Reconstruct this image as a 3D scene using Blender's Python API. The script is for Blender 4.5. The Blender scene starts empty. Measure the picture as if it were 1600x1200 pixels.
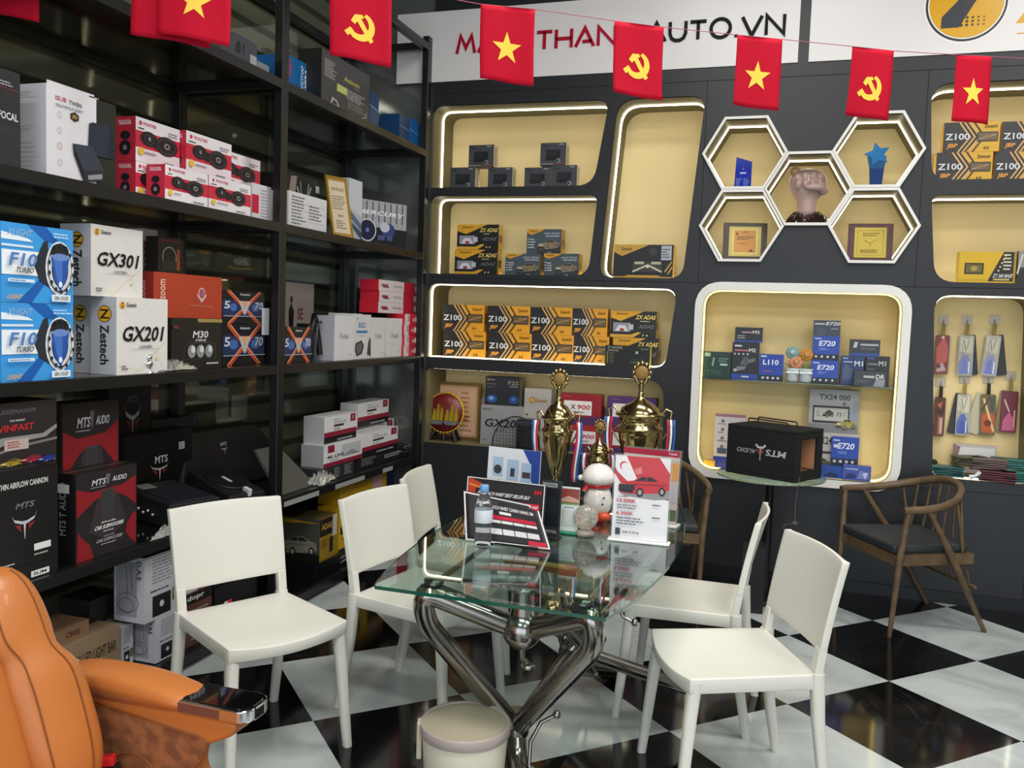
import bpy, bmesh, math, random
from mathutils import Vector, Matrix
import numpy as np
random.seed(7)
SC = bpy.context.scene
COL = SC.collection
PI = math.pi
# ---------------------------------------------------------------- camera
CF, CP, CR, CY, CH = 1362.07, -7.16649e-2, 3.47321616e-2, -3.09407e-1, 1.522
_fw = Vector((math.sin(CY)*math.cos(CP), math.cos(CY)*math.cos(CP), math.sin(CP)))
_r0 = Vector((math.cos(CY), -math.sin(CY), 0)); _u0 = _r0.cross(_fw)
_r = math.cos(CR)*_r0 + math.sin(CR)*_u0
_u = -math.sin(CR)*_r0 + math.cos(CR)*_u0
CO = Vector((0, 0, CH))
cam = bpy.data.objects.new('camera', bpy.data.cameras.new('camera'))
COL.objects.link(cam)
cam.data.sensor_width = 36; cam.data.lens = CF*36/1600; cam.data.clip_start = .05
cam.matrix_world = Matrix(((_r.x, _u.x, -_fw.x, 0), (_r.y, _u.y, -_fw.y, 0), (_r.z, _u.z, -_fw.z, CH), (0, 0, 0, 1)))
SC.camera = cam
# ---------------------------------------------------------------- exposure, world
SC.view_settings.view_transform = 'Standard'; SC.view_settings.look = 'None'
SC.view_settings.gamma = 1; SC.view_settings.use_curve_mapping = False
SC.view_settings.exposure = 0.0
W = bpy.data.worlds.new('daylight'); SC.world = W; W.use_nodes = True
bg = W.node_tree.nodes['Background']; bg.inputs[0].default_value = (.80, .90, 1, 1); bg.inputs[1].default_value = 3.0
# ceiling light panels of the shop (their glow comes from area lamps in the ceiling)
def area(x, y, z, sx, sy, e, col=(1, .98, .94), rot=(0, 0, 0)):
    l = bpy.data.lights.new('ceiling_lamp', 'AREA'); l.shape = 'RECTANGLE'; l.size = sx; l.size_y = sy; l.energy = e; l.color = col
    o = bpy.data.objects.new('ceiling_lamp', l); COL.objects.link(o); o.location = (x, y, z); o.rotation_euler = rot
    return o
LAMPS = [(-.3, .9, 75), (-.3, 3.3, 46), (2.0, 1.2, 75), (2.0, 3.6, 50), (-.6, -1.6, 75), (2.2, -1.6, 75)]
for x, y, e in LAMPS: area(x, y, 4.12, 1.5, .5, e)
# ---------------------------------------------------------------- pixel rays onto real planes of the room
def _ray(x, y): return _fw + _r*((x-800)/CF) - _u*((y-600)/CF)
def aY(x, y, Y): d = _ray(x, y); return CO + d*(Y/d.y)
def aX(x, y, X): d = _ray(x, y); return CO + d*(X/d.x)
def aZ(x, y, Z=0.): d = _ray(x, y); return CO + d*((Z-CH)/d.z)
# ---------------------------------------------------------------- materials
def lin(c): return c/12.92 if c <= .04045 else ((c+.055)/1.055)**2.4
def rgb(h):
    h = h.lstrip('#'); h = h if len(h) == 6 else ''.join(q*2 for q in h)
    return tuple(lin(int(h[i:i+2], 16)/255) for i in (0, 2, 4))
MC = {}
def mat(c, rough=.5, metal=0., spec=.5, trans=0., emit=0., alpha=1., ior=1.45, coat=0., name=None, bump=None, noise=None):
    k = (c, rough, metal, spec, trans, emit, alpha, ior, coat, bump, noise)
    if k in MC: return MC[k]
    m = bpy.data.materials.new(name or 'm'+c.lstrip('#')); m.use_nodes = True
    nt = m.node_tree; b = nt.nodes['Principled BSDF']; col = (*rgb(c), 1)
    b.inputs['Base Color'].default_value = col; b.inputs['Roughness'].default_value = rough
    b.inputs['Metallic'].default_value = metal; b.inputs['Specular IOR Level'].default_value = spec
    b.inputs['Transmission Weight'].default_value = trans; b.inputs['IOR'].default_value = ior
    b.inputs['Coat Weight'].default_value = coat; b.inputs['Alpha'].default_value = alpha
    if emit: b.inputs['Emission Color'].default_value = col; b.inputs['Emission Strength'].default_value = emit
    if bump or noise:
        tc = nt.nodes.new('ShaderNodeTexCoord'); n = nt.nodes.new('ShaderNodeTexNoise'); nt.links.new(tc.outputs['Object'], n.inputs['Vector'])
        sc, amt = bump or noise[:2]; n.inputs['Scale'].default_value = sc; n.inputs['Detail'].default_value = 4
        if bump:
            bp = nt.nodes.new('ShaderNodeBump'); bp.inputs['Strength'].default_value = amt; bp.inputs['Distance'].default_value = .004
            nt.links.new(n.outputs['Fac'], bp.inputs['Height']); nt.links.new(bp.outputs[0], b.inputs['Normal'])
        if noise:
            sc, lo, c2 = noise; n.inputs['Scale'].default_value = sc
            rp = nt.nodes.new('ShaderNodeValToRGB'); rp.color_ramp.elements[0].position = lo; rp.color_ramp.elements[1].position = min(1, lo+.18)
            rp.color_ramp.elements[0].color = col; rp.color_ramp.elements[1].color = (*rgb(c2), 1)
            nt.links.new(n.outputs['Fac'], rp.inputs[0]); nt.links.new(rp.outputs[0], b.inputs['Base Color'])
    MC[k] = m; return m
def pm(c): return mat(c, .38)            # printed card
# ---------------------------------------------------------------- mesh collector
def nrm(p): return Vector(p)
_TX = {}
def textgeo(s, bold=False):
    if (s, bold) in _TX: return _TX[(s, bold)]
    cu = bpy.data.curves.new('t', 'FONT'); cu.body = s; cu.size = 1; cu.resolution_u = 2; cu.fill_mode = 'FRONT'
    if bold: cu.offset = .022 if bold is True else .013
    o = bpy.data.objects.new('t', cu); COL.objects.link(o)
    me = o.to_mesh(); v = [(p.co.x, p.co.y) for p in me.vertices]; f = [tuple(p.vertices) for p in me.polygons]
    o.to_mesh_clear(); bpy.data.objects.remove(o); bpy.data.curves.remove(cu)
    if not v: v = [(0, 0), (1, 1)]
    x0 = min(p[0] for p in v); x1 = max(p[0] for p in v); y0 = min(p[1] for p in v); y1 = max(p[1] for p in v)
    if len(s) == 1 and s in '.,-_': y0, y1 = 0, .7
    g = ([((p[0]-x0)/max(1e-6, x1-x0), (p[1]-y0)/max(1e-6, y1-y0)) for p in v], f, (x1-x0)/max(1e-6, y1-y0))
    _TX[(s, bold)] = g; return g
class M:
    def __init__(s): s.v = []; s.f = []; s.m = []; s.mats = []; s.sm = []
    def mi(s, m):
        if m not in s.mats: s.mats.append(m)
        return s.mats.index(m)
    def add(s, vs, fs, m, smooth=False):
        n = len(s.v); s.v += [tuple(p) for p in vs]; i = s.mi(m)
        for f in fs: s.f.append(tuple(n+k for k in f)); s.m.append(i); s.sm.append(smooth)
    def box(s, a, b, m, fr=None):
        x0, y0, z0 = a; x1, y1, z1 = b
        vs = [(x0, y0, z0), (x1, y0, z0), (x1, y1, z0), (x0, y1, z0), (x0, y0, z1), (x1, y0, z1), (x1, y1, z1), (x0, y1, z1)]
        if fr: vs = [fr @ Vector(p) for p in vs]
        s.add(vs, [(0, 3, 2, 1), (4, 5, 6, 7), (0, 1, 5, 4), (1, 2, 6, 5), (2, 3, 7, 6), (3, 0, 4, 7)], m)
    def hexa(s, lo, hi, m, smooth=False):      # two loops of equal length joined, with caps
        n = len(lo); s.add(list(lo)+list(hi), [tuple(range(n))[::-1], tuple(range(n, 2*n))]+[(i, (i+1) % n, n+(i+1) % n, n+i) for i in range(n)], m, smooth)
    def loft(s, loops, m, cap=True, closed=True, smooth=True):
        n = len(loops[0]); vs = [p for l in loops for p in l]; fs = []
        for k in range(len(loops)-1):
            for i in range(n if closed else n-1):
                j = (i+1) % n; fs.append((k*n+i, k*n+j, (k+1)*n+j, (k+1)*n+i))
        s.add(vs, fs, m, smooth)
        if cap: s.add(loops[0], [tuple(range(n))[::-1]], m); s.add(loops[-1], [tuple(range(n))], m)
    def lathe(s, prof, m, n=28, c=(0, 0, 0), fr=None, cap=True, sx=1, sy=1):
        loops = []
        for r, z in prof:
            l = [Vector((c[0]+r*sx*math.cos(2*PI*i/n), c[1]+r*sy*math.sin(2*PI*i/n), c[2]+z)) for i in range(n)]
            if fr: l = [fr @ p for p in l]
            loops.append(l)
        s.loft(loops, m, cap)
    def tube(s, pts, r, m, n=10, cap=True, closed=False, flat=1.):
        pts = [Vector(p) for p in pts]; rs = r if isinstance(r, (list, tuple)) else [r]*len(pts)
        loops = []; prev = None
        for i, p in enumerate(pts):
            if closed: t = (pts[(i+1) % len(pts)]-pts[i-1])
            else: t = (pts[min(i+1, len(pts)-1)]-pts[max(i-1, 0)])
            t.normalize()
            if prev is None:
                a = Vector((0, 0, 1)) if abs(t.z) < .9 else Vector((1, 0, 0)); x = t.cross(a).normalized()
            else:
                x = prev - t*prev.dot(t); x.normalize()
            prev = x; y = t.cross(x)
            loops.append([p + x*(rs[i]*math.cos(2*PI*k/n)) + y*(rs[i]*flat*math.sin(2*PI*k/n)) for k in range(n)])
        if closed: loops.append(loops[0]); cap = False
        s.loft(loops, m, cap)
    def ball(s, c, r, m, n=20, sc=(1, 1, 1), e=1.):
        loops = []; k = max(6, n//2)
        def sp(a): return math.copysign(abs(a)**e, a)
        for i in range(1, k):
            t = PI*i/k; loops.append([(c[0]+r*sc[0]*sp(math.sin(t))*sp(math.cos(2*PI*j/n)), c[1]+r*sc[1]*sp(math.sin(t))*sp(math.sin(2*PI*j/n)), c[2]-r*sc[2]*sp(math.cos(t))) for j in range(n)])
        nn = len(s.v); s.loft(loops, m, False)
        b = (c[0], c[1], c[2]-r*sc[2]); t = (c[0], c[1], c[2]+r*sc[2])
        s.add(loops[0]+[b], [((i+1) % n, i, n) for i in range(n)], m, True); s.add(loops[-1]+[t], [(i, (i+1) % n, n) for i in range(n)], m, True)
    def grid(s, fn, nu, nv, m, smooth=True, both=False):
        vs = [fn(i/nu, j/nv) for j in range(nv+1) for i in range(nu+1)]
        s.add(vs, [(j*(nu+1)+i, j*(nu+1)+i+1, (j+1)*(nu+1)+i+1, (j+1)*(nu+1)+i) for j in range(nv) for i in range(nu)], m, smooth)
    def slab(s, fn, gn, nu, nv, m, smooth=True):     # closed sheet between surfaces fn and gn
        a = [fn(i/nu, j/nv) for j in range(nv+1) for i in range(nu+1)]; b = [gn(i/nu, j/nv) for j in range(nv+1) for i in range(nu+1)]
        N = len(a); q = lambda i, j: j*(nu+1)+i
        f = [(q(i, j), q(i+1, j), q(i+1, j+1), q(i, j+1)) for j in range(nv) for i in range(nu)]
        f += [tuple(N+k for k in t[::-1]) for t in f]
        for i in range(nu): f += [(q(i+1, 0), q(i, 0), N+q(i, 0), N+q(i+1, 0)), (q(i, nv), q(i+1, nv), N+q(i+1, nv), N+q(i, nv))]
        for j in range(nv): f += [(q(0, j), q(0, j+1), N+q(0, j+1), N+q(0, j)), (q(nu, j+1), q(nu, j), N+q(nu, j), N+q(nu, j+1))]
        s.add(a+b, f, m, smooth)
    # flat print on a face frame (o, u, v, n) with sizes (w, h)
    def art(s, fr, w, h, ops, lay=.0004, base=0):
        o, u, v, n = fr
        P = lambda x, y, k: o + u*(x*w) + v*(y*h) + n*(lay*k)
        for k, op in enumerate(ops):
            k += 1+base; t = op[0]
            if t == 'r': _, x0, y0, x1, y1, c = op; pts = [(x0, y0), (x1, y0), (x1, y1), (x0, y1)]; s.add([P(x, y, k) for x, y in pts], [(0, 1, 2, 3)], pm(c))
            elif t == 'p': s.add([P(x, y, k) for x, y in op[1]], [tuple(range(len(op[1])))], pm(op[2]))
            elif t == 'e':
                _, cx, cy, rx, ry, c = op[:6]; N = 20
                s.add([P(cx+rx*h/w*math.cos(2*PI*i/N), cy+ry*math.sin(2*PI*i/N), k) for i in range(N)], [tuple(range(N))], op[6] if len(op) > 6 else pm(c))
            elif t == 'o':      # ring
                _, cx, cy, rx, ry, wd, c = op; N = 24; vs = []
                for q in (0, wd): vs += [P(cx+(rx-q)*h/w*math.cos(2*PI*i/N), cy+(ry-q)*math.sin(2*PI*i/N), k) for i in range(N)]
                s.add(vs, [(i, (i+1) % N, N+(i+1) % N, N+i) for i in range(N)], pm(c))
            elif t == 'l':
                _, x0, y0, x1, y1, wd, c = op; dx, dy = (x1-x0)*w, (y1-y0)*h; L = math.hypot(dx, dy) or 1; ax, ay = -dy/L*wd*h/2/w, dx/L*wd/2
                s.add([P(x0+ax, y0+ay, k), P(x1+ax, y1+ay, k), P(x1-ax, y1-ay, k), P(x0-ax, y0-ay, k)], [(3, 2, 1, 0)], pm(c))
            elif t == 'tl':     # block of small text lines
                _, x0, y0, x1, y1, nl, c = op; vs = []; fs = []
                for i in range(nl):
                    yb = y0+(y1-y0)*(i+.25)/nl; yt = y0+(y1-y0)*(i+.7)/nl; x = x0; xe = x0+(x1-x0)*random.uniform(.6, 1)
                    while x < xe:
                        x2 = min(xe, x+(x1-x0)*random.uniform(.08, .25)); a = len(vs); vs += [P(x, yb, k), P(x2, yb, k), P(x2, yt, k), P(x, yt, k)]; fs.append((a, a+1, a+2, a+3)); x = x2+(x1-x0)*.03
                s.add(vs, fs, pm(c))
            elif t == 't':
                _, st, x0, y0, x1, y1, c = op[:7]; rot = op[7] if len(op) > 7 else 0; sh = op[8] if len(op) > 8 else 0; bold = op[9] if len(op) > 9 else True
                g, fs, _a = textgeo(st, bold); vs = []
                for a, b in g:
                    a2 = a+sh*b*.2*(1-a*0)
                    if rot == 0: X, Y = a2, b
                    elif rot == 90: X, Y = 1-b, a
                    elif rot == -90: X, Y = b, 1-a
                    else: X, Y = 1-a, 1-b
                    vs.append(P(x0+(x1-x0)*X, y0+(y1-y0)*Y, k))
                s.add(vs, fs, pm(c))
    def obj(s, name, parent=None, loc=None, rot=None, bevel=0, seg=2, sub=0, kind=None):
        me = bpy.data.meshes.new(name); me.from_pydata(s.v, [], s.f)
        for m in s.mats: me.materials.append(m)
        me.polygons.foreach_set('material_index', s.m); me.polygons.foreach_set('use_smooth', s.sm); me.update()
        o = bpy.data.objects.new(name, me); COL.objects.link(o)
        if parent: o.parent = parent
        if loc is not None: o.location = loc
        if rot is not None: o.rotation_euler = rot
        if bevel:
            b = o.modifiers.new('b', 'BEVEL'); b.width = bevel; b.segments = seg; b.limit_method = 'ANGLE'; b.angle_limit = .7; b.harden_normals = False
        if sub: q = o.modifiers.new('s', 'SUBSURF'); q.levels = sub; q.render_levels = sub
        if kind: o['kind'] = kind
        return o
def empty(name, loc=(0, 0, 0), rz=0.):
    o = bpy.data.objects.new(name, None); COL.objects.link(o); o.location = loc; o.rotation_euler = (0, 0, rz); o.empty_display_size = .05
    return o
def tag(o, label, cat, group=None):
    o['label'] = label; o['category'] = cat
    if group: o['group'] = group
    return o
def part(mm, name, parent, **k): return mm.obj(name, parent, **k)
def weld(o, d=1e-5):
    bm = bmesh.new(); bm.from_mesh(o.data); bmesh.ops.remove_doubles(bm, verts=bm.verts, dist=d); bmesh.ops.recalc_face_normals(bm, faces=bm.faces); bm.to_mesh(o.data); bm.free(); return o
def rpoly(pts, rad, seg=6):
    out = []; n = len(pts)
    rs = rad if isinstance(rad, (list, tuple)) else [rad]*n
    for i in range(n):
        p = Vector(pts[i]); a = Vector(pts[i-1])-p; b = Vector(pts[(i+1) % n])-p; r = min(rs[i], a.length*.48, b.length*.48)
        if r <= 0: out.append(tuple(p)); continue
        A = p+a.normalized()*r; B = p+b.normalized()*r
        for k in range(seg+1):
            t = k/seg; q = A*(1-t)**2+p*2*t*(1-t)+B*t*t; out.append(tuple(q))
    return out
def inset(pts, d):      # pts counter-clockwise -> inward
    n = len(pts); out = []
    for i in range(n):
        a = Vector(pts[i-1]); p = Vector(pts[i]); b = Vector(pts[(i+1) % n])
        e1 = (p-a); e2 = (b-p)
        if e1.length < 1e-9: e1 = e2
        if e2.length < 1e-9: e2 = e1
        e1.normalize(); e2.normalize(); n1 = Vector((-e1.y, e1.x)); n2 = Vector((-e2.y, e2.x)); q = (n1+n2)
        q.normalize(); c = max(.5, q.dot(n1)); out.append(tuple(p+q*(d/c)))
    return out
def ccw(pts):
    a = sum(pts[i-1][0]*pts[i][1]-pts[i][0]*pts[i-1][1] for i in range(len(pts)))
    return list(pts) if a > 0 else list(pts)[::-1]
# ---------------------------------------------------------------- the room
YB, XS = 5.43, -2.362
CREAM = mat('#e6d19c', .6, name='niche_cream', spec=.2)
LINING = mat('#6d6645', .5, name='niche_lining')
BLACKP = mat('#27282b', .38, name='black_panel', spec=.4)
LED = mat('#fff4d8', emit=7.5, name='led_strip')
BMET = mat('#141516', .3, name='black_metal', spec=.6)
WHITEF = mat('#e8e5de', .35, name='white_frame')
def floor():
    m = bpy.data.materials.new('checker_tiles'); m.use_nodes = True; nt = m.node_tree; b = nt.nodes['Principled BSDF']; N = nt.nodes.new; L = nt.links.new
    tc = N('ShaderNodeTexCoord'); mp = N('ShaderNodeMapping'); L(tc.outputs['Object'], mp.inputs[0])
    # tile lattice: 0.6 m tiles turned 45 degrees to the walls
    mp.vector_type = 'POINT'
    ck = N('ShaderNodeTexChecker'); ck.inputs['Scale'].default_value = 1/.6
    s, a, ox, oy = .6, PI/4, -1.2119, 1.5367
    # rotate by -45 about origin after shifting the lattice corner to the origin
    mp.inputs['Rotation'].default_value = (0, 0, -a)
    X = -(ox*math.cos(-a)-oy*math.sin(-a)); Y = -(ox*math.sin(-a)+oy*math.cos(-a))
    mp.inputs['Location'].default_value = (X, Y, .3)
    L(mp.outputs[0], ck.inputs[0])
    nz = N('ShaderNodeTexNoise'); nz.inputs['Scale'].default_value = 2.5; nz.inputs['Detail'].default_value = 6; nz.inputs['Distortion'].default_value = 1.5; L(tc.outputs['Object'], nz.inputs['Vector'])
    r1 = N('ShaderNodeValToRGB'); r1.color_ramp.elements[0].color = (*rgb('#a6adac'), 1); r1.color_ramp.elements[1].color = (*rgb('#c0c7c5'), 1); r1.color_ramp.elements[0].position = .35; r1.color_ramp.elements[1].position = .6
    L(nz.outputs['Fac'], r1.inputs[0])
    # thin pale veins in the black tiles
    wv = N('ShaderNodeTexNoise'); wv.inputs['Scale'].default_value = 1.3; wv.inputs['Detail'].default_value = 5; wv.inputs['Distortion'].default_value = 2; L(tc.outputs['Object'], wv.inputs['Vector'])
    r2 = N('ShaderNodeValToRGB'); e = r2.color_ramp.elements; e[0].position = .497; e[0].color = (*rgb('#0d0e10'), 1); e[1].position = .5; e[1].color = (*rgb('#24252a'), 1); q = e.new(.503); q.color = (*rgb('#0d0e10'), 1)
    L(wv.outputs['Fac'], r2.inputs[0])
    L(r1.outputs[0], ck.inputs['Color1']); L(r2.outputs[0], ck.inputs['Color2'])
    L(ck.outputs['Color'], b.inputs['Base Color']); b.inputs['Roughness'].default_value = .09; b.inputs['Specular IOR Level'].default_value = .5
    g = M(); g.box((-3.3, -4, -.1), (5, 5.9, 0), m); return g.obj('floor', kind='structure')
floor()
g = M(); g.box((-3.3, -4, 4.2), (5, 5.9, 4.3), mat('#8d8b86', .8)); g.obj('ceiling', kind='structure')
g = M(); g.box((-3.12, -4, 0), (-3.0, 5.9, 4.2), mat('#6e7059', .04, metal=.3, spec=.9, name='tinted_mirror')); g.obj('wall_left', kind='structure')
tm = bpy.data.materials['tinted_mirror']; nt = tm.node_tree; tc = nt.nodes.new('ShaderNodeTexCoord'); wv = nt.nodes.new('ShaderNodeTexWave'); wv.bands_direction = 'Z'; wv.inputs['Scale'].default_value = 2.2; wv.inputs['Distortion'].default_value = .4
rp = nt.nodes.new('ShaderNodeValToRGB'); rp.color_ramp.elements[0].color = (*rgb('#4a4c3c'), 1); rp.color_ramp.elements[1].color = (*rgb('#7d7f68'), 1); rp.color_ramp.elements[0].position = .1; rp.color_ramp.elements[1].position = .3
nt.links.new(tc.outputs['Object'], wv.inputs['Vector']); nt.links.new(wv.outputs['Fac'], rp.inputs[0]); nt.links.new(rp.outputs[0], nt.nodes['Principled BSDF'].inputs['Base Color'])
g = M(); g.box((5, -4, 0), (5.1, 5.9, 4.2), mat('#8a8780', .7)); g.obj('wall_right', kind='structure')
# shop front behind the viewpoint: piers, lintel and mullions, open to daylight
g = M()
for x0, x1 in ((-3.3, -2.6), (.9, 1.1), (4.6, 5)): g.box((x0, -4.2, 0), (x1, -4, 4.2), mat('#55565a', .6))
g.box((-3.3, -4.2, 3.2), (5, -4, 4.2), mat('#55565a', .6))
g.obj('wall_front', kind='structure')
g = M()
for x in (-1.0, 2.6): g.box((x-.04, -4.12, 0), (x+.04, -4.06, 3.2), BMET)
g.box((-2.6, -4.12, 2.3), (4.6, -4.06, 2.36), BMET); g.obj('window_1', kind='structure')
# ---- back wall outlines (x, z) on plane Y = YB
NI = {
 'r1': (ccw([(-2.352, 2.391), (-1.245, 2.391), (-1.165, 2.918), (-2.352, 2.926)]), [.0, .11, .09, .07]),
 'r2': (ccw([(-2.352, 1.825), (-1.255, 1.825), (-1.215, 2.333), (-2.352, 2.338)]), [.0, .1, .06, .06]),
 'r5': (ccw([(-1.19, 1.82), (-.665, 1.82), (-.578, 2.915), (-1.115, 2.915)]), [.09, .09, .09, .12]),
 'r3': (ccw([(-2.352, 1.264), (-.745, 1.264), (-.69, 1.757), (-2.352, 1.757)]), [.0, .08, .09, .06]),
 'r4': (ccw([(-2.352, .682), (-.74, .682), (-.745, 1.188), (-2.352, 1.188)]), [.0, .04, .12, .03]),
 'cab': (ccw([(-.525, .66), (.58, .66), (.585, 1.755), (-.53, 1.755)]), .11),
 'R1': (ccw([(.69, 2.395), (1.8, 2.395), (1.8, 2.924), (.655, 2.924)]), [.09, .09, .09, .12]),
 'R2': (ccw([(.74, 1.827), (1.8, 1.827), (1.8, 2.312), (.695, 2.312)]), [.11, .09, .09, .06]),
 'R3': (ccw([(.80, .715), (1.31, .715), (1.275, 1.755), (.745, 1.755)]), [.05, .05, .1, .1]),
}
HX = {'hTL': (-.333, 2.565), 'hTR': (.402, 2.565), 'hM': (.034, 2.352), 'hBL': (-.331, 2.138), 'hBR': (.402, 2.138)}
def hexpts(c, rx=.248, rz=.213): return [(c[0]+x*rx, c[1]+z*rz) for x, z in ((1, 0), (.5, 1), (-.5, 1), (-1, 0), (-.5, -1), (.5, -1))]
outl = {k: ccw(rpoly(p, r)) for k, (p, r) in NI.items()}
for k, c in HX.items(): outl[k] = ccw(hexpts(c, .229, .197))
def fill2d(outer, holes):
    cu = bpy.data.curves.new('f', 'CURVE'); cu.dimensions = '2D'; cu.fill_mode = 'FRONT'
    for pts in [outer]+holes:
        sp = cu.splines.new('POLY'); sp.points.add(len(pts)-1)
        for i, p in enumerate(pts): sp.points[i].co = (p[0], p[1], 0, 1)
        sp.use_cyclic_u = True
    o = bpy.data.objects.new('f', cu); COL.objects.link(o); me = o.to_mesh()
    v = [(p.co.x, p.co.y) for p in me.vertices]; f = [tuple(p.vertices) for p in me.polygons]
    o.to_mesh_clear(); bpy.data.objects.remove(o); bpy.data.curves.remove(cu); return v, f
v, f = fill2d([(-2.352, 0), (5, 0), (5, 4.2), (-2.352, 4.2)], [outl[k] for k in outl])
g = M(); g.add([(x, YB, z) for x, z in v], f, BLACKP); g.add([(x, YB+.02, z) for x, z in v], [t[::-1] for t in f], BLACKP)
g.box((-3.0, YB+.46, 0), (5, YB+.5, 4.2), BLACKP)                       # carcass behind the niches
for x, z0, z1 in ((-.57, 1.8, 3.0), (.641, 1.8, 3.0), (-.06, 0, .60), (-.9, 0, .66), (1.3, 0, .66)): g.box((x-.0015, YB-.0015, z0), (x+.0015, YB, z1), mat('#08090a', .8))
for x0, x1, z in ((-2.35, 5, 3.0), (-2.35, 5, 1.797), (-2.35, 5, .655)): g.box((x0, YB-.0015, z-.0015), (x1, YB, z+.0015), mat('#08090a', .8))
bw = g.obj('wall_back', kind='structure')
g = M(); g.box((-3.0, YB+.03, 0), (-2.354, YB+.05, 4.2), mat('#767a76', .06, metal=.4, spec=.8, name='tinted_mirror_end')); g.obj('trim_1', kind='structure')
g = M(); g.box((-2.3, YB-.012, 0), (5, YB-.0005, .07), mat('#0c0d0f', .35)); g.obj('baseboard_back', kind='structure')
def loop3(pts, y): return [Vector((x, y, z)) for x, z in pts]
def niche(key, name, label, depth=.37, led=.17, ringw=0, lining=LINING, prot=.03, back=CREAM, cat='niche', group=None, ledmat=LED):
    pts = outl[key]; cx = sum(p[0] for p in pts)/len(pts); z0 = min(p[1] for p in pts); o = Vector((cx, YB, z0))
    root = empty(name, o); tag(root, label, cat, group)
    def S(mm, nm, **k): ob = mm.obj(nm, root, **k); ob.location = -o; return ob
    n = len(pts); outp = inset(pts, -.012); yf = YB+.021 if not ringw else YB-prot+.001
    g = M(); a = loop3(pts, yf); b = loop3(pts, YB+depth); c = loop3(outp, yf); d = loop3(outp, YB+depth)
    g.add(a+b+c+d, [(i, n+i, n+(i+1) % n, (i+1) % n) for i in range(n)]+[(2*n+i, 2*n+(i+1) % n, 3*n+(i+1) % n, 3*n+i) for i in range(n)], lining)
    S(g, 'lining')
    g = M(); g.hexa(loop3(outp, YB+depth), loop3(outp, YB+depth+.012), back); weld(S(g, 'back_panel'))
    if led == 'top':
        g = M(); zt = max(p[1] for p in pts); g.box((min(p[0] for p in pts)+.05, YB+.024, zt-.0016), (max(p[0] for p in pts)-.14, YB+.046, zt-.0004), mat('#fff4d8', emit=14, name='led_strip_top')); S(g, 'light_strip'); led = 0
    if led:
        g = M(); i1 = inset(pts, .0015); i2 = inset(pts, .007)
        w = .011 if ringw else .015; A = loop3(i2, YB+led); B = loop3(i2, YB+led+w); A2 = loop3(i1, YB+led); B2 = loop3(i1, YB+led+w); V = A+B+B2+A2
        g.add(V, [(i, n+i, n+(i+1) % n, (i+1) % n) for i in range(n)]+[(3*n+i, i, (i+1) % n, 3*n+(i+1) % n) for i in range(n)]+[(n+i, 2*n+i, 2*n+(i+1) % n, n+(i+1) % n) for i in range(n)], ledmat)
        S(g, 'light_strip')
    if ringw:
        g = M(); inn = pts; out = inset(pts, -ringw) if ringw != 'hex' else None
        y0 = YB-prot; y1 = YB-.0005
        A = loop3(inn, y0); B = loop3(out, y0); C_ = loop3(out, y1); D = loop3(inn, y1); V = A+B+C_+D
        F = []
        for i in range(n):
            j = (i+1) % n; F += [(i, j, n+j, n+i), (n+i, n+j, 2*n+j, 2*n+i), (2*n+i, 2*n+j, 3*n+j, 3*n+i), (3*n+i, 3*n+j, j, i)]
        g.add(V, F, WHITEF); weld(S(g, 'frame'))
    return root
niche('r1', 'display_niche', 'lit rounded wall niche at top left holding six small dark grey boxes')
niche('r2', 'display_niche', 'lit rounded wall niche in second row holding stacked black and yellow car camera boxes')
niche('r3', 'display_niche', 'wide lit wall niche filled with two rows of orange and black striped boxes', led=.06)
niche('r4', 'display_niche', 'lowest wall niche behind the trophies holding a plate, frame and red boxes', led='top')
niche('r5', 'display_niche', 'tall narrow slanted wall niche with one long black and yellow box at its foot')
niche('R1', 'display_niche', 'lit wall niche at top right with four yellow and black striped boxes')
niche('R2', 'display_niche', 'pale wall niche at right holding long yellow boxes')
niche('R3', 'display_niche', 'rounded wall niche at far right with hanging patterned cases', led=.06)
for k, t in (('hTL', 'upper left hexagonal wall shelf holding a slim blue award'), ('hTR', 'upper right hexagonal wall shelf holding a blue star trophy'), ('hM', 'centre hexagonal wall shelf holding a translucent fist sculpture'), ('hBL', 'lower left hexagonal wall shelf holding a gold framed plaque'), ('hBR', 'lower right hexagonal wall shelf holding a square gold plaque')):
    niche(k, 'hexagonal_shelf', t, depth=.37, led=.17, ringw=.0155, cat='wall shelf', group='honeycomb of white hexagonal shelves')
CABLED = mat('#ffe98a', emit=4.5, name='led_strip_warm')
cabr = niche('cab', 'display_cabinet', 'large white framed lit wall cabinet with a glass shelf of blue and black boxes', depth=.24, led=.03, ringw=.048, lining=mat('#dccf9f', .5), cat='cabinet', ledmat=CABLED)
ZG = aY(1097, 590, YB+.02).z
g = M(); g.box((-.528, YB+.01, ZG-.008), (.582, YB+.235, ZG), mat('#9fb4a6', .05, trans=.9, ior=1.45, name='shelf_glass')); sh = g.obj('glass_shelf', cabr); sh.location = -cabr.location
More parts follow.
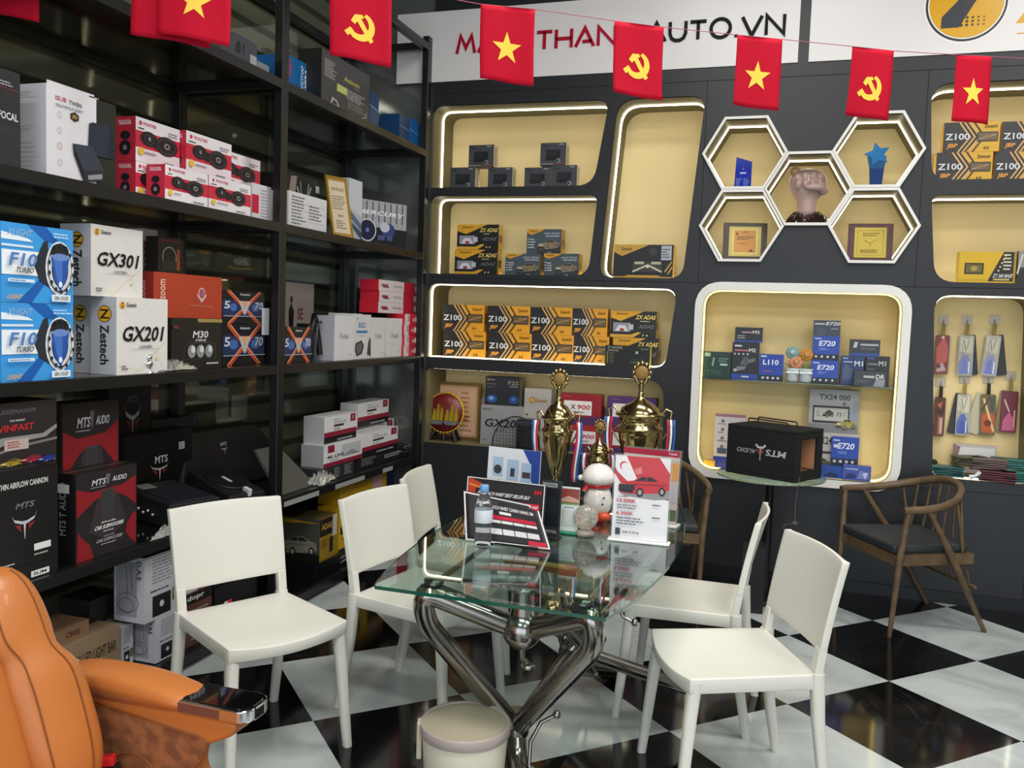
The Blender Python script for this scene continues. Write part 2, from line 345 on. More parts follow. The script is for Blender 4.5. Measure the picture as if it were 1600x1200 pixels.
# ---------------------------------------------------------------- sign boards
def sign(x0, x1, z0, z1, label):
    root = empty('sign_board', (x0, YB, z0)); tag(root, label, 'sign')
    g = M(); g.box((0, -.009, 0), (x1-x0, -.001, z1-z0), mat('#e9e4e2', .28)); g.obj('panel', root, bevel=.002); return root
def letters(root, st, x0, x1, z0, z1, c, bold=2, name='lettering'):
    o = root.location; g = M(); gg, fs, _ = textgeo(st, bold)
    y = -.009; V = [(x0-o.x+(x1-x0)*a, 0, z0-o.z+(z1-z0)*b) for a, b in gg]
    g.add([(x, y-.009, z) for x, _, z in V], fs, mat(c, .3))
    g.add([(x, y-.0005, z) for x, _, z in V], [t[::-1] for t in fs], mat(c, .3))
    ed = {}
    for t in fs:
        for i in range(len(t)):
            e = (t[i], t[(i+1) % len(t)]); ed[e] = 1
    n = len(V)
    for (a, b) in ed:
        if (b, a) not in ed: g.add([(V[a][0], y-.009, V[a][2]), (V[b][0], y-.009, V[b][2]), (V[b][0], y-.0005, V[b][2]), (V[a][0], y-.0005, V[a][2])], [(0, 3, 2, 1)], mat(c, .3))
    return g.obj(name, root)
GLY = {'M': (1.15, [[(0, 0), (.22, 1), (.575, .3), (.93, 1), (1.15, 0)]]), 'A': (1.0, [[(0, 0), (.5, 1), (1, 0)], [(.38, .27), (.88, .27)]]), 'N': (.9, [[(0, 0), (0, 1), (.9, 0), (.9, 1)]]), 'H': (.85, [[(0, 0), (0, 1)], [(.85, 0), (.85, 1)], [(0, .5), (.85, .5)]]),
 'T': (.85, [[(0, .93), (.85, .93)], [(.425, 0), (.425, .93)]]), 'G': (1.0, [[(.93, .82), (.75, .96), (.5, 1), (.2, .9), (.02, .62), (.02, .38), (.2, .1), (.5, 0), (.8, .06), (.96, .2), (.96, .48), (.55, .48)]]), 'U': (.85, [[(0, 1), (0, .38), (.1, .12), (.3, 0), (.55, 0), (.75, .12), (.85, .38), (.85, 1)]]),
 'O': (1.05, [[(.525+.505*math.cos(t), .5+.49*math.sin(t)) for t in [2*PI*i/24 for i in range(25)]]]), 'V': (1.0, [[(0, 1), (.5, 0), (1, 1)]]), '.': (.12, [[(.06, -.02), (.06, .12)]])}
def strokes(root, st, x0, x1, z0, z1, c, sw=.15, gap=.24):
    tot = sum(GLY[q][0] for q in st)+gap*(len(st)-1); kx = (x1-x0)/tot; h = z1-z0; o = root.location; g = M(); x = x0-o.x; m = mat(c, .55, spec=.15); s2 = sw*h/2
    for q in st:
        w_, pl = GLY[q]
        for P_ in pl:
            P2 = [Vector((x+a*kx, 0, z0-o.z+s2+(h-2*s2)*b)) for a, b in P_]; n = len(P2); Lf = []; Rt = []; closed = (P2[0]-P2[-1]).length < 1e-4
            for i in range(n):
                a = P2[i-1] if i else (P2[-2] if closed else None); b = P2[i+1] if i < n-1 else (P2[1] if closed else None)
                d1 = (P2[i]-a).normalized() if a is not None else None; d2 = (b-P2[i]).normalized() if b is not None else None; d1 = d1 or d2; d2 = d2 or d1
                n1 = Vector((-d1.z, 0, d1.x)); n2 = Vector((-d2.z, 0, d2.x)); mm = (n1+n2).normalized(); k = s2/max(.45, mm.dot(n1)); Lf.append(P2[i]+mm*k); Rt.append(P2[i]-mm*k)
            V = []
            for y in (-.018, -.0092): V += [(p.x, y, p.z) for p in Lf]+[(p.x, y, p.z) for p in Rt]
            F = []
            for i in range(n-1): F += [(i, n+i, n+i+1, i+1), (2*n+i, 2*n+i+1, 3*n+i+1, 3*n+i), (i, i+1, 2*n+i+1, 2*n+i), (n+i, 3*n+i, 3*n+i+1, n+i+1)]
            F += [(0, 2*n, 3*n, n), (n-1, 2*n-1, 4*n-1, 3*n-1)]
            g.add(V, F, m)
        x += (w_+gap)*kx
    return g.obj('lettering', root)
s1 = sign(-2.62, -.062, 3.077, 3.53, 'long white shop sign board with red and black capital letters')
strokes(s1, 'MANH', -2.187, -1.69, 3.24, 3.37, '#b01030')
strokes(s1, 'THANG', -1.645, -1.0, 3.235, 3.367, '#b01030')
strokes(s1, 'AUTO.VN', -.945, -.148, 3.235, 3.364, '#1c1c1e')
s2 = sign(-.004, 2.4, 3.077, 3.62, 'white sign board at right with a round yellow and black emblem')
o = s2.location; yy = -.0092; g = M(); cx, cz = .803-o.x, 3.345-o.z
def disc(g, cx, cz, r, y, m, n=48, sx=1): g.add([(cx+sx*r*math.cos(2*PI*i/n), y, cz+r*math.sin(2*PI*i/n)) for i in range(n)], [tuple(range(n))], m)
disc(g, cx, cz, .212, yy, pm('#f4f2ee')); disc(g, cx, cz, .203, yy-.002, pm('#16181c')); disc(g, cx, cz, .192, yy-.004, pm('#f4f2ee')); disc(g, cx, cz, .185, yy-.006, mat('#e2a80c', .25))
g.add([(cx+x, yy-.008, cz+z) for x, z in ((-.12, -.128), (-.03, -.128), (.03, -.02), (.12, .13), (.02, .13), (-.03, .03), (-.12, -.07))], [(0, 1, 2, 3, 4, 5, 6)], pm('#20262e'))
for i in range(5):
    for j in range(3): disc(g, cx-.02+i*.028, cz-.118+j*.02, .008-i*.0011, yy-.010, pm('#20262e'), 10)
g.obj('emblem', s2)
g = M(); g.add([(1.05-o.x, yy, 3.22-o.z), (1.45-o.x, yy, 3.22-o.z), (1.45-o.x, yy, 3.26-o.z), (1.28-o.x, yy, 3.26-o.z), (1.55-o.x, yy, 3.5-o.z), (1.2-o.x, yy, 3.5-o.z), (1.18-o.x, yy, 3.42-o.z)], [(0, 1, 2, 3, 4, 5, 6)], mat('#e2a80c', .25)); g.box((1.06-o.x, yy-.002, 3.165-o.z), (1.6-o.x, yy, 3.17-o.z), pm('#e2a80c')); g.obj('lettering', s2)
# ---------------------------------------------------------------- black shelving rack on the left
RK = empty('display_rack', (XS, 1.8, 0)); tag(RK, 'tall black metal display rack with five shelves along the left wall', 'shelving')
ZS = [.602, 1.271, 1.955, 2.628, 3.312]; XB = -2.985
def rk(mm, nm, **k): ob = mm.obj(nm, RK, **k); ob.location = -RK.location; return ob
for y0 in (1.8, 3.665, 5.363):
    for x0 in (XS-.045, XB):
        g = M(); g.box((x0, y0, 0), (x0+.045, y0+.055, 3.36), BMET); rk(g, 'post', bevel=.003)
SHM = mat('#0d0e0f', .07, spec=.7, name='black_glass')
for z in [.07]+ZS:
    for (ya, yb) in ((1.855, 3.665), (3.72, 5.363)):
        g = M(); t = .045
        g.box((XS-.04, ya, z-t), (XS-.002, yb, z), BMET); g.box((XB+.002, ya, z-t), (XB+.04, yb, z), BMET)
        g.box((XB+.04, ya, z-t), (XS-.04, ya+.035, z), BMET); g.box((XB+.04, yb-.035, z-t), (XS-.04, yb, z), BMET)
        rk(g, 'shelf_frame', bevel=.002)
        if z < 3.3:
            g = M(); g.box((XB+.041, ya+.036, z-.02), (XS-.041, yb-.036, z-.001), SHM); rk(g, 'shelf_board')
# ---------------------------------------------------------------- cartons with printed faces
Fx, Fz = Vector((1, 0, 0)), Vector((0, 0, 1))
def frames(w, d, h):
    return {'F': ((Vector((-w/2, 0, 0)), Vector((1, 0, 0)), Fz, Vector((0, -1, 0))), w, h),
            'L': ((Vector((-w/2, d, 0)), Vector((0, -1, 0)), Fz, Vector((-1, 0, 0))), d, h),
            'R': ((Vector((w/2, 0, 0)), Vector((0, 1, 0)), Fz, Vector((1, 0, 0))), d, h),
            'T': ((Vector((-w/2, 0, h)), Vector((1, 0, 0)), Vector((0, 1, 0)), Fz), w, d)}
def carton(name, label, cat, pos, w, d, h, rz, col, arts=None, group=None, sides=None, lid=False):
    # origin at the bottom middle of the front face; front looks to local -y
    g = M(); sc = sides or {}
    x0, x1 = -w/2, w/2; P = [(x0, 0, 0), (x1, 0, 0), (x1, d, 0), (x0, d, 0), (x0, 0, h), (x1, 0, h), (x1, d, h), (x0, d, h)]
    for k, f in (('B', (0, 3, 2, 1)), ('T', (4, 5, 6, 7)), ('F', (0, 1, 5, 4)), ('R', (1, 2, 6, 5)), ('K', (2, 3, 7, 6)), ('L', (3, 0, 4, 7))):
        g.add([P[i] for i in f], [(0, 1, 2, 3)], pm(sc.get(k, col)))
    fr = frames(w, d, h)
    st = None
    for k, ops in (arts or {}).items():
        real = [q for q in ops if q[0] != 'sticker']
        g.art(fr[k][0], fr[k][1], fr[k][2], real)
        for q in ops:
            if q[0] == 'sticker': st = (st or []) + [(k, q)]
    # card seams along the top edges
    g.art(fr['T'][0], w, d, [('l', 0.02, .5, .98, .5, .004/max(d, .01), '#77726a')] if not (arts and 'T' in arts) else [])
    o = g.obj(name, None, pos, (0, 0, rz)); tag(o, label, cat, group)
    for k, q in (st or []):
        s = M(); s.art(fr[k][0], fr[k][1], fr[k][2], [('r', q[1], q[2], q[3], q[4], q[5])]+[('tl', q[1]+(q[3]-q[1])*.1, q[2]+(q[4]-q[2])*.12, q[3]-(q[3]-q[1])*.1, q[4]-(q[4]-q[2])*.1, 3, '#4a4a4a')], base=len(arts[k])+2)
        ob = s.obj('price_sticker', o)
    return o
def bx(label, xl, xr, yt, z0, F, d, col, arts=None, name='product_box', cat='box', group=None, sides=None, rz=0., axis='X', h=None, yb=None):
    """carton on a shelf of height z0 whose front face lies on the plane F; its width and height follow from where its edges are seen"""
    a = (aX if axis == 'X' else aY)
    A = a(xl, yt, F); B = a(xr, yt, F)
    if yb is not None: z0 = a(xl, yb, F).z
    H = h or max(.02, A.z - z0)
    if axis == 'X': w = B.y-A.y; pos = (F, (A.y+B.y)/2, z0); r = PI/2+rz
    else: w = B.x-A.x; pos = ((A.x+B.x)/2, F, z0); r = rz
    o = carton(name, label, cat, pos, w, d, H, r, col, arts, group, sides)
    o['_t'] = z0+H; return o
def top(o):
    t = o['_t']; return t
def T(st, x0, y0, x1, y1, c, rot=0, sh=0, bold=True): return ('t', st, x0, y0, x1, y1, c, rot, sh, bold)
# ---- recurring prints
def z100(k=0):
    c = '#e3a02a'; ops = [('r', 0, 0, 1, 1, '#2a2829'), ('p', [(.42, 0), (1, 0), (1, 1), (.42, 1), (.64, .5)], c)]
    for i in range(4):
        x = .26+i*.085
        ops.append(('p', [(x, 1), (x+.035, 1), (x+.235, .5), (x+.2, .5)], '#d8a860' if i < 3 else '#2a2829')); ops.append(('p', [(x+.2, .5), (x+.235, .5), (x+.035, 0), (x, 0)], '#d8a860' if i < 3 else '#2a2829'))
    ops += [('r', .6, .34, .97, .66, '#3a332c'), ('r', .62, .38, .95, .62, '#6b5738'), ('l', .64, .42, .93, .56, .02, '#c9b48a'), ('e', .78, .5, .09, .07, '#8c6a3a'),
            T('Z100', .03, .40, .47, .62, '#d9d9da'), T('JBP', .06, .1, .25, .28, '#f0a33a', 0, .4), T('Zestech', .72, .8, .95, .9, '#5a3c12'), T('4.0', .72, .08, .82, .17, '#3a2a12')]
    return ops
def car(x0, y0, x1, y1, body, win='#20242a'):
    X = lambda a: x0+(x1-x0)*a; Y = lambda b: y0+(y1-y0)*b; r = (y1-y0)*.2
    return [('p', [(X(0), Y(.2)), (X(0), Y(.42)), (X(.06), Y(.56)), (X(.3), Y(.66)), (X(.46), Y(.88)), (X(.66), Y(.92)), (X(.84), Y(.72)), (X(.98), Y(.64)), (X(1), Y(.34)), (X(.93), Y(.2)), (X(.3), Y(.06)), (X(.05), Y(.08))], body),
            ('p', [(X(.33), Y(.66)), (X(.47), Y(.84)), (X(.55), Y(.85)), (X(.55), Y(.67))], win), ('p', [(X(.57), Y(.67)), (X(.57), Y(.85)), (X(.66), Y(.86)), (X(.79), Y(.69))], win), ('p', [(X(.02), Y(.14)), (X(.02), Y(.3)), (X(.3), Y(.26)), (X(.3), Y(.1))], '#1c1c20'), ('l', X(.3), Y(.5), X(.96), Y(.54), .006, win),
            ('p', [(X(.02), Y(.42)), (X(.05), Y(.5)), (X(.2), Y(.47)), (X(.24), Y(.36))], '#d8d8d0'),
            ('e', X(.44), Y(.16), r*.8, r, '#151515'), ('e', X(.88), Y(.26), r*.75, r*.95, '#151515'), ('e', X(.44), Y(.16), r*.45, r*.6, '#9a9a9a'), ('e', X(.88), Y(.26), r*.4, r*.55, '#9a9a9a')]
def adas():
    return [('p', [(0, 1), (0, .74), (.22, .62), (.72, 1)], '#d9a026'), T('Zestech', .12, .86, .38, .94, '#4a3208'), T('ZX ADAS', .54, .7, .96, .86, '#e8c86a', 0, .3), ('tl', .64, .6, .86, .66, 1, '#d8cfa8'),
            ('r', .06, .22, .44, .56, '#8f8f98'), ('r', .4, .3, .5, .5, '#bdbdc6'), ('p', [(.1, .24), (.4, .24), (.32, .46), (.18, .46)], '#d8d4dc'), ('r', .21, .24, .3, .34, '#a33a3a'),
            T('ADAS', .6, .36, .93, .5, '#6f7072', 0, .5), ('p', [(0, 0), (0, .12), (.45, .12), (.6, .22), (.68, .2), (.5, 0)], '#d2a136'), ('e', .72, .1, .035, .035, '#c9b288'), ('e', .8, .1, .035, .035, '#c9b288')]
def dashcar():
    return [('p', [(.2, 0), (1, 0), (1, 1), (.35, 1)], '#47525a'), ('r', .3, .0, 1, .28, '#33383c'), ('p', [(0, 1), (0, .87), (.13, .76), (.45, .93), (.5, 1)], '#d29a35'), T('Zestech', .08, .89, .3, .96, '#4a3208'),
            T('ADAS VISION', .5, .78, .95, .87, '#a9b4bb'), T('ADVANCED', .55, .68, .95, .75, '#c8d0d4')]+car(.34, .14, .95, .62, '#8a7a5c')+[('e', .06, .6-.12*i, .03, .03, '#c9c9c9') for i in range(4)]+[('tl', .1, .2, .28, .63, 4, '#c9c9c9'), T('4.0', .62, .02, .72, .08, '#b8b8b8')]
def cam_small():
    return [T('70mai', .06, .82, .3, .92, '#1c1d20'), ('r', .72, .9, .9, .95, '#9c9ca0'), ('r', .22, .3, .78, .7, '#26282c'), ('p', [(.2, .22), (.6, .22), (.66, .4), (.22, .38)], '#1b1d20'), ('e', .7, .5, .1, .12, '#17181b'), ('e', .72, .2, .09, .1, '#8f9498'), ('e', .7, .2, .05, .06, '#2a2c30'), ('l', .02, .06, .5, .06, .03, '#a0a0a4'), ('l', .52, .06, .98, .06, .03, '#a85056')]
def pertier():
    return [('r', 0, 0, 1, 1, '#ece6ea'), ('r', 0, .32, 1, .7, '#c92c45'), T('PIONTIER', .16, .84, .45, .92, '#c23a52'), ('e', .1, .88, .05, .05, '#c23a52'), ('tl', .05, .73, .2, .79, 1, '#333'), ('tl', .72, .74, .95, .86, 2, '#8a8590'),
            ('e', .28, .56, .28, .17, '#201c20'), ('e', .44, .5, .16, .12, '#201c20'), ('e', .68, .5, .38, .225, '#201c20'), ('o', .68, .5, .33, .19, .03, '#474048'), ('o', .28, .55, .16, .12, .025, '#474048'), ('e', .68, .5, .1, .07, '#9c98a0'), ('e', .68, .5, .06, .04, '#2a262a'), ('e', .28, .56, .05, .05, '#8a868e'),
            ('e', .1, .24, .09, .09, '#e8c53a'), ('tl', .18, .2, .45, .27, 1, '#8a8590'), ('tl', .62, .06, .95, .14, 1, '#6a6570')]
def pside(): return [('r', .2, .82, .8, .86, '#e8b8c0'), ('e', .5, .58, .14, .1, '#1c181c'), ('e', .5, .3, .16, .17, '#1c181c'), ('e', .5, .3, .06, .06, '#8a868e'), T('PIONTIER', .2, .86, .8, .92, '#f0d8dc')]
def f10():
    B, D = '#2f86d2', '#1d5fae'
    return [('r', 0, 0, 1, 1, '#3f9be0'), ('p', [(0, 0), (.4, 0), (.62, .3), (.5, .3), (.2, .0)], D), ('p', [(.35, 1), (.6, 1), (.8, .8), (.6, .8)], D), ('p', [(0, .88), (.35, .82), (.42, .78), (.0, .79)], '#e8f2fa'), T('XLIGHT', .07, .84, .4, .93, '#8fb6dc', 0, .3),
            ('r', 0, .70, .42, .73, '#d8e8f6'), ('p', [(0, .35), (.6, .35), (.6, .66), (0, .66)], '#eef3f7'), ('p', [(.42, .5), (.56, .8), (.62, .82), (.66, .2), (.5, .3)], '#2c3138'),
            ('e', .79, .47, .235, .36, '#c9ced4'), ('o', .79, .47, .235, .36, .018, '#f2f4f6'), ('e', .79, .47, .2, .32, '#31373f'), ('o', .79, .47, .19, .3, .05, '#d5d9de'),
            ('e', .79, .7, .15, .1, '#20252b'), ('p', [(.655, .62), (.7, .33), (.79, .16), (.88, .33), (.925, .62)], '#2b55a8'), ('p', [(.69, .6), (.73, .36), (.79, .22), (.82, .36), (.82, .6)], '#4673c2'), ('e', .79, .62, .135, .05, '#6b8cc8'), ('e', .79, .26, .03, .04, '#e8f0fa')]+\
           [('e', .79+.175*math.cos(t)*1.0, .47+.31*math.sin(t), .022, .03, '#23282f') for t in [i*PI/7+.2 for i in range(14)]]+\
           [T('F10', .06, .46, .42, .63, '#4f7fbe', 0, .5), T('TURBO', .14, .38, .38, .445, '#2e343b', 0, .5), ('r', .05, .26, .4, .3, '#dfeaf5'), ('tl', .07, .265, .38, .295, 1, '#5a8cc0'), ('r', .64, .03, .91, .12, '#e8f0f6'), T('GEN.1/5/LED', .67, .05, .88, .1, '#33393f'), T('LIGHT', .03, .04, .22, .1, '#e2a23a', 0, .5), ('tl', .66, .86, .95, .94, 2, '#bcd8f0')]
def gx(t, w2=True):
    return [('l', 0, .12, .4, .06, .006, '#d8c9a0'), ('l', .35, 0, .95, .42, .008, '#dcc47e'), ('l', .55, .55, .95, 0, .004, '#cfcac2'), ('l', .1, .9, .35, .65, .003, '#d6d2cc'), ('l', .55, .95, .75, .7, .003, '#d6d2cc'), ('e', .76, .19, .02, .02, '#dcc05a'),
            ('e', .1, .9, .045, .045, '#e0a526'), T('Z', .08, .87, .12, .93, '#2a2110'), T('Zestech', .17, .88, .36, .93, '#2a2a2a'), T(t, .08, .43, .87, .63, '#151517', 0, .3), T('LUXGEN', .42, .34, .66, .38, '#6a6a6e'), ('l', .25, .33, .8, .33, .004, '#9a9a9a'), ('tl', .08, .06, .2, .13, 2, '#555')]
def zside(): return [('e', .55, .78, .11, .11, '#1c1608'), ('e', .55, .78, .1, .1, '#e0a526'), T('Z', .36, .72, .74, .84, '#1c1608'), T('Zestech', .38, .13, .72, .64, '#1c1c20', -90, .2)]
def xbox():
    return [('r', 0, .25, 1, .72, '#27365e'), ('e', .25, .5, .18, .12, '#4d6fae'), ('e', .78, .5, .18, .12, '#4d6fae'), T('5', .03, .45, .16, .68, '#cfd6e6', 0, .4), T('70', .75, .45, .95, .68, '#cfd6e6', 0, .4),
            ('l', .1, 1, .85, 0, .1, '#c8512e'), ('l', .15, 1, .9, 0, .03, '#efb08a'), ('l', .9, 1, .15, 0, .1, '#c8512e'), ('l', .85, 1, .1, 0, .03, '#efb08a'), ('p', [(.35, .7), (.65, .7), (.52, .28), (.48, .28)], '#b9bcc2'), ('p', [(.42, .7), (.58, .7), (.5, .45)], '#e8a262'), T('Aozoom', .38, .87, .62, .94, '#cfcfd4'), ('r', .0, .22, 1, .24, '#b8bcc4')]
def orange():
    return [T('Aozoom', .06, .15, .16, .85, '#e8b8a8', 90), ('e', .68, .58, .13, .14, '#d8b8b8'), ('p', [(.6, .55), (.76, .55), (.68, .36)], '#d8b8b8'), ('e', .68, .58, .1, .11, '#c0392b'), ('e', .68, .58, .06, .07, '#8a6a9a'), ('l', .5, .3, .86, .27, .01, '#d89a8c')]
def mtsred(low=False):
    R_, G = '#8c1f26', '#2a2527'
    return [('r', .02, 0, .98, .99, G), ('p', [(.02, .82), (.25, .76), (.5, .77), (.75, .78), (.98, .86), (.98, .5), (.85, .6), (.7, .68), (.5, .7), (.3, .66), (.16, .58), (.02, .5)], R_), ('p', [(.02, 0), (.28, 0), (.22, .16), (.1, .26), (.04, .34)], R_), ('p', [(.98, .02), (.86, .12), (.8, .2), (.82, .3), (.92, .4), (.98, .42)], R_), ('p', [(.2, .3), (.34, .68), (.66, .7), (.82, .34), (.5, .16)], '#3a3034'),
            ('r', .4, .3 if not low else .42, .6, .7 if not low else .76, '#47464a'), ('r', .41, .31 if not low else .43, .59, .69 if not low else .75, '#3a393d'), ('p', [(.46, .94), (.54, .94), (.52, .84), (.5, .81), (.48, .84)], '#6a6468'),
            T('MTS', .24, .83, .46, .9, '#c9c9cc', 0, .4), T('AUDIO', .56, .84, .8, .9, '#c9c9cc', 0, .4), ('l', .22, .81, .46, .81, .006, '#a9a9ac'), T('Airforce Box', .38, .23 if not low else .375, .62, .26 if not low else .4, '#d8d8d8', 0, .3), T('CAR SUBWOOFER', .27, .13 if not low else .31, .74, .19 if not low else .355, '#eeeeee', 0, .3), T('MT-F10', .42, .07 if not low else .27, .58, .1 if not low else .29, '#d8d8d8')]+([T('CAR SUBWOOFER', .3, .16, .72, .2, '#a8a8a8', 0, .3), ('tl', .38, .12, .66, .15, 1, '#9a9a9a'), T('subwoofer', .42, .215, .6, .235, '#9a9a9a')] if low else [])
def bull(x, y, s, txt=True, col='#c4c5ca'):
    return [('p', [(x-s, y+s*.55), (x-s*.8, y+s*.28), (x-s*.2, y+s*.1), (x+s*.2, y+s*.1), (x+s*.8, y+s*.28), (x+s, y+s*.6), (x+s*.75, y+s*.12), (x+s*.2, y-s*.08), (x-s*.2, y-s*.08), (x-s*.75, y+s*.1)], col),
            ('p', [(x-s*.09, y), (x+s*.09, y), (x+s*.02, y-s*1.0), (x-s*.02, y-s*1.0)], col), ('p', [(x-s*.8, y-s*.05), (x-s*.3, y-s*.12), (x-s*.28, y-s*.55), (x-s*.5, y-s*.35)], '#8f2a30'), ('p', [(x+s*.8, y-s*.02), (x+s*.3, y-s*.1), (x+s*.28, y-s*.52), (x+s*.5, y-s*.3)], '#8f2a30')]
def giftbox():
    return [('r', 0, 0, 1, .24, '#17161a'), ('r', 0, .24, 1, .42, '#8a1f36'), ('r', .8, .68, .96, .98, '#8a1f36'), ('e', .88, .84, .05, .07, '#e8e4e4'), T('S', .86, .79, .9, .89, '#8a1f36'), T('CRYSTAL 4K', .28, .72, .66, .8, '#8a8a90', 0, 0, False), ('tl', .28, .85, .5, .9, 1, '#8a8a90'), ('r', .28, .6, .58, .67, '#242428'), ('e', .31, .5, .03, .04, '#3a3a3e'), ('e', .37, .5, .03, .04, '#3a3a3e'), ('e', .43, .5, .03, .04, '#3a3a3e'), T('DASHBOARD CAMERA', .38, .06, .86, .13, '#c9c9cc')]
def denso():
    return [('r', .55, 0, 1, 1, '#c21f33'), ('r', 0, .0, .56, 1, '#d8d0d6'), ('r', .06, .4, .2, .62, '#9c2036'), ('r', .09, .3, .22, .4, '#3a2a36'), T('Danly', .32, .36, .52, .62, '#8a8a92')]
# ---------------------------------------------------------------- goods on the left rack
F0 = XS-.02
g1 = 'red and white car speaker boxes on the left rack'
S2 = ZS[2]; S1 = ZS[1]; S0 = ZS[0]; S3 = ZS[3]
# shelf 1.955, first bay 
a = bx('lower of the two dark grey speaker boxes at the left edge of the upper shelf', -40, 32, 182, S2, F0-.01, .35, '#2c2c2f', {'F': [('l', .1, .9, .9, .88, .01, '#44444a')]})
b = bx('upper dark grey speaker box at the left edge, stacked on its twin', -40, 31, 92, top(a)+.001, F0-.015, .33, '#28282b', {'F': [T('FOCAL', .5, .1, .95, .24, '#c9c9cc'), ('tl', .5, .7, .95, .8, 2, '#a8a8ac'), ('l', .4, .66, .95, .66, .012, '#8a3038')]})
isub = bx('tall white subwoofer box with an opened ragged top and photos of black enclosures', 72, 181, 129, S2, F0-.03, .17, '#d9d6da', {
    'F': [('r', .7, 0, 1, 1, '#23251f'), T('ISUB', .12, .85, .27, .9, '#b03a4a'), T('TWIN', .3, .84, .48, .89, '#5a5a62'), ('tl', .12, .78, .6, .82, 2, '#9a9aa2'), ('p', [(.38+.07*math.cos(t), .72+.055*math.sin(t)) for t in [i*PI/3+.5 for i in range(6)]], '#3a3026'), T('3D', .345, .70, .415, .74, '#c9a35a'),
          ('o', .17, .7, .03, .035, .006, '#b8a8b0'), ('o', .17, .53, .03, .035, .006, '#b8a8b0'), ('o', .17, .36, .03, .035, .006, '#c8808a'), ('o', .17, .18, .03, .035, .006, '#b8a8b0'),
          ('p', [(.56, .3), (.62, .72), (.7, .72), (.92, .74), (.95, .35), (.7, .34)], '#1d2230'), ('p', [(.56, .34), (.58, .7), (.88, .74), (.86, .36)], '#252b3c'), ('p', [(.34, .42), (.62, .44), (.8, .2), (.5, .14)], '#353a46'), ('p', [(.34, .42), (.5, .14), (.5, .02), (.36, .3)], '#17191e'), ('p', [(.5, .14), (.8, .2), (.8, .07), (.5, .02)], '#282b32'), ('p', [(.56, .1), (.77, .15), (.77, .09), (.56, .05)], '#8b9196')],
    'L': [('tl', .15, .5, .85, .56, 2, '#b8b4bc'), ('tl', .15, .05, .8, .4, 7, '#c4c0c8'), ('tl', .2, .85, .8, .93, 3, '#c4c0c8')]}, sides={'T': '#6a2430', 'L': '#c6c6cc'})
def flap(par, w, h):
    g = M(); g.box((-w/2, .001, h), (w*.18, .006, h+.012), pm('#d9d6da')); g.box((w*.1, .001, h), (w*.25, .006, h+.005), pm('#b09a6a')); g.obj('torn_flap', par)
flap(isub, .30, isub['_t']-S2)
for k, (lbl, xl, xr, yt, Z, F, dd) in enumerate([
    ('red and white oval speaker box at far left of the back row, bottom', 212, 272, 251, S2, F0-.12, .1),
    ('red and white oval speaker box, bottom row behind the two front ones, right part showing', 330, 407, 278, S2, F0-.14, .1)]):
    o = bx(lbl, xl, xr, yt, Z, F, dd, '#c92c45', {'F': pertier(), 'L': pside()}, group=g1, h=None if k == 0 else t0-Z)
    if k == 0: t0 = top(o)
o = bx('topmost red and white oval speaker box at the left end of the stack', 212, 281, 181, t0+.001, F0-.12, .1, '#c92c45', {'F': pertier(), 'L': pside()}, group=g1)
hh = top(o)-t0
o = bx('red and white oval speaker box in the middle of the upper row', 291, 362, 199, t0+.001, F0-.09, .1, '#c92c45', {'F': pertier(), 'L': pside()}, group=g1, h=hh)
o = bx('red and white oval speaker box at the right end of the upper row', 340, 407, 219, t0+.001, F0-.2, .1, '#c92c45', {'F': pertier(), 'L': pside()}, group=g1, h=hh)
o = bx('front row red and white oval speaker box resting at the left of its pair', 258, 325, 256, S2, F0-.015, .09, '#c92c45', {'F': pertier(), 'L': pside()}, group=g1)
o = bx('front row red and white oval speaker box at the right of its pair', 326, 392, 273, S2, F0-.015, .09, '#c92c45', {'F': pertier(), 'L': pside()}, group=g1)
o = bx('plain white spec side of a speaker box next to the middle post', 394, 424, 285, S2, F0-.06, .07, '#dcd8de', {'F': [('r', 0, .2, .35, .7, '#c92c45'), ('tl', .45, .1, .9, .9, 9, '#a8a4ac')]})
# shelf 1.955, second bay
o = bx('black box with a silver antler print behind the white spec box', 449, 499, 241, S2, F0-.22, .2, '#211f1c', {'F': [('p', [(.02, .5), (.12, .95), (.3, .97), (.24, .6), (.12, .35)], '#8f8378'), ('l', .3, .8, .52, .45, .05, '#8f8f8c'), ('l', .74, .85, .52, .45, .05, '#8f8f8c'), ('l', .4, .9, .45, .6, .04, '#7d7d7a'), ('l', .66, .9, .6, .62, .04, '#7d7d7a'), ('p', [(.42, .42), (.52, .52), (.62, .42), (.52, .28)], '#b8b8b6'), T('VEGAN', .1, .1, .72, .17, '#9a958c'), ('r', .88, .78, 1, .9, '#d8d8d4')]}, h=.32)
o = bx('white box with printed specification lines standing beside the middle post', 451, 511, 297, S2, F0-.05, .1, '#dcdce0', {'F': [('tl', .08, .1, .45, .92, 9, '#6a6a72'), ('tl', .52, .3, .9, .75, 5, '#6a6a72')]+[('l', .08, y, .95, y, .006, '#a0a0a8') for y in (.25, .52, .72)]})
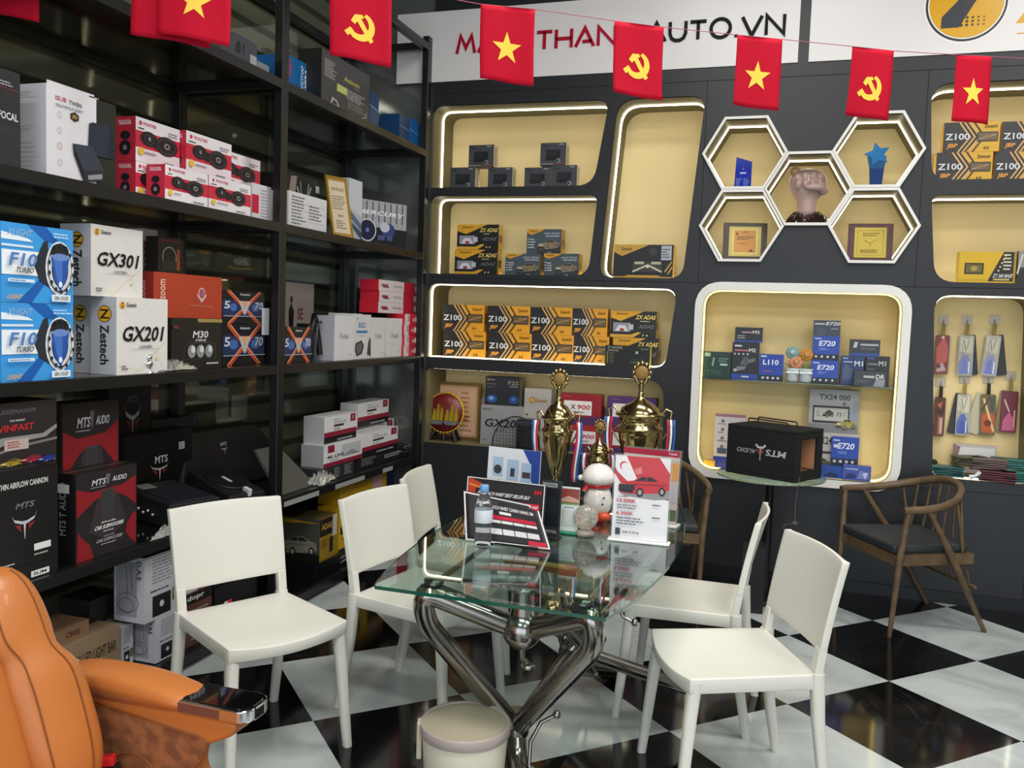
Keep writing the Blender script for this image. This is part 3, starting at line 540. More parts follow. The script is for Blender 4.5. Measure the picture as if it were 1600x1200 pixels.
def leaner(name, label, cat, P, col, frame, ops, tilt=.25, axis='X', w=.15, h=.3, z0=0, th=.015, yaw=0):
    root = empty(name, P, yaw); tag(root, label, cat); g = M(); c, s = math.cos(tilt), math.sin(tilt)
    fr = Matrix(((1, 0, 0, 0), (0, c, s, 0), (0, -s, c, 0), (0, 0, 0, 1)))
    e = .06*w
    for a, b in (((-w/2, 0, 0), (-w/2+e, th, h)), ((w/2-e, 0, 0), (w/2, th, h)), ((-w/2+e, 0, 0), (w/2-e, th, e)), ((-w/2+e, 0, h-e), (w/2-e, th, h))): g.box(a, b, frame, fr)
    g.obj('frame', root)
    g = M(); g.box((-w/2+e, .004, e), (w/2-e, th-.002, h-e), pm(col), fr)
    g.art((fr @ Vector((-w/2+e, .0038, e)), fr.to_3x3() @ Vector((1, 0, 0)), fr.to_3x3() @ Vector((0, 0, 1)), fr.to_3x3() @ Vector((0, -1, 0))), w-2*e, h-2*e, ops); g.obj('certificate', root)
    return root
GOLD = mat('#c8a840', .25, metal=.8)
cert = [('r', .06, .05, .94, .95, '#cfc0a4'), T('CERTIFICATE', .15, .78, .85, .83, '#7a5a30'), ('tl', .12, .45, .88, .7, 6, '#8a7a60'), T('2022', .35, .33, .65, .37, '#7a5a30'), ('tl', .2, .12, .8, .28, 4, '#8a7a60')]
P = aX(540, 368, F0-.03)
leaner('framed_certificate', 'narrow gold framed certificate leaning between the white spec box and a brochure', 'certificate', (F0-.03, P.y-.02, S2), '#a87b3a', GOLD, cert, .22, w=.15, h=.35, yaw=PI/2-.35)
o = bx('white brochure box with blue car pictures beside the gold certificate', 545, 566, 302, S2, F0-.1, .12, '#b9c2cc', {'F': [('p', [(0, .55), (1, .42), (1, 1), (0, 1)], '#cfd6dc'), ('p', [(0, .4), (1, .2), (1, .3), (0, .52)], '#5a7090'), ('p', [(0, .3), (1, .05), (1, .18), (0, .35)], '#3d5274')]}, h=.36)
o = bx('silver striped speaker box with blue speakers on the front beside the end post', 565, 617, 326, S2, F0-.1, .12, '#a5a7ab', {'F': [('l', x, .55, x, .97, .025, '#3c3e44') for x in [.08+.105*i for i in range(9)]]+[('r', 0, 0, 1, .42, '#1d1f27'), T('MERCURY', .12, .68, .92, .78, '#f0f0f2', 0, .2), ('e', .3, .34, .25, .25, '#cfd4e2'), ('e', .3, .34, .22, .22, '#1c2440'), ('e', .3, .34, .05, .05, '#6a80c0'), ('e', .66, .38, .2, .16, '#39457a'), ('e', .6, .44, .14, .11, '#c2c6d0'), ('r', .48, .15, .6, .26, '#4a5788'), ('r', .64, .15, .74, .26, '#4a5788')], 'L': [('r', 0, 0, 1, 1, '#b8203a')]}, sides={'L': '#b8203a', 'R': '#d5d4d2'}, rz=-.42, h=.28)
o = bx('pale grey carton half hidden behind the end post on the upper shelf', 639, 657, 322, S2, F0-.3, .2, '#b7b8b6', {'F': [('l', .1, .2, .5, .8, .02, '#8a8c8a')]}, h=.30)
# shelf 2.628
o = bx('grey metal amplifier showing its grille under the red flags on the top shelf', 300, 402, 47, S3, F0-.03, .3, '#3e4148', {'F': [('tl', .05, .1, .55, .4, 3, '#26282c'), T('dB', .64, .35, .73, .75, '#15161a'), T('!', .77, .35, .79, .75, '#15161a'), ('r', .88, .15, .99, .5, '#9a9c9a')], 'L': [('r', .05, .1, .95, .9, '#4a4d53')]}, name='amplifier', cat='amplifier', h=.12)
o = bx('light grey carton next to the middle post on the top shelf', 400, 421, 82, S3, F0-.2, .2, '#8f9496', {}, h=.13)
def bl(t): return [('l', .0, .62, 1, .55, .015, '#a8cdf0'), ('r', .15, .1, .5, .13, '#cfe2f4')]
o = bx('blue box with white lettering beside the middle post on the top shelf', 447, 484, 96, S3, F0-.12, .2, '#15619e', {'F': [T('VIETMAP', .62, .3, .74, .9, '#bcd6ee', 90), T('CAMERA', .78, .1, .9, .85, '#dfeaf5', 90), T('HD', .1, .5, .22, .9, '#c23a52', 90)]}, h=.2)
o = bx('large dark grey box with gold lettering and a white hexagon outline on the top shelf', 503, 579, 74, S3, F0-.03, .14, '#403f40', {'F': [('tl', .06, .52, .3, .86, 9, '#a8a8a6'), T('Aozoom', .44, .62, .76, .72, '#b8b04a', 0, .2), T('ALPS', .66, .55, .78, .6, '#77767a'), ('r', .3, .36, .5, .5, '#bcc470'), ('tl', .5, .3, .9, .5, 5, '#b8b8b6'), ('tl', .52, .14, .92, .28, 4, '#8a8a88'), ('l', .66, .05, .72, .01, .015, '#cfcfcc'), ('l', .72, .01, .92, .12, .015, '#cfcfcc'), ('l', .92, .12, .92, .22, .015, '#cfcfcc'), ('p', [(.16, .04), (.2, .2), (.3, .17), (.36, .05)], '#b8b8b4'), ('p', [(.19, .07), (.22, .16), (.29, .14), (.31, .08)], '#403f40')], 'L': [('p', [(.2, .2), (.7, .35), (.5, .8), (.15, .6)], '#262524')]}, sides={'L': '#1c1b1b'})
o['_t']; 
for lbl, xl, xr, F, H in (('bright blue narrow box right of the large dark grey box', 578, 592, F0-.06, .22), ('dark blue box in shade in the middle of the top shelf right bay', 601, 622, F0-.22, .16), ('blue box with a pale stripe tucked beside the end post', 641, 657, F0-.06, .19), ('dark blue box left of the one beside the end post', 625, 641, F0-.06, .18)):
    bx(lbl, xl, xr, 160, S3, F, .14, '#1a6ab0' if 'dark' not in lbl else '#123f6c', {'F': bl('x')}, h=H, group='blue boxes on the top shelf')
# shelf 1.271 first bay
a = bx('bright blue and white car lamp box, lower of two stacked at the left edge', 1, 114, 472, S1, F0-.005, .16, '#3f9be0', {'F': f10()}, group='blue and white boxes stacked at the left edge')
a2 = bx('bright blue and white car lamp box, upper of two stacked at the left edge', 1, 114, 372, top(a)+.001, F0-.005, .16, '#3f9be0', {'F': f10()}, group='blue and white boxes stacked at the left edge', h=top(a)-S1-.002)
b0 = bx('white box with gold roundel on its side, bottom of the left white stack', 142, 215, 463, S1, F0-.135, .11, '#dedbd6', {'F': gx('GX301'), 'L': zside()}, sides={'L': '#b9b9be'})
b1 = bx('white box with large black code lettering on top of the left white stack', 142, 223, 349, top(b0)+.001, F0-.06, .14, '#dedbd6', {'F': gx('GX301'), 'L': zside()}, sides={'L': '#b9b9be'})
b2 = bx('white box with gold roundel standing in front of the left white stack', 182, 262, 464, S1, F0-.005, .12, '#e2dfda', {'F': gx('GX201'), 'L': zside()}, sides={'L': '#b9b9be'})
bx('narrow white box with a vertical red code behind the white stack', 224, 246, 357, S1, F0-.28, .08, '#dcd6d6', {'F': [T('000208', .05, .4, .3, .92, '#c02a30', 90), ('r', .5, .62, .85, .76, '#d8606a'), ('tl', .5, .8, .95, .95, 3, '#b8a0a0')]})
c1 = bx('black lamp kit box with three silver lenses under the orange box', 268, 347, 497, S1, F0-.03, .16, '#211f1d', {'F': [('r', .5, .93, 1, 1, '#a08a50'), T('M30', .4, .62, .7, .76, '#d8d8d8', 0, .3), T('MINI', .46, .55, .66, .6, '#c8c8c8'), ('p', [(.2, .2), (.24, .48), (.34, .55), (.78, .55), (.86, .48), (.88, .2)], '#35332f'), ('p', [(.23, .22), (.26, .46), (.34, .51), (.78, .51), (.83, .46), (.85, .22)], '#1a1917')]+[('e', x, .36, .12, .13, '#8d9094') for x in (.38, .55, .72)]+[('e', x+.02, .4, .06, .07, '#d5d8da') for x in (.38, .55, .72)]+[('tl', .04, .08, .35, .16, 1, '#b05040'), ('tl', .66, .08, .95, .15, 1, '#c8c8c8'), ('r', .02, .8, .12, .86, '#6a2a38')]})
c2 = bx('large orange red box with a shield emblem resting on the black lamp kit box', 240, 347, 424, top(c1)+.001, F0-.13, .13, '#b3422a', {'F': orange(), 'L': [T('Aozoom', .4, .15, .7, .8, '#d8a090', 90)]}, sides={'L': '#a02f2c'})
bx('small black box with a padlock picture standing behind on the orange box', 247, 286, 364, top(c2)+.001, F0-.17, .06, '#221d1a', {'F': [T('SQUAREWAY', .06, .86, .9, .94, '#8a2a2a'), ('o', .45, .45, .3, .3, .035, '#9fa39c'), ('r', .15, .08, .8, .35, '#262a28'), ('r', .74, .1, .86, .7, '#a04a2a')]}, h=.15)
x1 = bx('black box with an orange X print, bottom of its stack', 348, 413, 506, S1, F0-.13, .11, '#1b1b20', {'F': xbox()}, group='orange X boxes on the left rack')
x2 = bx('black box with an orange X print, top of its stack beside the orange box', 348, 413, 453, top(x1)+.002, F0-.13, .11, '#1b1b20', {'F': xbox()}, group='orange X boxes on the left rack')
bx('black box with an orange X print half hidden beside the middle post', 414, 424, 510, S1, F0-.2, .11, '#1b1b20', {'F': xbox()}, group='orange X boxes on the left rack')
bx('small white card on the stack of orange X boxes by the middle post', 413, 421, 462, top(x1)-.05, F0-.07, .012, '#c8ccd4', {}, h=.13)
# clear plastic wrap with a small chrome figure at the shelf front
def crumple(name, label, cat, P, sx, sy, sz, m, seed=1, n=16):
    random.seed(seed); g = M()
    def f(u, v):
        a = 2*PI*u; r = v; k = .75+.25*math.sin(3*a+seed)+.12*math.sin(7*a+seed*2)
        return (sx*r*math.cos(a)*k, sy*r*math.sin(a)*k, .002+sz*(1-r**1.6)*(0.55+.45*math.sin(9*a+r*11+seed)*math.cos(5*r*PI+seed)) + sz*.1*random.random())
    g.slab(f, lambda u, v: (f(u, v)[0]*.99, f(u, v)[1]*.99, max(0., f(u, v)[2]-.003)), n*2, n, m); o = g.obj(name, None, P); tag(o, label, cat); return o
PLAS = mat('#d5dbd6', .12, trans=.75, ior=1.3, name='clear_film', spec=.9)
P = aX(270, 565, F0-.02); crumple('plastic_wrap', 'crumpled clear plastic wrap lying before the white and black boxes', 'packaging', (F0-.022, P.y, S1+.001), .022, .17, .05, PLAS, 3)
P = aX(232, 560, F0-.005); g = M(); CH_ = mat('#d8dadc', .12, metal=1); g.lathe([(.016, 0), (.016, .004), (.004, .008), (.005, .02), (.014, .034), (.012, .046), (.003, .05)], CH_); g.ball((0, 0, .062), .011, CH_); g.ball((0, .012, .036), .007, CH_); g.ball((0, -.012, .036), .007, CH_)
tag(g.obj('chrome_figurine', None, (XS-.021, P.y, S1+.0005)), 'tiny chrome figurine at the shelf edge before the white boxes', 'figurine')
# shelf 1.271 second bay
bx('black box with an orange X print just right of the middle post, alone', 444, 487, 511, S1, F0-.05, .12, '#1b1b20', {'F': xbox()}, group='orange X boxes on the left rack')
bx('pale picture card with a suited figure standing at the back of the shelf', 447, 491, 440, S1, F0-.42, .02, '#b4aca6', {'F': [('r', 0, 0, 1, .35, '#8a8078'), ('p', [(.12, .35), (.1, .62), (.18, .72), (.28, .62), (.26, .35)], '#201c1c'), ('e', .19, .77, .035, .05, '#5a4640'), T('SE', .4, .5, .6, .66, '#8a4048')]}, name='picture_card', cat='card')
bx('small dark green carton in the shade behind the orange X box', 450, 484, 488, S1, F0-.22, .1, '#1f3a2c', {}, h=.17)
BLK = mat('#151516', .45, name='black_plastic')
P = aX(490, 560, F0-.1); g = M(); g.tube([(0, -.05, .02), (0, -.045, .12), (.01, -.03, .2), (0, .0, .245), (-.01, .03, .22), (0, .045, .12), (.01, .05, .03)], .016, BLK); g.tube([(.02, -.03, .01), (.03, -.03, .12), (.02, 0, .2), (.02, .04, .21)], .008, mat('#3a3c40', .3)); g.box((-.06, -.08, 0), (.01, -.02, .2), BLK)
tag(g.obj('dash_camera_mount', None, (F0-.1, P.y, S1+.001)), 'black curved camera mount standing between the orange X box and white boxes', 'mount')
def fobi(): return [T('Fobi', .3, .48, .72, .6, '#2a2a2e', 0, 0, False), ('tl', .76, .1, .92, .15, 1, '#a0a0a4'), ('tl', .3, .33, .7, .36, 1, '#c8c8cc')]
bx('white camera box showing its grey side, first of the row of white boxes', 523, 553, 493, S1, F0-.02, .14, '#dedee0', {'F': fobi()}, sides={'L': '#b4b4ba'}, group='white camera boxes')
bx('white camera box with blue lettering and a mirror picture', 553, 580, 491, S1, F0-.035, .12, '#dedee0', {'F': [T('BSD', .28, .7, .7, .82, '#2f7fc0'), ('r', .15, .58, .8, .64, '#3a86c8'), ('tl', .3, .5, .7, .54, 1, '#a0a0a8'), ('o', .2, .9, .03, .04, .01, '#444'), ('p', [(.08, .2), (.12, .36), (.45, .42), (.6, .3), (.5, .12), (.2, .06)], '#25272c'), ('p', [(.14, .22), (.2, .33), (.42, .37), (.5, .28), (.42, .15), (.22, .11)], '#5a5e66'), ('p', [(.78, .1), (.86, .4), (.97, .5), (1, .05)], '#2a2c30')]}, group='white camera boxes')
bx('white camera box with small black lettering right of the one with blue lettering', 581, 602, 496, S1, F0-.035, .11, '#dedee0', {'F': fobi()}, group='white camera boxes')
bx('white camera box at the right end of the row beside red boxes', 605, 629, 497, S1, F0-.035, .12, '#dedee0', {'F': fobi()}, group='white camera boxes')
bx('white box with open lid behind the row of white camera boxes', 532, 566, 489, S1, F0-.16, .08, '#c4c6c6', {'F': [('e', .4, .95, .03, .02, '#222')]})
bx('dark carton at the back behind the stack of red boxes', 578, 594, 450, S1, F0-.3, .1, '#202324', {})
z = S1; k = 0
ORD = ['lowest', 'second lowest', 'third from the bottom', 'fourth from the bottom', 'fifth from the bottom', 'second from the top', 'topmost']
for i in range(7):
    xl, xr = (630, 655) if i < 4 else (589, 656)
    o = bx('flat red and white box, %s in the stack beside the end post' % ORD[i], xl+(i % 2), xr-(i % 3), 560, z, F0-.02-(.0 if i < 4 else .05), .13, '#c21f33', {'F': [('r', 0, 0, .3, 1, '#d8d0d6'), ('r', .2, .3, .25, .9, '#c21f33'), ('r', .5, .3, .62, .6, '#e0a8ac'), ('r', .66, .25, .84, .75, '#ead8dc')] if i < 4 else denso()+[('r', .82, .25, .92, .75, '#ead8dc')]}, h=.068, group='flat red and white boxes')
    z += .069
# shelf .602 first bay
a = bx('black subwoofer box at the bottom of the left stack, lowest on the shelf', -30, 90, 868, S0, F0-.01, .22, '#1d1c1d', {'F': [('r', .63, .1, .88, .5, '#e8e8e8'), T('SLIM', .66, .2, .84, .4, '#222'), ('tl', .1, .3, .4, .6, 1, '#c8c8c8')], 'L': []}, h=.052)
b = bx('black box with a horned emblem and white headline in the middle of the left stack', -30, 90, 745, top(a)+.001, F0-.01, .22, '#1a1919', {'F': [T('ULTRA-THIN AIRFLOW CANNON', .02, .82, .86, .88, '#d8d8d8'), T('MTS', .42, .6, .66, .66, '#77787c', 0, .5)]+bull(.54, .45, .17)+[('r', .66, .13, .89, .2, '#e8e8e8'), ('tl', .66, .07, .88, .11, 1, '#a8a8a8'), ('tl', .2, .04, .4, .07, 1, '#c8c8c8')], 'R': []})
c = bx('dark box with red headline and colourful cars on top of the left stack', -30, 88, 634, top(b)+.001, F0-.01, .22, '#2a2627', {'F': [T('PASSENGER', .1, .84, .7, .9, '#55555a', 0, .3), T('FOR VINFAST', .36, .72, .56, .75, '#c8c8c8'), T('VINFAST', .2, .58, .68, .68, '#b52a30'), ('p', [(0, .34), (.25, .5), (.8, .5), (1, .62), (1, .56), (.84, .44), (.3, .4), (0, .26)], '#8d8a88'), ('p', [(0, .24), (.4, .36), (1, .42), (1, .38), (.4, .32), (0, .2)], '#77726f'), ('r', .28, .3, .6, .46, '#b8a8a0'), ('tl', .32, .33, .56, .44, 3, '#a04040')]+car(.22, .06, .52, .19, '#a8922a')+car(.48, .08, .76, .21, '#a82838')+car(.7, .06, .95, .18, '#2a3e9c')})
m1 = bx('black and red subwoofer box standing at the front of the shelf', 117, 214, 742, S0, F0-.02, .1, '#1a1718', {'F': mtsred(True), 'L': [T('MTS T AUDIO', .3, .3, .6, .9, '#8a8a8c', 90), ('r', .2, .78, .75, .88, '#d0d0d0')]})
m2 = bx('black and red subwoofer box in the upper row behind the standing one', 96, 186, 632, S0, F0-.13, .1, '#1a1718', {'F': mtsred()})
bx('tall black box with a silver horned emblem behind the red printed boxes', 170, 236, 602, S0, -2.9, .06, '#141314', {'F': [T('MTS', .42, .84, .66, .9, '#55565a', 0, .3)]+bull(.55, .72, .2)+[('r', .68, .16, .9, .24, '#d0d0d0'), ('tl', .1, .06, .35, .1, 1, '#aaa')]})
bx('wide black box with horned emblem and a white price sticker', 194, 300, 684, S0, -2.79, .1, '#100f10', {'F': [T('MTS', .43, .58, .62, .68, '#d8d8da')]+bull(.5, .5, .14)+[('sticker', .78, .72, .87, .82, '#d8d8d8')]})
bx('dark green edged carton leaning behind the wide black box', 237, 309, 658, S0, -2.9, .06, '#1d2420', {'F': [('r', .93, .1, .95, .98, '#4f7a66'), ('tl', .4, .86, .8, .92, 1, '#555')]})
# under seat subwoofers
def wedge(name, label, P, rz, w, d, h, h2, parts):
    root = empty(name, P, rz); tag(root, label, 'subwoofer'); g = M()
    g.hexa([(-w/2, 0, 0), (w/2, 0, 0), (w/2, d, 0), (-w/2, d, 0)], [(-w/2, .01, h), (w/2, .01, h2), (w/2, d-.01, h2), (-w/2, d-.01, h)], mat('#1c1d1f', .4)); ob = weld(g.obj('body', root, bevel=.008)); parts(root); return root
def amp_parts(root):
    zz = lambda x: .1315-.0315*(x+.175)/.35; g = M(); g.hexa([(-.06, .03, zz(-.06)-.012), (.16, .03, zz(.16)-.012), (.16, .25, zz(.16)-.012), (-.06, .25, zz(-.06)-.012)], [(-.055, .035, zz(-.055)+.004), (.155, .035, zz(.155)+.004), (.155, .245, zz(.155)+.004), (-.055, .245, zz(-.055)+.004)], mat('#15181f', .5)); g.obj('grille', root)
    g = M(); g.hexa([(-.16, .05, zz(-.16)-.01), (-.09, .05, zz(-.09)-.01), (-.09, .12, zz(-.09)-.01), (-.16, .12, zz(-.16)-.01)], [(-.16, .05, zz(-.16)+.002), (-.09, .05, zz(-.09)+.002), (-.09, .12, zz(-.09)+.002), (-.16, .12, zz(-.16)+.002)], mat('#7c7d76', .4)); g.obj('nameplate', root)
    for i in range(7):
        g = M(); g.lathe([(.0055, 0), (.0055, .006), (.003, .007)], mat('#cfd2d0', .3), 10, fr=Matrix.Translation((-.14+.035*i, -.0005, .045+.012*(i % 2))) @ Matrix.Rotation(PI/2, 4, 'X')); g.obj('socket', root)
wedge('underseat_subwoofer', 'flat black under seat subwoofer with a row of sockets on its end', (-2.62, 3.05, S0+.001), -.3, .35, .27, .1315, .10, amp_parts)
def round_parts(root):
    g = M(); fr = Matrix.Translation((0, .11, .106)) @ Matrix.Rotation(math.atan2(.08, .36), 4, 'Y') @ Matrix.Scale(1.25, 4, (1, 0, 0))
    g.lathe([(.095, 0), (.095, .006), (.088, .008), (.075, .002), (.03, .004), (.0, .004)], mat('#0f1012', .5), 36, fr=fr); g.obj('speaker_cone', root)
    g = M(); g.box((-.028, -.008, .005), (.028, .008, .007), mat('#b8babc', .3), fr); g.obj('badge', root)
    g = M(); g.box((.1, .0, -.02), (.135, .02, .012), pm('#d0d0d0'), fr); g.obj('price_sticker', root)
wedge('underseat_subwoofer', 'black subwoofer with a round oval cone lying beside the first chair back', (-2.60, 3.45, S0+.001), -.3, .32, .22, .145, .065, round_parts)
P = aX(395, 770, F0-.12); root = empty('subwoofer_enclosure', (-2.83, 3.9, S0+.001), PI/2); tag(root, 'black sloping subwoofer enclosure with a small white emblem near the middle post', 'subwoofer')
g = M(); g.hexa([(-.45, -.08, 0), (.6, -.08, 0), (.6, .1, 0), (-.45, .1, 0)], [(-.32, -.01, .32), (.25, -.01, .31), (.25, .095, .31), (-.32, .095, .32)], mat('#17181a', .5)); weld(g.obj('body', root, bevel=.012))
g = M(); fr = (Vector((-.1, -.0485, .15)), Vector((1, 0, 0)), Vector((0, .2137, .9769)), Vector((0, -.9769, .2137))); g.art(fr, .1, .09, [T('MTS', .2, .8, .7, 1, '#c8c8cc')]+bull(.45, .6, .3)); g.obj('emblem', root)
PLB = mat('#c8ccc4', .15, trans=.6, ior=1.25, name='clear_bag', spec=.9)
P = aX(250, 850, F0-.02); crumple('coiled_cable_bag', 'small clear bag of cables at the shelf front before the flat subwoofer', 'bag', (F0-.0, P.y, S0+.001), .02, .09, .05, PLB, 5)
# shelf .602 second bay
P = aX(480, 730, F0-.1); g = M(); th = .012
g.hexa([(0, 0, 0), (.34, 0, 0), (.34, .02, 0), (0, .02, 0)], [(0, .15, .22), (.2, .15, .22), (.2, .165, .22), (0, .165, .22)], mat('#4b4c47', .5)); tag(g.obj('trim_panel', None, (F0-.04, aX(444, 770, F0).y+.03, S0+.001), (0, 0, PI/2)), 'dull grey sloping trim panel standing right of the middle post', 'panel')
P = aX(510, 745, F0-.03); crumple('plastic_bag', 'crumpled clear plastic bag before the white camera boxes', 'bag', (F0-.03, P.y-.05, S0+.001), .05, .16, .08, PLB, 9)
bk = bx('wide black box with fine print on its front under the white crimson boxes', 555, 640, 718, S0, F0-.05, .2, '#1b1b1d', {'F': [('tl', .1, .2, .4, .9, 5, '#77787a'), ('tl', .5, .3, .9, .7, 3, '#a8a8aa')]}, h=.07)
bk2 = bx('long dark grey box with columns of small print at the shelf front', 500, 553, 735, S0, F0-.03, .2, '#2c2d2f', {'F': [('tl', .05, .2, .25, .9, 5, '#6a6c6e'), ('tl', .4, .1, .62, .9, 6, '#8a8c8e'), ('tl', .7, .1, .95, .9, 6, '#8a8c8e')]}, h=.075)
gg = 'white camera boxes with crimson bands'
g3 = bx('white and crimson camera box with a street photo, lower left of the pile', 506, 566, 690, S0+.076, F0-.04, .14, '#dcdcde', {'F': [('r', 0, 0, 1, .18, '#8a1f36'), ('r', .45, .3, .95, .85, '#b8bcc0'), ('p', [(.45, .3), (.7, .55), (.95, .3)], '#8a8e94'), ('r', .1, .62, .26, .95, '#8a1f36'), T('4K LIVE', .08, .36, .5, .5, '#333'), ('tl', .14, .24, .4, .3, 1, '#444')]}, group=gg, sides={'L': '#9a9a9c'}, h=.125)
g4 = bx('white and crimson camera box at the lower right front of the pile', 566, 621, 690, S0+.071, F0-.045, .14, '#dcdcde', {'F': giftbox()}, group=gg, h=.14)
g5 = bx('white and crimson camera box mostly hidden behind the two lower front ones', 556, 615, 672, S0+.076, F0-.2, .12, '#dcdcde', {'F': giftbox()}, group=gg, h=.15)
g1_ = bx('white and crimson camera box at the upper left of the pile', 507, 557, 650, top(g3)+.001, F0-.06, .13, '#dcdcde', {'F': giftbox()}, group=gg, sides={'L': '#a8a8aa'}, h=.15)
g2_ = bx('white and crimson camera box at the upper right of the pile', 559, 607, 640, top(g5)+.001, F0-.16, .12, '#dcdcde', {'F': giftbox()}, group=gg, h=.15)
P = aX(632, 700, F0-.05); g = M(); WR = mat('#50524f', .35)
for k in range(5):
    g.tube([(.02*math.cos(t+k)+.01*k-.02, .055*math.sin(t+k)*(1-.1*k), .02+.012*k+.012*math.sin(2*t+k)) for t in [i*2*PI/14 for i in range(14)]], .003, WR, 6, closed=True)
tag(g.obj('wire_bundle', None, (F0-.05, P.y+.02, S0+.001)), 'tangle of dark wires in clear film beside the end post', 'cable')
for i, (xa, xb) in enumerate(((444, 498), (524, 569), (598, 613))):
    A = aX(xa, 778-i*18, XS); B = aX(xb, 770-i*18, XS); g = M(); g.box((XS, A.y, S0-.04), (XS+.003, B.y, S0-.015), pm('#9a9c9a')); tag(g.obj('price_rail_strip', None), ['long pale label strip', 'middle pale label strip', 'short pale label strip'][i]+' on the lower rack rail '+['next to the middle post', 'below the white camera boxes', 'near the end post'][i], 'label strip')
# lowest level near the floor
ZB = .072
def das(): return [('tl', .2, .55, .9, .95, 8, '#8a8a90'), ('tl', .15, .42, .9, .48, 1, '#55555a'), ('r', .2, .05, .68, .37, '#1c1c20'), ('e', .44, .22, .05, .05, '#c8c8cc'), ('r', .72, .2, .95, .4, '#6a5a40')]
def dasl(): return [('r', .08, .08, .75, .92, '#9c9ca4'), ('l', .4, .9, .45, .4, .01, '#55555c'), ('o', .45, .3, .2, .15, .01, '#55555c'), ('o', .4, .25, .14, .12, .01, '#55555c'), ('l', .55, .9, .6, .5, .01, '#55555c'), T('D.A.S', .76, .66, .9, .94, '#333338', -90)]
d1 = bx('white speaker carton at the left of the lower pair on the bottom shelf', 168+22, 208, 975, ZB, F0-.12, .16, '#b9bac0', {'L': dasl(), 'F': das()}, group='white speaker cartons', h=.17)
d2 = bx('white speaker carton at the right of the lower pair on the bottom shelf', 243, 284, 985, ZB, F0-.03, .14, '#c3c3ca', {'L': dasl(), 'F': das()}, group='white speaker cartons', h=.185)
d3 = bx('white speaker carton standing on top of the lower pair', 226, 285, 880, ZB+.186, F0-.03, .15, '#c3c3ca', {'L': dasl(), 'F': das()}, group='white speaker cartons', sides={'T': '#3a3a40'}, h=.27)
w1 = bx('long brown carton printed LED light bar on the bottom shelf', 92, 186, 968, ZB, F0-.1, .2, '#8f7a5e', {'F': [T('72W LED LIGHT BAR', .2, .5, .95, .72, '#3c3026')]}, h=.2)
bx('small brown carton with opened flap on top of the long brown carton', 82, 139, 935, top(w1)+.001, F0-.12, .15, '#8a6a50', {'F': [T('CREE', .35, .3, .75, .65, '#4a3020')]}, h=.06)
bx('black carton in shade at the back of the bottom shelf', 140, 186, 928, top(w1)+.001, F0-.2, .15, '#1a1a1a', {}, h=.09)
bx('dark blue small box with a sheet of paper on it on the bottom shelf', 100, 134, 1010, ZB, F0-.01, .1, '#1c2440', {'T': [('r', 0, 0, 1, 1, '#d8d8d8')]}, h=.16)
bx('brown red box with white lettering behind the first chair', 290, 330, 1000, ZB, F0-.02, .1, '#5a3a32', {'F': [('r', 0, .8, 1, 1, '#1a1a1a'), T('dopr', .05, .84, .7, .96, '#d8d8d8'), ('tl', .2, .1, .9, .7, 9, '#a09088')]}, h=.235)
bx('white and red carton seen through the gap of the first chair back', 292, 330, 950, ZB+.236, F0-.03, .12, '#c8c8cc', {'F': [('p', [(.4, 0), (1, 0), (1, .8), (.7, .8)], '#7a2a36')]}, h=.09)
bx('long black carton with grey lettering behind the first chair seat', 334, 436, 930, ZB+.2, F0-.05, .14, '#171718', {'F': [T('CRI', .1, .3, .4, .7, '#6a6c6a'), ('tl', .6, .5, .85, .8, 2, '#a0a0a0')]}, h=.12)
bx('black carton with a small red and white flag behind the first chair leg', 334, 400, 1000, ZB, F0-.04, .12, '#1c1c1e', {'F': [('r', .3, .35, .4, .6, '#c83a4a'), ('r', .22, .35, .3, .6, '#d8d8d8')]}, h=.195)
Y1, Y2 = '#b98f1c', '#c79a1e'
yb = bx('grey and yellow carton with a silver car photo at the right of the middle post', 500, 527, 812, .165, F0-.02, .3, '#8d6e1c', {'F': [('r', 0, .58, 1, .98, '#211d18'), T('ADAS', .1, .72, .7, .86, '#b8902a'), ('r', .72, .5, .98, 1, '#b8b4a8'), ('tl', .1, .3, .5, .5, 4, '#5a4010'), ('r', .55, .15, .75, .5, '#1c1812'), ('r', 0, .0, 1, .04, '#6a5010')], 'L': [('r', 0, 0, 1, .84, '#45453f'), ('p', [(0, .84), (1, .9), (0, .98)], '#b98a1c'), ('r', 0, 0, 1, .18, '#16150f')]+car(.05, .12, .95, .62, '#7c7c6c', '#2a2c2a')}, sides={'T': '#54482e', 'L': '#45453f'}, group='yellow cartons')
g = M(); g.box((-2.75, 4.1, ZB+.001), (XS-.04, 4.4, .163), mat('#0c0c0e', .3)); tag(g.obj('black_case', None), 'plain black case on the bottom shelf carrying the grey and yellow carton', 'case')
zz = ZB
for i, (H, l) in enumerate(((.13, 'black and yellow carton at the bottom of the yellow stack by the second chair'), (.1, 'yellow carton with dark label second from the bottom by the second chair'), (.11, 'yellow and black carton third from the bottom by the second chair'), (.13, 'plain yellow carton on top of the stack by the second chair'))):
    o = bx(l, 528, 600 if i == 3 else 575, 900, zz, F0-.05-.03*(i == 3), .14, '#c29a1e', {'F': [[('r', 0, 0, 1, .75, '#1a1816'), ('l', 0, .3, .9, .6, .08, '#8a8a88'), ('l', 0, .1, .9, .4, .08, '#8a8a88')], [('r', .05, .5, .5, .95, '#1a1816'), ('tl', .1, .1, .6, .35, 2, '#5a4010')], [('r', .2, .15, .75, .95, '#28251f'), ('tl', .25, .3, .7, .9, 5, '#a8a070')], [('r', .3, .7, .8, .74, '#5a4818'), ('r', .68, .2, .9, .75, '#c8a0a8')]][i]}, h=H, group='yellow cartons')
    zz += H+.001
bx('blue box on the bottom shelf near the end post', 592, 640, 740, ZB, F0-.2, .15, '#1f2f5c', {}, h=.43)
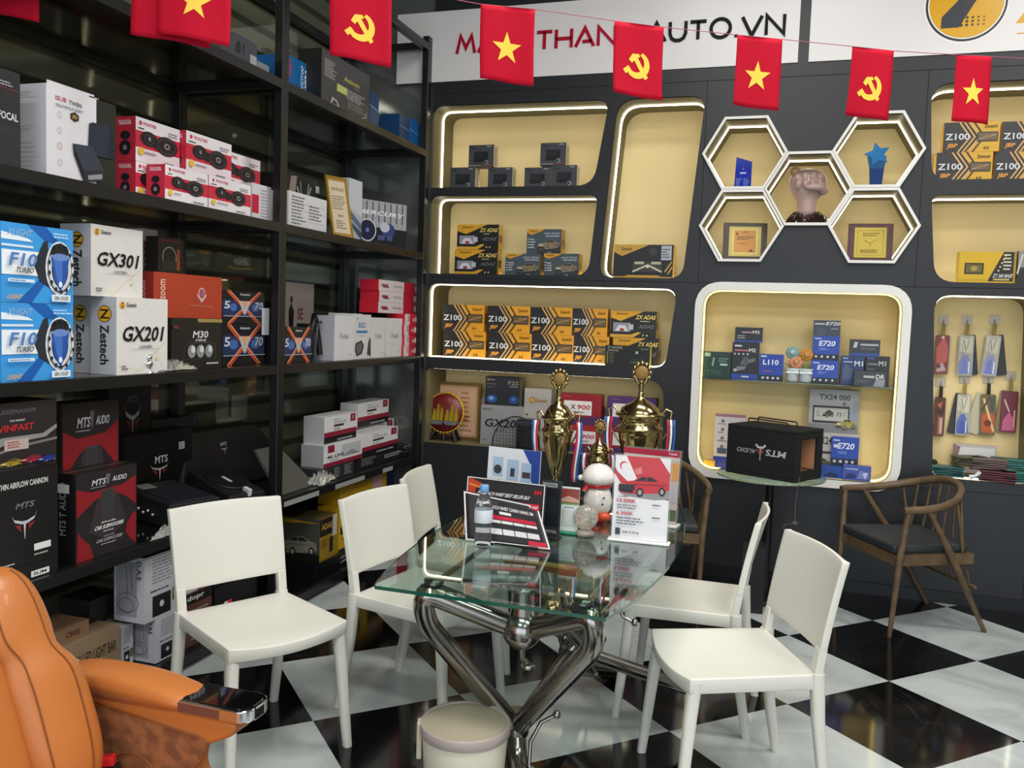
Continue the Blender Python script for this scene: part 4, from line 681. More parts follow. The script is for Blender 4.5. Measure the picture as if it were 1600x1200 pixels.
bx('dark red box between the yellow stack and the blue box', 560, 590, 745, ZB, F0-.2, .14, '#3a1c1e', {}, h=.42)
# ---------------------------------------------------------------- goods in the wall niches
def by(label, xl, xr, yt, z0, F, d, col, arts=None, **k): return bx(label, xl, xr, yt, z0, F, d, col, arts, axis='Y', **k)
G = '#47494d'
q = 'small dark grey camera boxes in the top left niche'
zN1 = 2.392; zN2 = 1.826; zN3 = 1.265; zN4 = .683
sidep = {'R': [('tl', .2, .1, .8, .9, 8, '#4a4a4a')]}
def cb(lbl, xl, xr, yt, z0, h=None): return by(lbl, xl, xr, yt, z0, YB+.08, .09, G, {'F': cam_small(), **sidep}, group=q, sides={'R': '#cfc2a0'}, h=h)
c1 = cb('small dark grey camera box, lower left of the left pyramid', 704, 743, 262, zN1)
c2 = cb('small dark grey camera box, lower right of the left pyramid', 763, 801, 262, zN1)
hc = top(c1)-zN1
cb('small dark grey camera box on top of the left pyramid', 733, 772, 226, top(c1)+.001, hc)
c3 = cb('small dark grey camera box, lower left of the right pyramid', 820, 861, 262, zN1)
c4 = cb('small dark grey camera box, lower right of the right pyramid', 862, 902, 259, zN1, hc)
cb('small dark grey camera box on top of the right pyramid', 845, 885, 222, top(c1)+.001, hc)
K = '#1d1b1a'
def yside(): return {'R': [('r', 0, 0, 1, .2, '#d9a026'), ('r', .1, .3, .8, .6, '#7a5c1c')]}
a = by('black and yellow driver assist box, lower of the stacked pair at left of the niche', 711, 778, 390, zN2, YB+.1, .09, K, {'F': adas(), **yside()}, sides={'R': '#d2a54a'}, group='black and yellow driver assist boxes')
by('black and yellow driver assist box on top of the stacked pair', 715, 780, 346, top(a)+.001, YB+.1, .09, K, {'F': adas(), **yside()}, sides={'R': '#d2a54a'}, group='black and yellow driver assist boxes', h=top(a)-zN2)
dc = 'grey camera boxes with a car picture'
a = by('grey box with a car picture, lower left of its three', 790, 845, 396, zN2, YB+.1, .09, '#47525a', {'F': dashcar(), **yside()}, sides={'R': '#a8842e'}, group=dc)
b = by('grey box with a car picture, lower right of its three', 850, 905, 396, zN2, YB+.09, .1, '#47525a', {'F': dashcar(), **yside()}, sides={'R': '#a8842e'}, group=dc)
by('grey box with a car picture on top of the other two', 824, 878, 350, top(a)+.001, YB+.1, .1, '#47525a', {'F': dashcar(), **yside()}, sides={'R': '#a8842e'}, group=dc, h=top(a)-zN2+.015)
by('long black and yellow box lying alone in the tall slanted niche', 960, 1053, 382, zN2-.004, YB+.13, .1, '#211f20', {'F': [('p', [(0, 1), (0, .78), (.14, .66), (.6, 1)], '#c69a3c'), T('Zestech', .12, .83, .3, .92, '#2a2110'), ('p', [(.1, 0), (.9, 0), (.75, .1), (.25, .1)], '#c69a3c'), ('r', 0, 0, 1, .06, '#c69a3c'), ('r', .8, .55, .97, .97, '#b9bcc4'), ('tl', .81, .6, .95, .9, 4, '#4a4c54'), ('e', .66, .8, .12, .12, '#3a3c3e'), ('r', .3, .16, .85, .55, '#17171a'), ('r', .33, .2, .82, .5, '#3c3a34'), ('l', .33, .2, .58, .4, .05, '#cfc8ac'), ('l', .82, .2, .58, .4, .05, '#cfc8ac'), ('e', .58, .36, .05, .05, '#d8d4c4'), ('r', .36, .42, .52, .5, '#b8b29a'), ('r', .64, .42, .8, .5, '#b8b29a'), ('l', .87, .2, .98, .5, .04, '#d0a040'), ('l', .92, .14, .99, .35, .04, '#d0a040')]}, sides={'R': '#c8a03a'})
# two rows of striped boxes
zc = 'orange and black striped boxes in two rows'
edges = [(693, 757, 548, 477), (763, 829, 549, 479), (830, 895, 549, 481), (896, 950, 549, 483)]
OR = ['leftmost', 'second from the left', 'third from the left', 'fourth from the left']
hz = None
for i, (xl, xr, ym, yt) in enumerate(edges):
    o = by('orange and black striped box, %s in the lower row' % OR[i], xl, xr+2, 525, zN3, YB+.13, .09, '#d69230', {'F': z100(), 'R': [('r', .1, .3, .9, .7, '#8a5a1a')]}, group=zc, h=.178)
    o = by('orange and black striped box, %s in the upper row' % OR[i], xl-1, xr, 480, zN3+.179, YB+.13, .09, '#d69230', {'F': z100(), 'R': [('r', .1, .3, .9, .7, '#8a5a1a')]}, group=zc, h=.178)
z5 = by('black box with a yellow corner ending the upper row of striped boxes', 955, 1027, 485, zN3+.179, YB+.14, .09, K, {'F': adas(), **yside()}, sides={'R': '#d2a54a'}, h=.17, group='black and yellow driver assist boxes')
z6 = by('black box with a yellow corner in the lower row behind a low black box', 958, 1030, 530, zN3, YB+.14, .09, K, {'F': adas(), **yside()}, sides={'R': '#d2a54a'}, h=.178, group='black and yellow driver assist boxes')
by('low black box with green specification lines in front of the lower row end', 946, 1016, 543, zN3, YB+.05, .07, '#1c1e1b', {'F': [T('ZT 360 BASE', .05, .84, .38, .95, '#a8aaa6'), ('r', .06, .72, .3, .78, '#8a8c78'), ('r', .04, .1, .07, .7, '#7a7a2a'), ('tl', .1, .1, .22, .68, 6, '#6a6e50'), ('r', .68, .62, .74, .74, '#b8bab4'), ('r', .56, .08, .92, .42, '#22261c'), ('l', .58, .2, .9, .2, .08, '#5a5e34'), ('l', .6, .34, .88, .34, .04, '#3c4030'), T('Zestech', .8, .84, .97, .92, '#8a8c88')]}, sides={'R': '#b8a850'}, h=.128)
# lowest niche
root = empty('gold_framed_certificate', (aY(702, 690, YB+.25).x, YB+.26, zN4), 0); tag(root, 'large gold framed rose coloured certificate behind the round plate', 'certificate')
w_ = .44; h_ = .40; g = M()
for A_, B_ in (((-w_/2, 0, 0), (-w_/2+.02, .02, h_)), ((w_/2-.02, 0, 0), (w_/2, .02, h_)), ((-w_/2+.02, 0, 0), (w_/2-.02, .02, .02)), ((-w_/2+.02, 0, h_-.02), (w_/2-.02, .02, h_))): g.box(A_, B_, mat('#8c7440', .3, metal=.6))
g.obj('frame', root); g = M(); g.box((-w_/2+.02, .006, .02), (w_/2-.02, .018, h_-.02), pm('#c79a78')); g.art((Vector((-w_/2+.02, .0058, .02)), Vector((1, 0, 0)), Fz, Vector((0, -1, 0))), w_-.04, h_-.04, [('r', .04, .04, .96, .96, '#d8b090'), ('tl', .68, .08, .9, .9, 9, '#a87858'), ('tl', .72, .3, .86, .42, 2, '#7a3030')]); g.obj('certificate', root)
P = aY(692, 700, YB+.12); root = empty('souvenir_plate', (P.x, YB+.12, zN4)); tag(root, 'round red and gold relief plate on a small black stand', 'plate'); root.scale = (1.12, 1.12, 1.12)
g = M(); fr = Matrix.Translation((0, .03, .172)) @ Matrix.Rotation(PI/2-.12, 4, 'X'); GD = mat('#d6b93c', .3, metal=.75); RD = mat('#6a1c22', .35)
g.lathe([(0, 0), (.118, 0), (.128, .012), (.122, .016), (.1, .008), (.0, .006)], GD, 40, fr=fr); g.obj('rim', root)
g = M(); g.lathe([(0, .007), (.118, .0165), (.118, .018), (0, .0085)], RD, 40, fr=fr); PF = g.obj('face', root)
g = M(); random.seed(3)
for sx_, cx_ in ((1, -.045), (1.25, .045)):
    for k in range(3):
        x = cx_-.034*sx_+.024*k*sx_; tp_ = (.02, .05, .03)[k]; q_ = [(x, -.05), (x+.021*sx_, -.05), (x+.024*sx_, -.015), (x+.015*sx_, tp_), (x+.009*sx_, tp_), (x+.004*sx_, -.01)]; g.hexa([fr @ Vector((a, b, .014)) for a, b in q_], [fr @ Vector((a, b, .025)) for a, b in q_], GD)
    g.hexa([fr @ Vector((cx_-.045*sx_, -.052, .012)), fr @ Vector((cx_-.03, -.075, .012)), fr @ Vector((cx_+.03, -.075, .012)), fr @ Vector((cx_+.045*sx_, -.052, .012))], [fr @ Vector((cx_-.045*sx_, -.052, .024)), fr @ Vector((cx_-.03, -.075, .024)), fr @ Vector((cx_+.03, -.075, .024)), fr @ Vector((cx_+.045*sx_, -.052, .024))], mat('#8a8c92', .35, metal=.7))
g.obj('relief_ships', PF)
for i in range(0, 40, 1):
    pass
g = M()
for i in range(36):
    t = 2*PI*i/36; g.ball(tuple(fr @ Vector((.124*math.cos(t), .124*math.sin(t), .014))), .006, GD, 8)
g.obj('beaded_edge', root)
g = M()
for x in (-.075, .075): g.tube([(x*1.15, -.015, 0), (x, -.01, .03), (x*.75, .0, .06)], .012, BLK); g.tube([(x*1.1, .07, 0), (x, .05, .03), (x*.7, .035, .1)], .01, BLK)
g.tube([(-.08, .01, .018), (.08, .01, .018)], .009, BLK); g.tube([(0, .0, .0), (0, .01, .04)], .012, BLK); g.obj('stand', root)
by('pinkish framed paper standing between the gold frame and grey boxes', 745, 757, 621, zN4, YB+.3, .012, '#c8a8a0', {'F': [('tl', .1, .1, .9, .9, 12, '#8a6060')]}, name='framed_paper', cat='certificate')
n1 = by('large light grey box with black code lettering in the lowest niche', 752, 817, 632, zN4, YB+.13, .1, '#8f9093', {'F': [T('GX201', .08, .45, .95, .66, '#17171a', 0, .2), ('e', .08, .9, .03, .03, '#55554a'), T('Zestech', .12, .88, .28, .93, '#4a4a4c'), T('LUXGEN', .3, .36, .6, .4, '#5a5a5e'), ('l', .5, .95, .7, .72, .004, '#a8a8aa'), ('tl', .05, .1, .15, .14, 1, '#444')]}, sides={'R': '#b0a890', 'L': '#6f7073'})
by('black box with two blue lamps glowing on its print, on the light grey box', 759, 813, 588, top(n1)+.001, YB+.15, .1, '#23262e', {'F': [('e', .2, .22, .2, .14, '#2d4f8c'), ('e', .18, .24, .1, .07, '#6a9adc'), ('e', .84, .22, .2, .14, '#27457c'), ('e', .82, .24, .08, .06, '#4a78bc'), T('F2S', .66, .74, .96, .88, '#8a8476'), ('r', .7, .66, .94, .7, '#77746c'), ('e', .08, .9, .035, .035, '#b8923a'), ('r', .12, .88, .28, .91, '#8a8a88'), ('tl', .05, .72, .5, .78, 1, '#77787c'), ('tl', .05, .62, .3, .66, 1, '#77787c')]}, sides={'R': '#7e745c'})
g_ = by('dark carton with small print beside the light grey box', 808, 838, 655, zN4, YB+.06, .1, '#23232a', {'F': [('r', .05, .8, .95, .95, '#4a4a58'), ('tl', .1, .2, .9, .75, 4, '#8a8a94')]})
by('white box with a gold roundel behind the first trophy', 820, 862, 606, zN4, YB+.17, .12, '#a9a6a4', {'F': [('e', .3, .8, .055, .055, '#8a6a20'), ('e', .3, .8, .04, .04, '#c9a23a'), T('Zestech', .42, .77, .85, .83, '#8a6a30'), ('e', .12, .55, .02, .02, '#444')]}, sides={'T': '#d6d0b0'})
rd = 'red head unit boxes behind the trophies'
def x900(): return [('p', [(0, 0), (1, 0), (1, .3), (0, .2)], '#4a2a58'), ('r', .12, .32, .78, .78, '#ded8d8'), T('900', .43, .5, .74, .66, '#b02a34', 0, .2), T('X', .28, .5, .4, .66, '#222', 0, .2), ('tl', .35, .38, .7, .45, 1, '#222'), ('tl', .1, .9, .3, .94, 1, '#c06a70')]
r1_ = by('red box with a white label, lower one between the first and second trophies', 880, 946, 662, zN4, YB+.12, .1, '#a2202c', {'F': x900()}, group=rd)
by('red box with a white label on top of its twin between the trophies', 874, 940, 619, top(r1_)+.001, YB+.12, .1, '#8c1a26', {'F': x900()}, group=rd, h=.2)
r2_ = by('purple and red box, lower one behind the tallest trophy', 949, 1026, 665, zN4, YB+.14, .1, '#7a2030', {'F': x900()}, group=rd)
by('purple and red box on top behind the tallest trophy', 949, 1026, 622, top(r2_)+.001, YB+.14, .1, '#4b2c6e', {'F': x900()}, group=rd, h=.19)
# black mesh grille and small camera on the niche sill
P = aY(800, 702, YB+.0); root = empty('mesh_speaker_cover', (P.x+.02, YB+.012, zN4+.0015)); tag(root, 'black half round mesh cover leaning before the light grey box', 'mesh cover')
g = M(); n = 22; pts = [(.165*math.cos(PI*i/n), 0, .21*math.sin(PI*i/n)+.004) for i in range(n+1)]; g.tube(pts, .004, BLK, 8); g.tube([(-.165, 0, .004), (.165, 0, .004)], .004, BLK, 8); g.obj('rim', root)
g = M()
for i in range(-7, 8): x = i*.022; zt = .21*math.sqrt(max(0, 1-(x/.165)**2)); g.tube([(x, 0, .004), (x, 0, zt)], .0012, BLK, 5)
for j in range(1, 10): z = j*.021; xx = .165*math.sqrt(max(0, 1-(z/.21)**2)); g.tube([(-xx, 0, z), (xx, 0, z)], .0012, BLK, 5)
g.obj('mesh', root)
g = M(); g.box((-.055, -.05, 0), (.06, .0, .17), mat('#26282a', .5)); ob = g.obj('black_speaker', None, (P.x+.09, YB+.07, zN4+.001), bevel=.015, seg=3); tag(ob, 'small rounded black speaker behind the mesh cover beside the first trophy', 'speaker')
# hexagon shelf trophies
def hz_(k): return HX[k][1]-.203+.001
HXx = lambda px, py: aY(px, py, YB+.12).x
root = empty('glass_award', (HXx(1160, 290), YB+.12, hz_('hTL'))); tag(root, 'slim royal blue slanted glass award', 'trophy')
g = M(); g.box((-.055, -.02, 0), (.055, .03, .012), mat('#1e2a6a', .15)); g.obj('base', root)
g = M(); m = mat('#2236a8', .08, coat=.5); g.hexa([(-.05, 0, .012), (.05, 0, .012), (.05, .02, .012), (-.05, .02, .012)], [(-.043, 0, .205), (.05, 0, .175), (.05, .02, .175), (-.043, .02, .205)], m); fr = (Vector((-.045, 0, .012)), Vector((1, 0, 0)), Fz, Vector((0, -1, 0)))
g.art(fr, .09, .165, [('p', [(.5, .82), (.56, .7), (.44, .7)], '#a83a8a'), ('r', .3, .56, .7, .61, '#c8d0e8'), ('tl', .05, .08, .45, .4, 6, '#7a8ad0'), ('tl', .55, .08, .95, .4, 6, '#7a8ad0')]); g.obj('plate', root)
root = empty('star_trophy', (HXx(1368, 290), YB+.12, hz_('hTR'))); tag(root, 'blue crystal trophy with a tilted star on a flared column', 'trophy')
m = mat('#3f72a8', .08, trans=.35, coat=.4); m2 = mat('#3f8fd0', .08, trans=.3, coat=.4)
g = M(); g.box((-.07, -.03, 0), (.07, .035, .01), mat('#3c4a60', .15)); g.obj('base', root)
g = M(); g.hexa([(-.032, -.008, .01), (.032, -.008, .01), (.032, .018, .01), (-.032, .018, .01)], [(-.04, -.008, .12), (.04, -.008, .12), (.04, .018, .12), (-.04, .018, .12)], mat('#35508c', .1, trans=.3)); g.hexa([(-.04, -.008, .12), (.04, -.008, .12), (.04, .018, .12), (-.04, .018, .12)], [(-.055, -.008, .19), (.05, -.008, .19), (.05, .018, .19), (-.055, .018, .19)], m); g.obj('column', root)
g = M(); st = [(.072*(1 if i % 2 == 0 else .5)*math.cos(PI/2+.25+i*PI/5), .072*(1 if i % 2 == 0 else .5)*math.sin(PI/2+.25+i*PI/5)+.2) for i in range(10)]
g.hexa([(x, .022, z) for x, z in st], [(x, -.014, z) for x, z in st], m2); g.obj('star', root)
for k, (px, lbl, yaw, fc, pc, ops, ww, hh_) in {'hBL': (1163, 'dark framed plaque with an orange sheet inside a gold border', .12, '#3a2a1c', '#c9b050', [('r', 0, 0, 1, 1, '#cdb75a'), ('r', .1, .08, .9, .92, '#e0cc78'), ('r', .16, .13, .84, .88, '#cf8f3a'), ('r', .4, .8, .6, .82, '#5a3a10'), ('tl', .25, .55, .78, .68, 2, '#5a3a10'), ('tl', .3, .4, .7, .46, 1, '#8a6020'), ('p', [(.22, .8), (.3, .75), (.22, .7)], '#4a1c10'), ('p', [(.6, .16), (.78, .16), (.7, .24)], '#5a1c10')], .26, .24), 'hBR': (1358, 'square dark red plaque with an engraved gold plate', 0, '#4a1a1c', '#cbb23e', [('r', 0, 0, 1, 1, '#c8ae38'), ('l', .1, .08, .9, .08, .01, '#8a7420'), ('l', .1, .9, .9, .9, .01, '#8a7420'), ('l', .1, .08, .1, .9, .01, '#8a7420'), ('l', .9, .08, .9, .9, .01, '#8a7420'), ('tl', .25, .7, .78, .84, 2, '#8a6a1c'), ('l', .3, .58, .5, .48, .02, '#a8801c'), ('l', .7, .6, .5, .48, .02, '#a8801c'), ('l', .5, .48, .5, .36, .02, '#a8801c'), ('tl', .2, .16, .8, .28, 2, '#8a6a1c')], .245, .235)}.items():
    root = empty('award_plaque', (HXx(px, 405), YB+.1, hz_(k)), yaw); tag(root, lbl, 'plaque'); t_ = .16; c, s = math.cos(t_), math.sin(t_); fr = Matrix(((1, 0, 0, 0), (0, c, s, 0), (0, -s, c, 0), (0, 0, 0, 1)))
    g = M(); g.box((-ww/2, 0, .004), (ww/2, .018, hh_), mat(fc, .35), fr); g.obj('board', root, bevel=.003)
    g = M(); g.box((-ww/2+.035, -.004, .03), (ww/2-.035, 0, hh_-.025), mat(pc, .25, metal=.5), fr); g.art((fr @ Vector((-ww/2+.035, -.0042, .03)), Vector((1, 0, 0)), fr.to_3x3() @ Fz, fr.to_3x3() @ Vector((0, -1, 0))), ww-.07, hh_-.055, ops); g.obj('gold_plate', root)
root = empty('fist_sculpture', (HXx(1259, 348), YB+.13, hz_('hM'))); tag(root, 'translucent rose fist sculpture rising from dark wavy rock', 'sculpture')
RS = mat('#c9aaa2', .25, trans=.3, coat=.5, ior=1.3)
g = M(); g.lathe([(.0, .05), (.055, .06), (.05, .1), (.058, .15), (.085, .19), (.11, .24), (.105, .29), (.075, .325), (.03, .34), (0, .342)], RS, 28, sy=.45); ob = g.obj('fist', root)
g = M()
for i in range(4): g.ball((-.06+.042*i, -.03, .29-.008*abs(i-1.5)), .032, RS, 14, sc=(.8, .8, 1.1)); g.ball((-.055+.04*i, -.045, .245), .026, RS, 12, sc=(.75, .8, 1.2))
g.obj('fingers', root)
g = M(); g.tube([(.09, -.02, .2), (.075, -.05, .225), (.03, -.06, .225), (-.01, -.06, .222)], [.03, .028, .024, .015], RS, 12); g.obj('thumb', root)
g = M(); g.ball((-.075, 0, .325), .033, mat('#c3a06a', .3, trans=.2), 16, sc=(1, .5, .9)); g.obj('knob', root)
g = M(); random.seed(5); RK_ = mat('#2a1a18', .12, coat=.6)
for i in range(11): t = -.11+.022*i; g.tube([(t, -.05, .0), (t*.9+.01, -.03+.01*math.sin(i*2), .04+.015*math.sin(i)), (t*.6, 0, .075), (t*.3, .02, .06)], [.024, .02, .016, .01], RK_, 8)
g.ball((0, 0, .03), .1, RK_, 18, sc=(1.1, .5, .32)); g.obj('rock_base', root)
# ---- white framed cabinet
zc_ = ZG+.001; BLU = '#27479c'
def e720(): return [('r', 0, 0, 1, .24, '#20242e'), ('r', .0, .24, 1, 1, '#2b4aa6'), ('r', .06, .86, .3, .9, '#d8dcea'), T('E720', .22, .58, .82, .8, '#e8ecf8', 0, .3), ('tl', .25, .4, .6, .52, 2, '#8aa0d8')]+[('e', x, .14, .05, .05, '#c8ccd8') for x in (.14, .36, .58, .8)]
def m2(): return [('r', 0, 0, 1, .14, '#27479c'), T('M2', .62, .74, .88, .84, '#d8d8da'), ('r', .08, .76, .6, .8, '#b86a70'), ('r', .08, .88, .35, .92, '#d8d8da')]+[('e', x, .68, .025, .025, '#c8c8ca') for x in (.1, .25, .42, .58)]+[('p', [(.1, .2), (.5, .26), (.55, .36), (.2, .34)], '#77787c'), ('p', [(.3, .38), (.85, .48), (.88, .58), (.4, .52)], '#6a6c70'), ('p', [(.4, .58), (.6, .62), (.62, .4), (.45, .36)], '#55575c'), ('e', .14, .24, .05, .04, '#b8babc'), ('r', .38, .05, .66, .09, '#c8cce0')]
FC = YB+.07
by('dark green box at the left end of the glass shelf', 1099, 1143, 549, zc_, FC, .08, '#1c3832', {'F': [('r', .06, .82, .26, .96, '#8fa8a0'), ('p', [(.32, .45), (.38, .45), (.42, .78), (.36, .78)], '#7fa096'), ('tl', .56, .6, .9, .8, 2, '#6a9488'), ('r', .62, .48, .88, .56, '#a8c0b8'), T('T950', .14, .12, .66, .3, '#3f6a60', 0, 0, False)]})
o = by('tall black box with a blue foot and camera picture on the glass shelf', 1145, 1187, 534, zc_, FC, .07, '#25252a', {'F': m2()})
by('flat black box lying on the tall black box', 1149, 1192, 511, top(o)+.001, FC, .07, '#25272c', {'F': [('r', 0, 0, 1, .12, '#27479c'), T('M2', .64, .6, .9, .8, '#d8d8da'), ('r', .25, .62, .62, .72, '#a8888c'), ('tl', .1, .2, .55, .5, 2, '#a8a8ac')]})
by('bright blue box with large white lettering left of the flower pots', 1187, 1225, 553, zc_, FC-.005, .07, '#2443a0', {'F': [('r', 0, 0, 1, .2, '#1a1c24'), T('L110', .16, .6, .8, .8, '#f0f2fa'), ('r', .06, .9, .3, .95, '#d8dcea'), ('tl', .18, .32, .75, .4, 1, '#a85a6a')]+[('e', x, .1, .05, .05, '#c8ccd8') for x in (.18, .38, .6, .8)]})
def planter(px, lbl, fl):
    P = aY(px, 600, FC-.01); root = empty('flower_pot', (P.x, FC-.01, zc_)); tag(root, lbl, 'potted flowers'); g = M(); g.lathe([(0, 0), (.028, 0), (.034, .01), (.04, .075), (.042, .082), (.036, .082), (.034, .07), (0, .068)], mat('#cfd6da', .25), 18); g.obj('pot', root)
    g = M(); g.box((-.037, -.04, .05), (.037, .04, .062), mat('#e8ecee', .3)); g.obj('ribbon', root, bevel=.004)
    for dx, dz, r, c in fl:
        g = M()
        for k in range(8): t = k*PI/4; g.ball((dx+r*.62*math.cos(t), -.01, dz+r*.62*math.sin(t)), r*.5, mat(c, .6), 10, sc=(1, .5, 1))
        g.ball((dx, -.02, dz), r*.5, mat('#c8945a' if c != '#7fa0a0' else '#a8c0c0', .6), 10, sc=(1, .6, 1)); g.obj('flower', root)
    g = M()
    for k in range(6): t = -1+k*.4; g.tube([(0, 0, .06), (t*.03, .01, .1), (t*.06, .01, .115)], [.003, .006, .001], mat('#4f6a3a', .6), 6, flat=.3)
    g.obj('leaves', root)
planter(1237, 'white pot with coral and grey blue paper flowers on the glass shelf', [(.018, .12, .036, '#dd8f74'), (-.005, .175, .036, '#7fa0a0')])
planter(1258, 'white pot with orange flowers left of the blue box tower', [(.0, .165, .034, '#c8862e'), (-.045, .135, .024, '#8a6a30')])
o1 = by('blue box, bottom of the tower of three in the middle of the glass shelf', 1268, 1311, 562, zc_, FC-.01, .07, '#3a55a8', {'F': e720()}, group='tower of blue boxes')
o2 = by('blue box in the middle of the tower of three', 1271, 1313, 524, top(o1)+.001, FC-.01, .07, '#27479c', {'F': e720()}, group='tower of blue boxes')
o3 = by('grey topped box on top of the tower of three blue boxes', 1272, 1314, 500, top(o2)+.001, FC-.01, .07, '#3f4350', {'F': [T('E720', .45, .68, .98, .9, '#d8d8e0', 0, .3), ('r', .04, .72, .42, .8, '#c8c8d0'), ('tl', .66, .4, .95, .52, 1, '#a8a8b0'), ('e', .3, .2, .3, .3, '#4a5060')]}, group='tower of blue boxes')
o4 = by('dark blue box with a camera print right of the blue tower', 1315, 1351, 556, zc_, FC, .07, '#2c3a66', {'F': [T('M1', .58, .66, .95, .84, '#d8dcea'), ('r', .06, .9, .3, .95, '#8aa0e0'), ('p', [(.1, .15), (.5, .2), (.55, .5), (.2, .75), (.08, .5)], '#4a5a7a'), ('r', .1, .78, .5, .82, '#a8b4e0')]})
o5 = by('black box at the right end of the glass shelf', 1353, 1391, 556, zc_, FC, .07, '#23262e', {'F': [T('M1', .55, .68, .85, .84, '#b8b8c0'), ('r', .1, .7, .5, .76, '#77787e'), ('r', .08, .9, .35, .94, '#4a60b0'), ('tl', .1, .25, .4, .6, 4, '#6a6c72')]})
by('dark grey box bridging the two boxes at the right of the glass shelf', 1329, 1376, 530, top(o4)+.002, FC, .07, '#34373c', {'F': [('r', 0, 0, 1, .2, '#2c4a8c'), ('p', [(.1, .5), (.14, .85), (.26, .85), (.22, .5)], '#b8babc'), ('r', .34, .64, .94, .76, '#a8aaac'), ('tl', .35, .4, .9, .55, 2, '#77797c')]})
by('low grey box lying in front of the boxes at the right of the glass shelf', 1335, 1385, 579, zc_, FC-.055, .05, '#3c4048', {'F': [T('DR', .68, .5, .95, .8, '#d8dcd8', 0, .3), ('r', .3, .55, .64, .7, '#b8bcb8'), ('tl', .1, .2, .5, .4, 2, '#6a6e72'), ('p', [(.62, .0), (.95, .0), (.98, .45), (.7, .5)], '#8f9498')]})
zl = .662+.001
by('upright spec board with icons standing behind the black speaker enclosure', 1118, 1166, 646, zl, YB+.1, .012, '#c3c0c8', {'F': [('r', 0, 0, 1, .2, '#2f3f9c'), ('r', 0, .95, 1, 1, '#9a6a80')]+[q_ for i in range(4) for q_ in (('tl', .1, .8-.16*i, .42, .83-.16*i, 1, '#55555e'), ('e', .26, .87-.16*i, .03, .03, '#6a6a72'))]+[('r', .12, .26, .42, .36, '#4a5070')]}, name='spec_board', cat='board')
o = by('grey box with a car screen, lower of two at the right of the cabinet', 1268, 1344, 674, zl, YB+.12, .08, '#b5b2a8', {'F': [T('TX24', .1, .72, .44, .9, '#222226'), ('r', 0, .5, .5, .56, '#2a2a2e')]+car(.05, .12, .42, .42, '#6a6236')}, sides={'R': '#e0d49a'})
by('grey box with a pale yellow car picture, upper of two in the cabinet', 1266, 1344, 607, top(o)+.001, YB+.12, .08, '#a3a2a0', {'F': [T('TX24 000', .2, .76, .82, .89, '#28282c'), ('p', [(.7, .2), (1, .2), (1, .75), (.9, .8), (.86, .5), (.75, .5)], '#8d93a4'), ('r', 0, 0, 1, .2, '#7d7d7e'), ('r', .08, .22, .82, .62, '#23252a'), ('r', .11, .27, .79, .57, '#b8b6ae'), ('tl', .15, .35, .24, .5, 3, '#77777a'), T('73', .56, .38, .66, .48, '#55555a'), ('l', .72, .36, .72, .5, .01, '#444'), ('r', .68, .64, .74, .72, '#6a6c74')]+car(.28, .36, .5, .54, '#4a4630')+car(.56, .1, .96, .36, '#a89f52')}, sides={'R': '#e3d79c'})
o = by('blue box with a white label in front of the grey boxes', 1300, 1343, 682, zl+.07, YB+.09, .025, '#3c55ac', {'F': e720()+[('r', .08, .62, .3, .74, '#c8cce0')]}, h=.17)
by('wide flat blue box at the bottom of the cabinet', 1277, 1320, 720, zl, YB+.02, .09, '#234a9c', {'F': [('p', [(.2, .2), (.5, .5), (.8, .3), (.7, .1)], '#16264c')]}, h=.069)
by('small violet blue box with a glossy print at the right bottom of the cabinet', 1318, 1362, 722, zl, YB+.005, .06, '#4758a6', {'F': [('tl', .1, .7, .6, .85, 1, '#d0d4e8'), ('p', [(.5, .1), (.95, .15), (.9, .6), (.6, .7)], '#7a86c0'), ('p', [(.7, .5), (.9, .6), (.8, .1)], '#c8d0e8'), ('p', [(.1, .1), (.5, .2), (.4, .5), (.15, .45)], '#2f3c78')]}, h=.085)
by('small yellow and blue box in the left corner of the cabinet floor', 1100, 1117, 718, zl, YB+.06, .06, '#c8a040', {}, h=.04)
P = aY(1256, 690, YB+.07); root = empty('sprouting_plant', (P.x, YB+.07, zl)); tag(root, 'single green sprout with three leaves rising behind the black speaker enclosure', 'plant')
LF = mat('#3f5a34', .5); g = M(); g.lathe([(0, 0), (.03, 0), (.035, .06), (.028, .06), (0, .055)], mat('#6a5a48', .6), 16); g.obj('pot', root)
g = M(); g.tube([(0, 0, .055), (.005, 0, .14), (-.01, 0, .2), (-.005, 0, .25)], .003, LF, 6); g.obj('stem', root)
for dx, dz, z in ((-.055, .03, .245), (.055, .02, .235), (-.045, .015, .17)):
    g = M(); n = 8; V = []
    for i in range(n+1): t = i/n; wv = .016*math.sin(PI*t); V += [(-.004+dx*t, -wv*.3, z+dz*t+wv), (-.004+dx*t, wv*.3, z+dz*t-wv)]
    g.add(V, [(2*i, 2*i+2, 2*i+3, 2*i+1) for i in range(n)], LF, True); ob = g.obj('leaf', root); md = ob.modifiers.new('s', 'SOLIDIFY'); md.thickness = .002
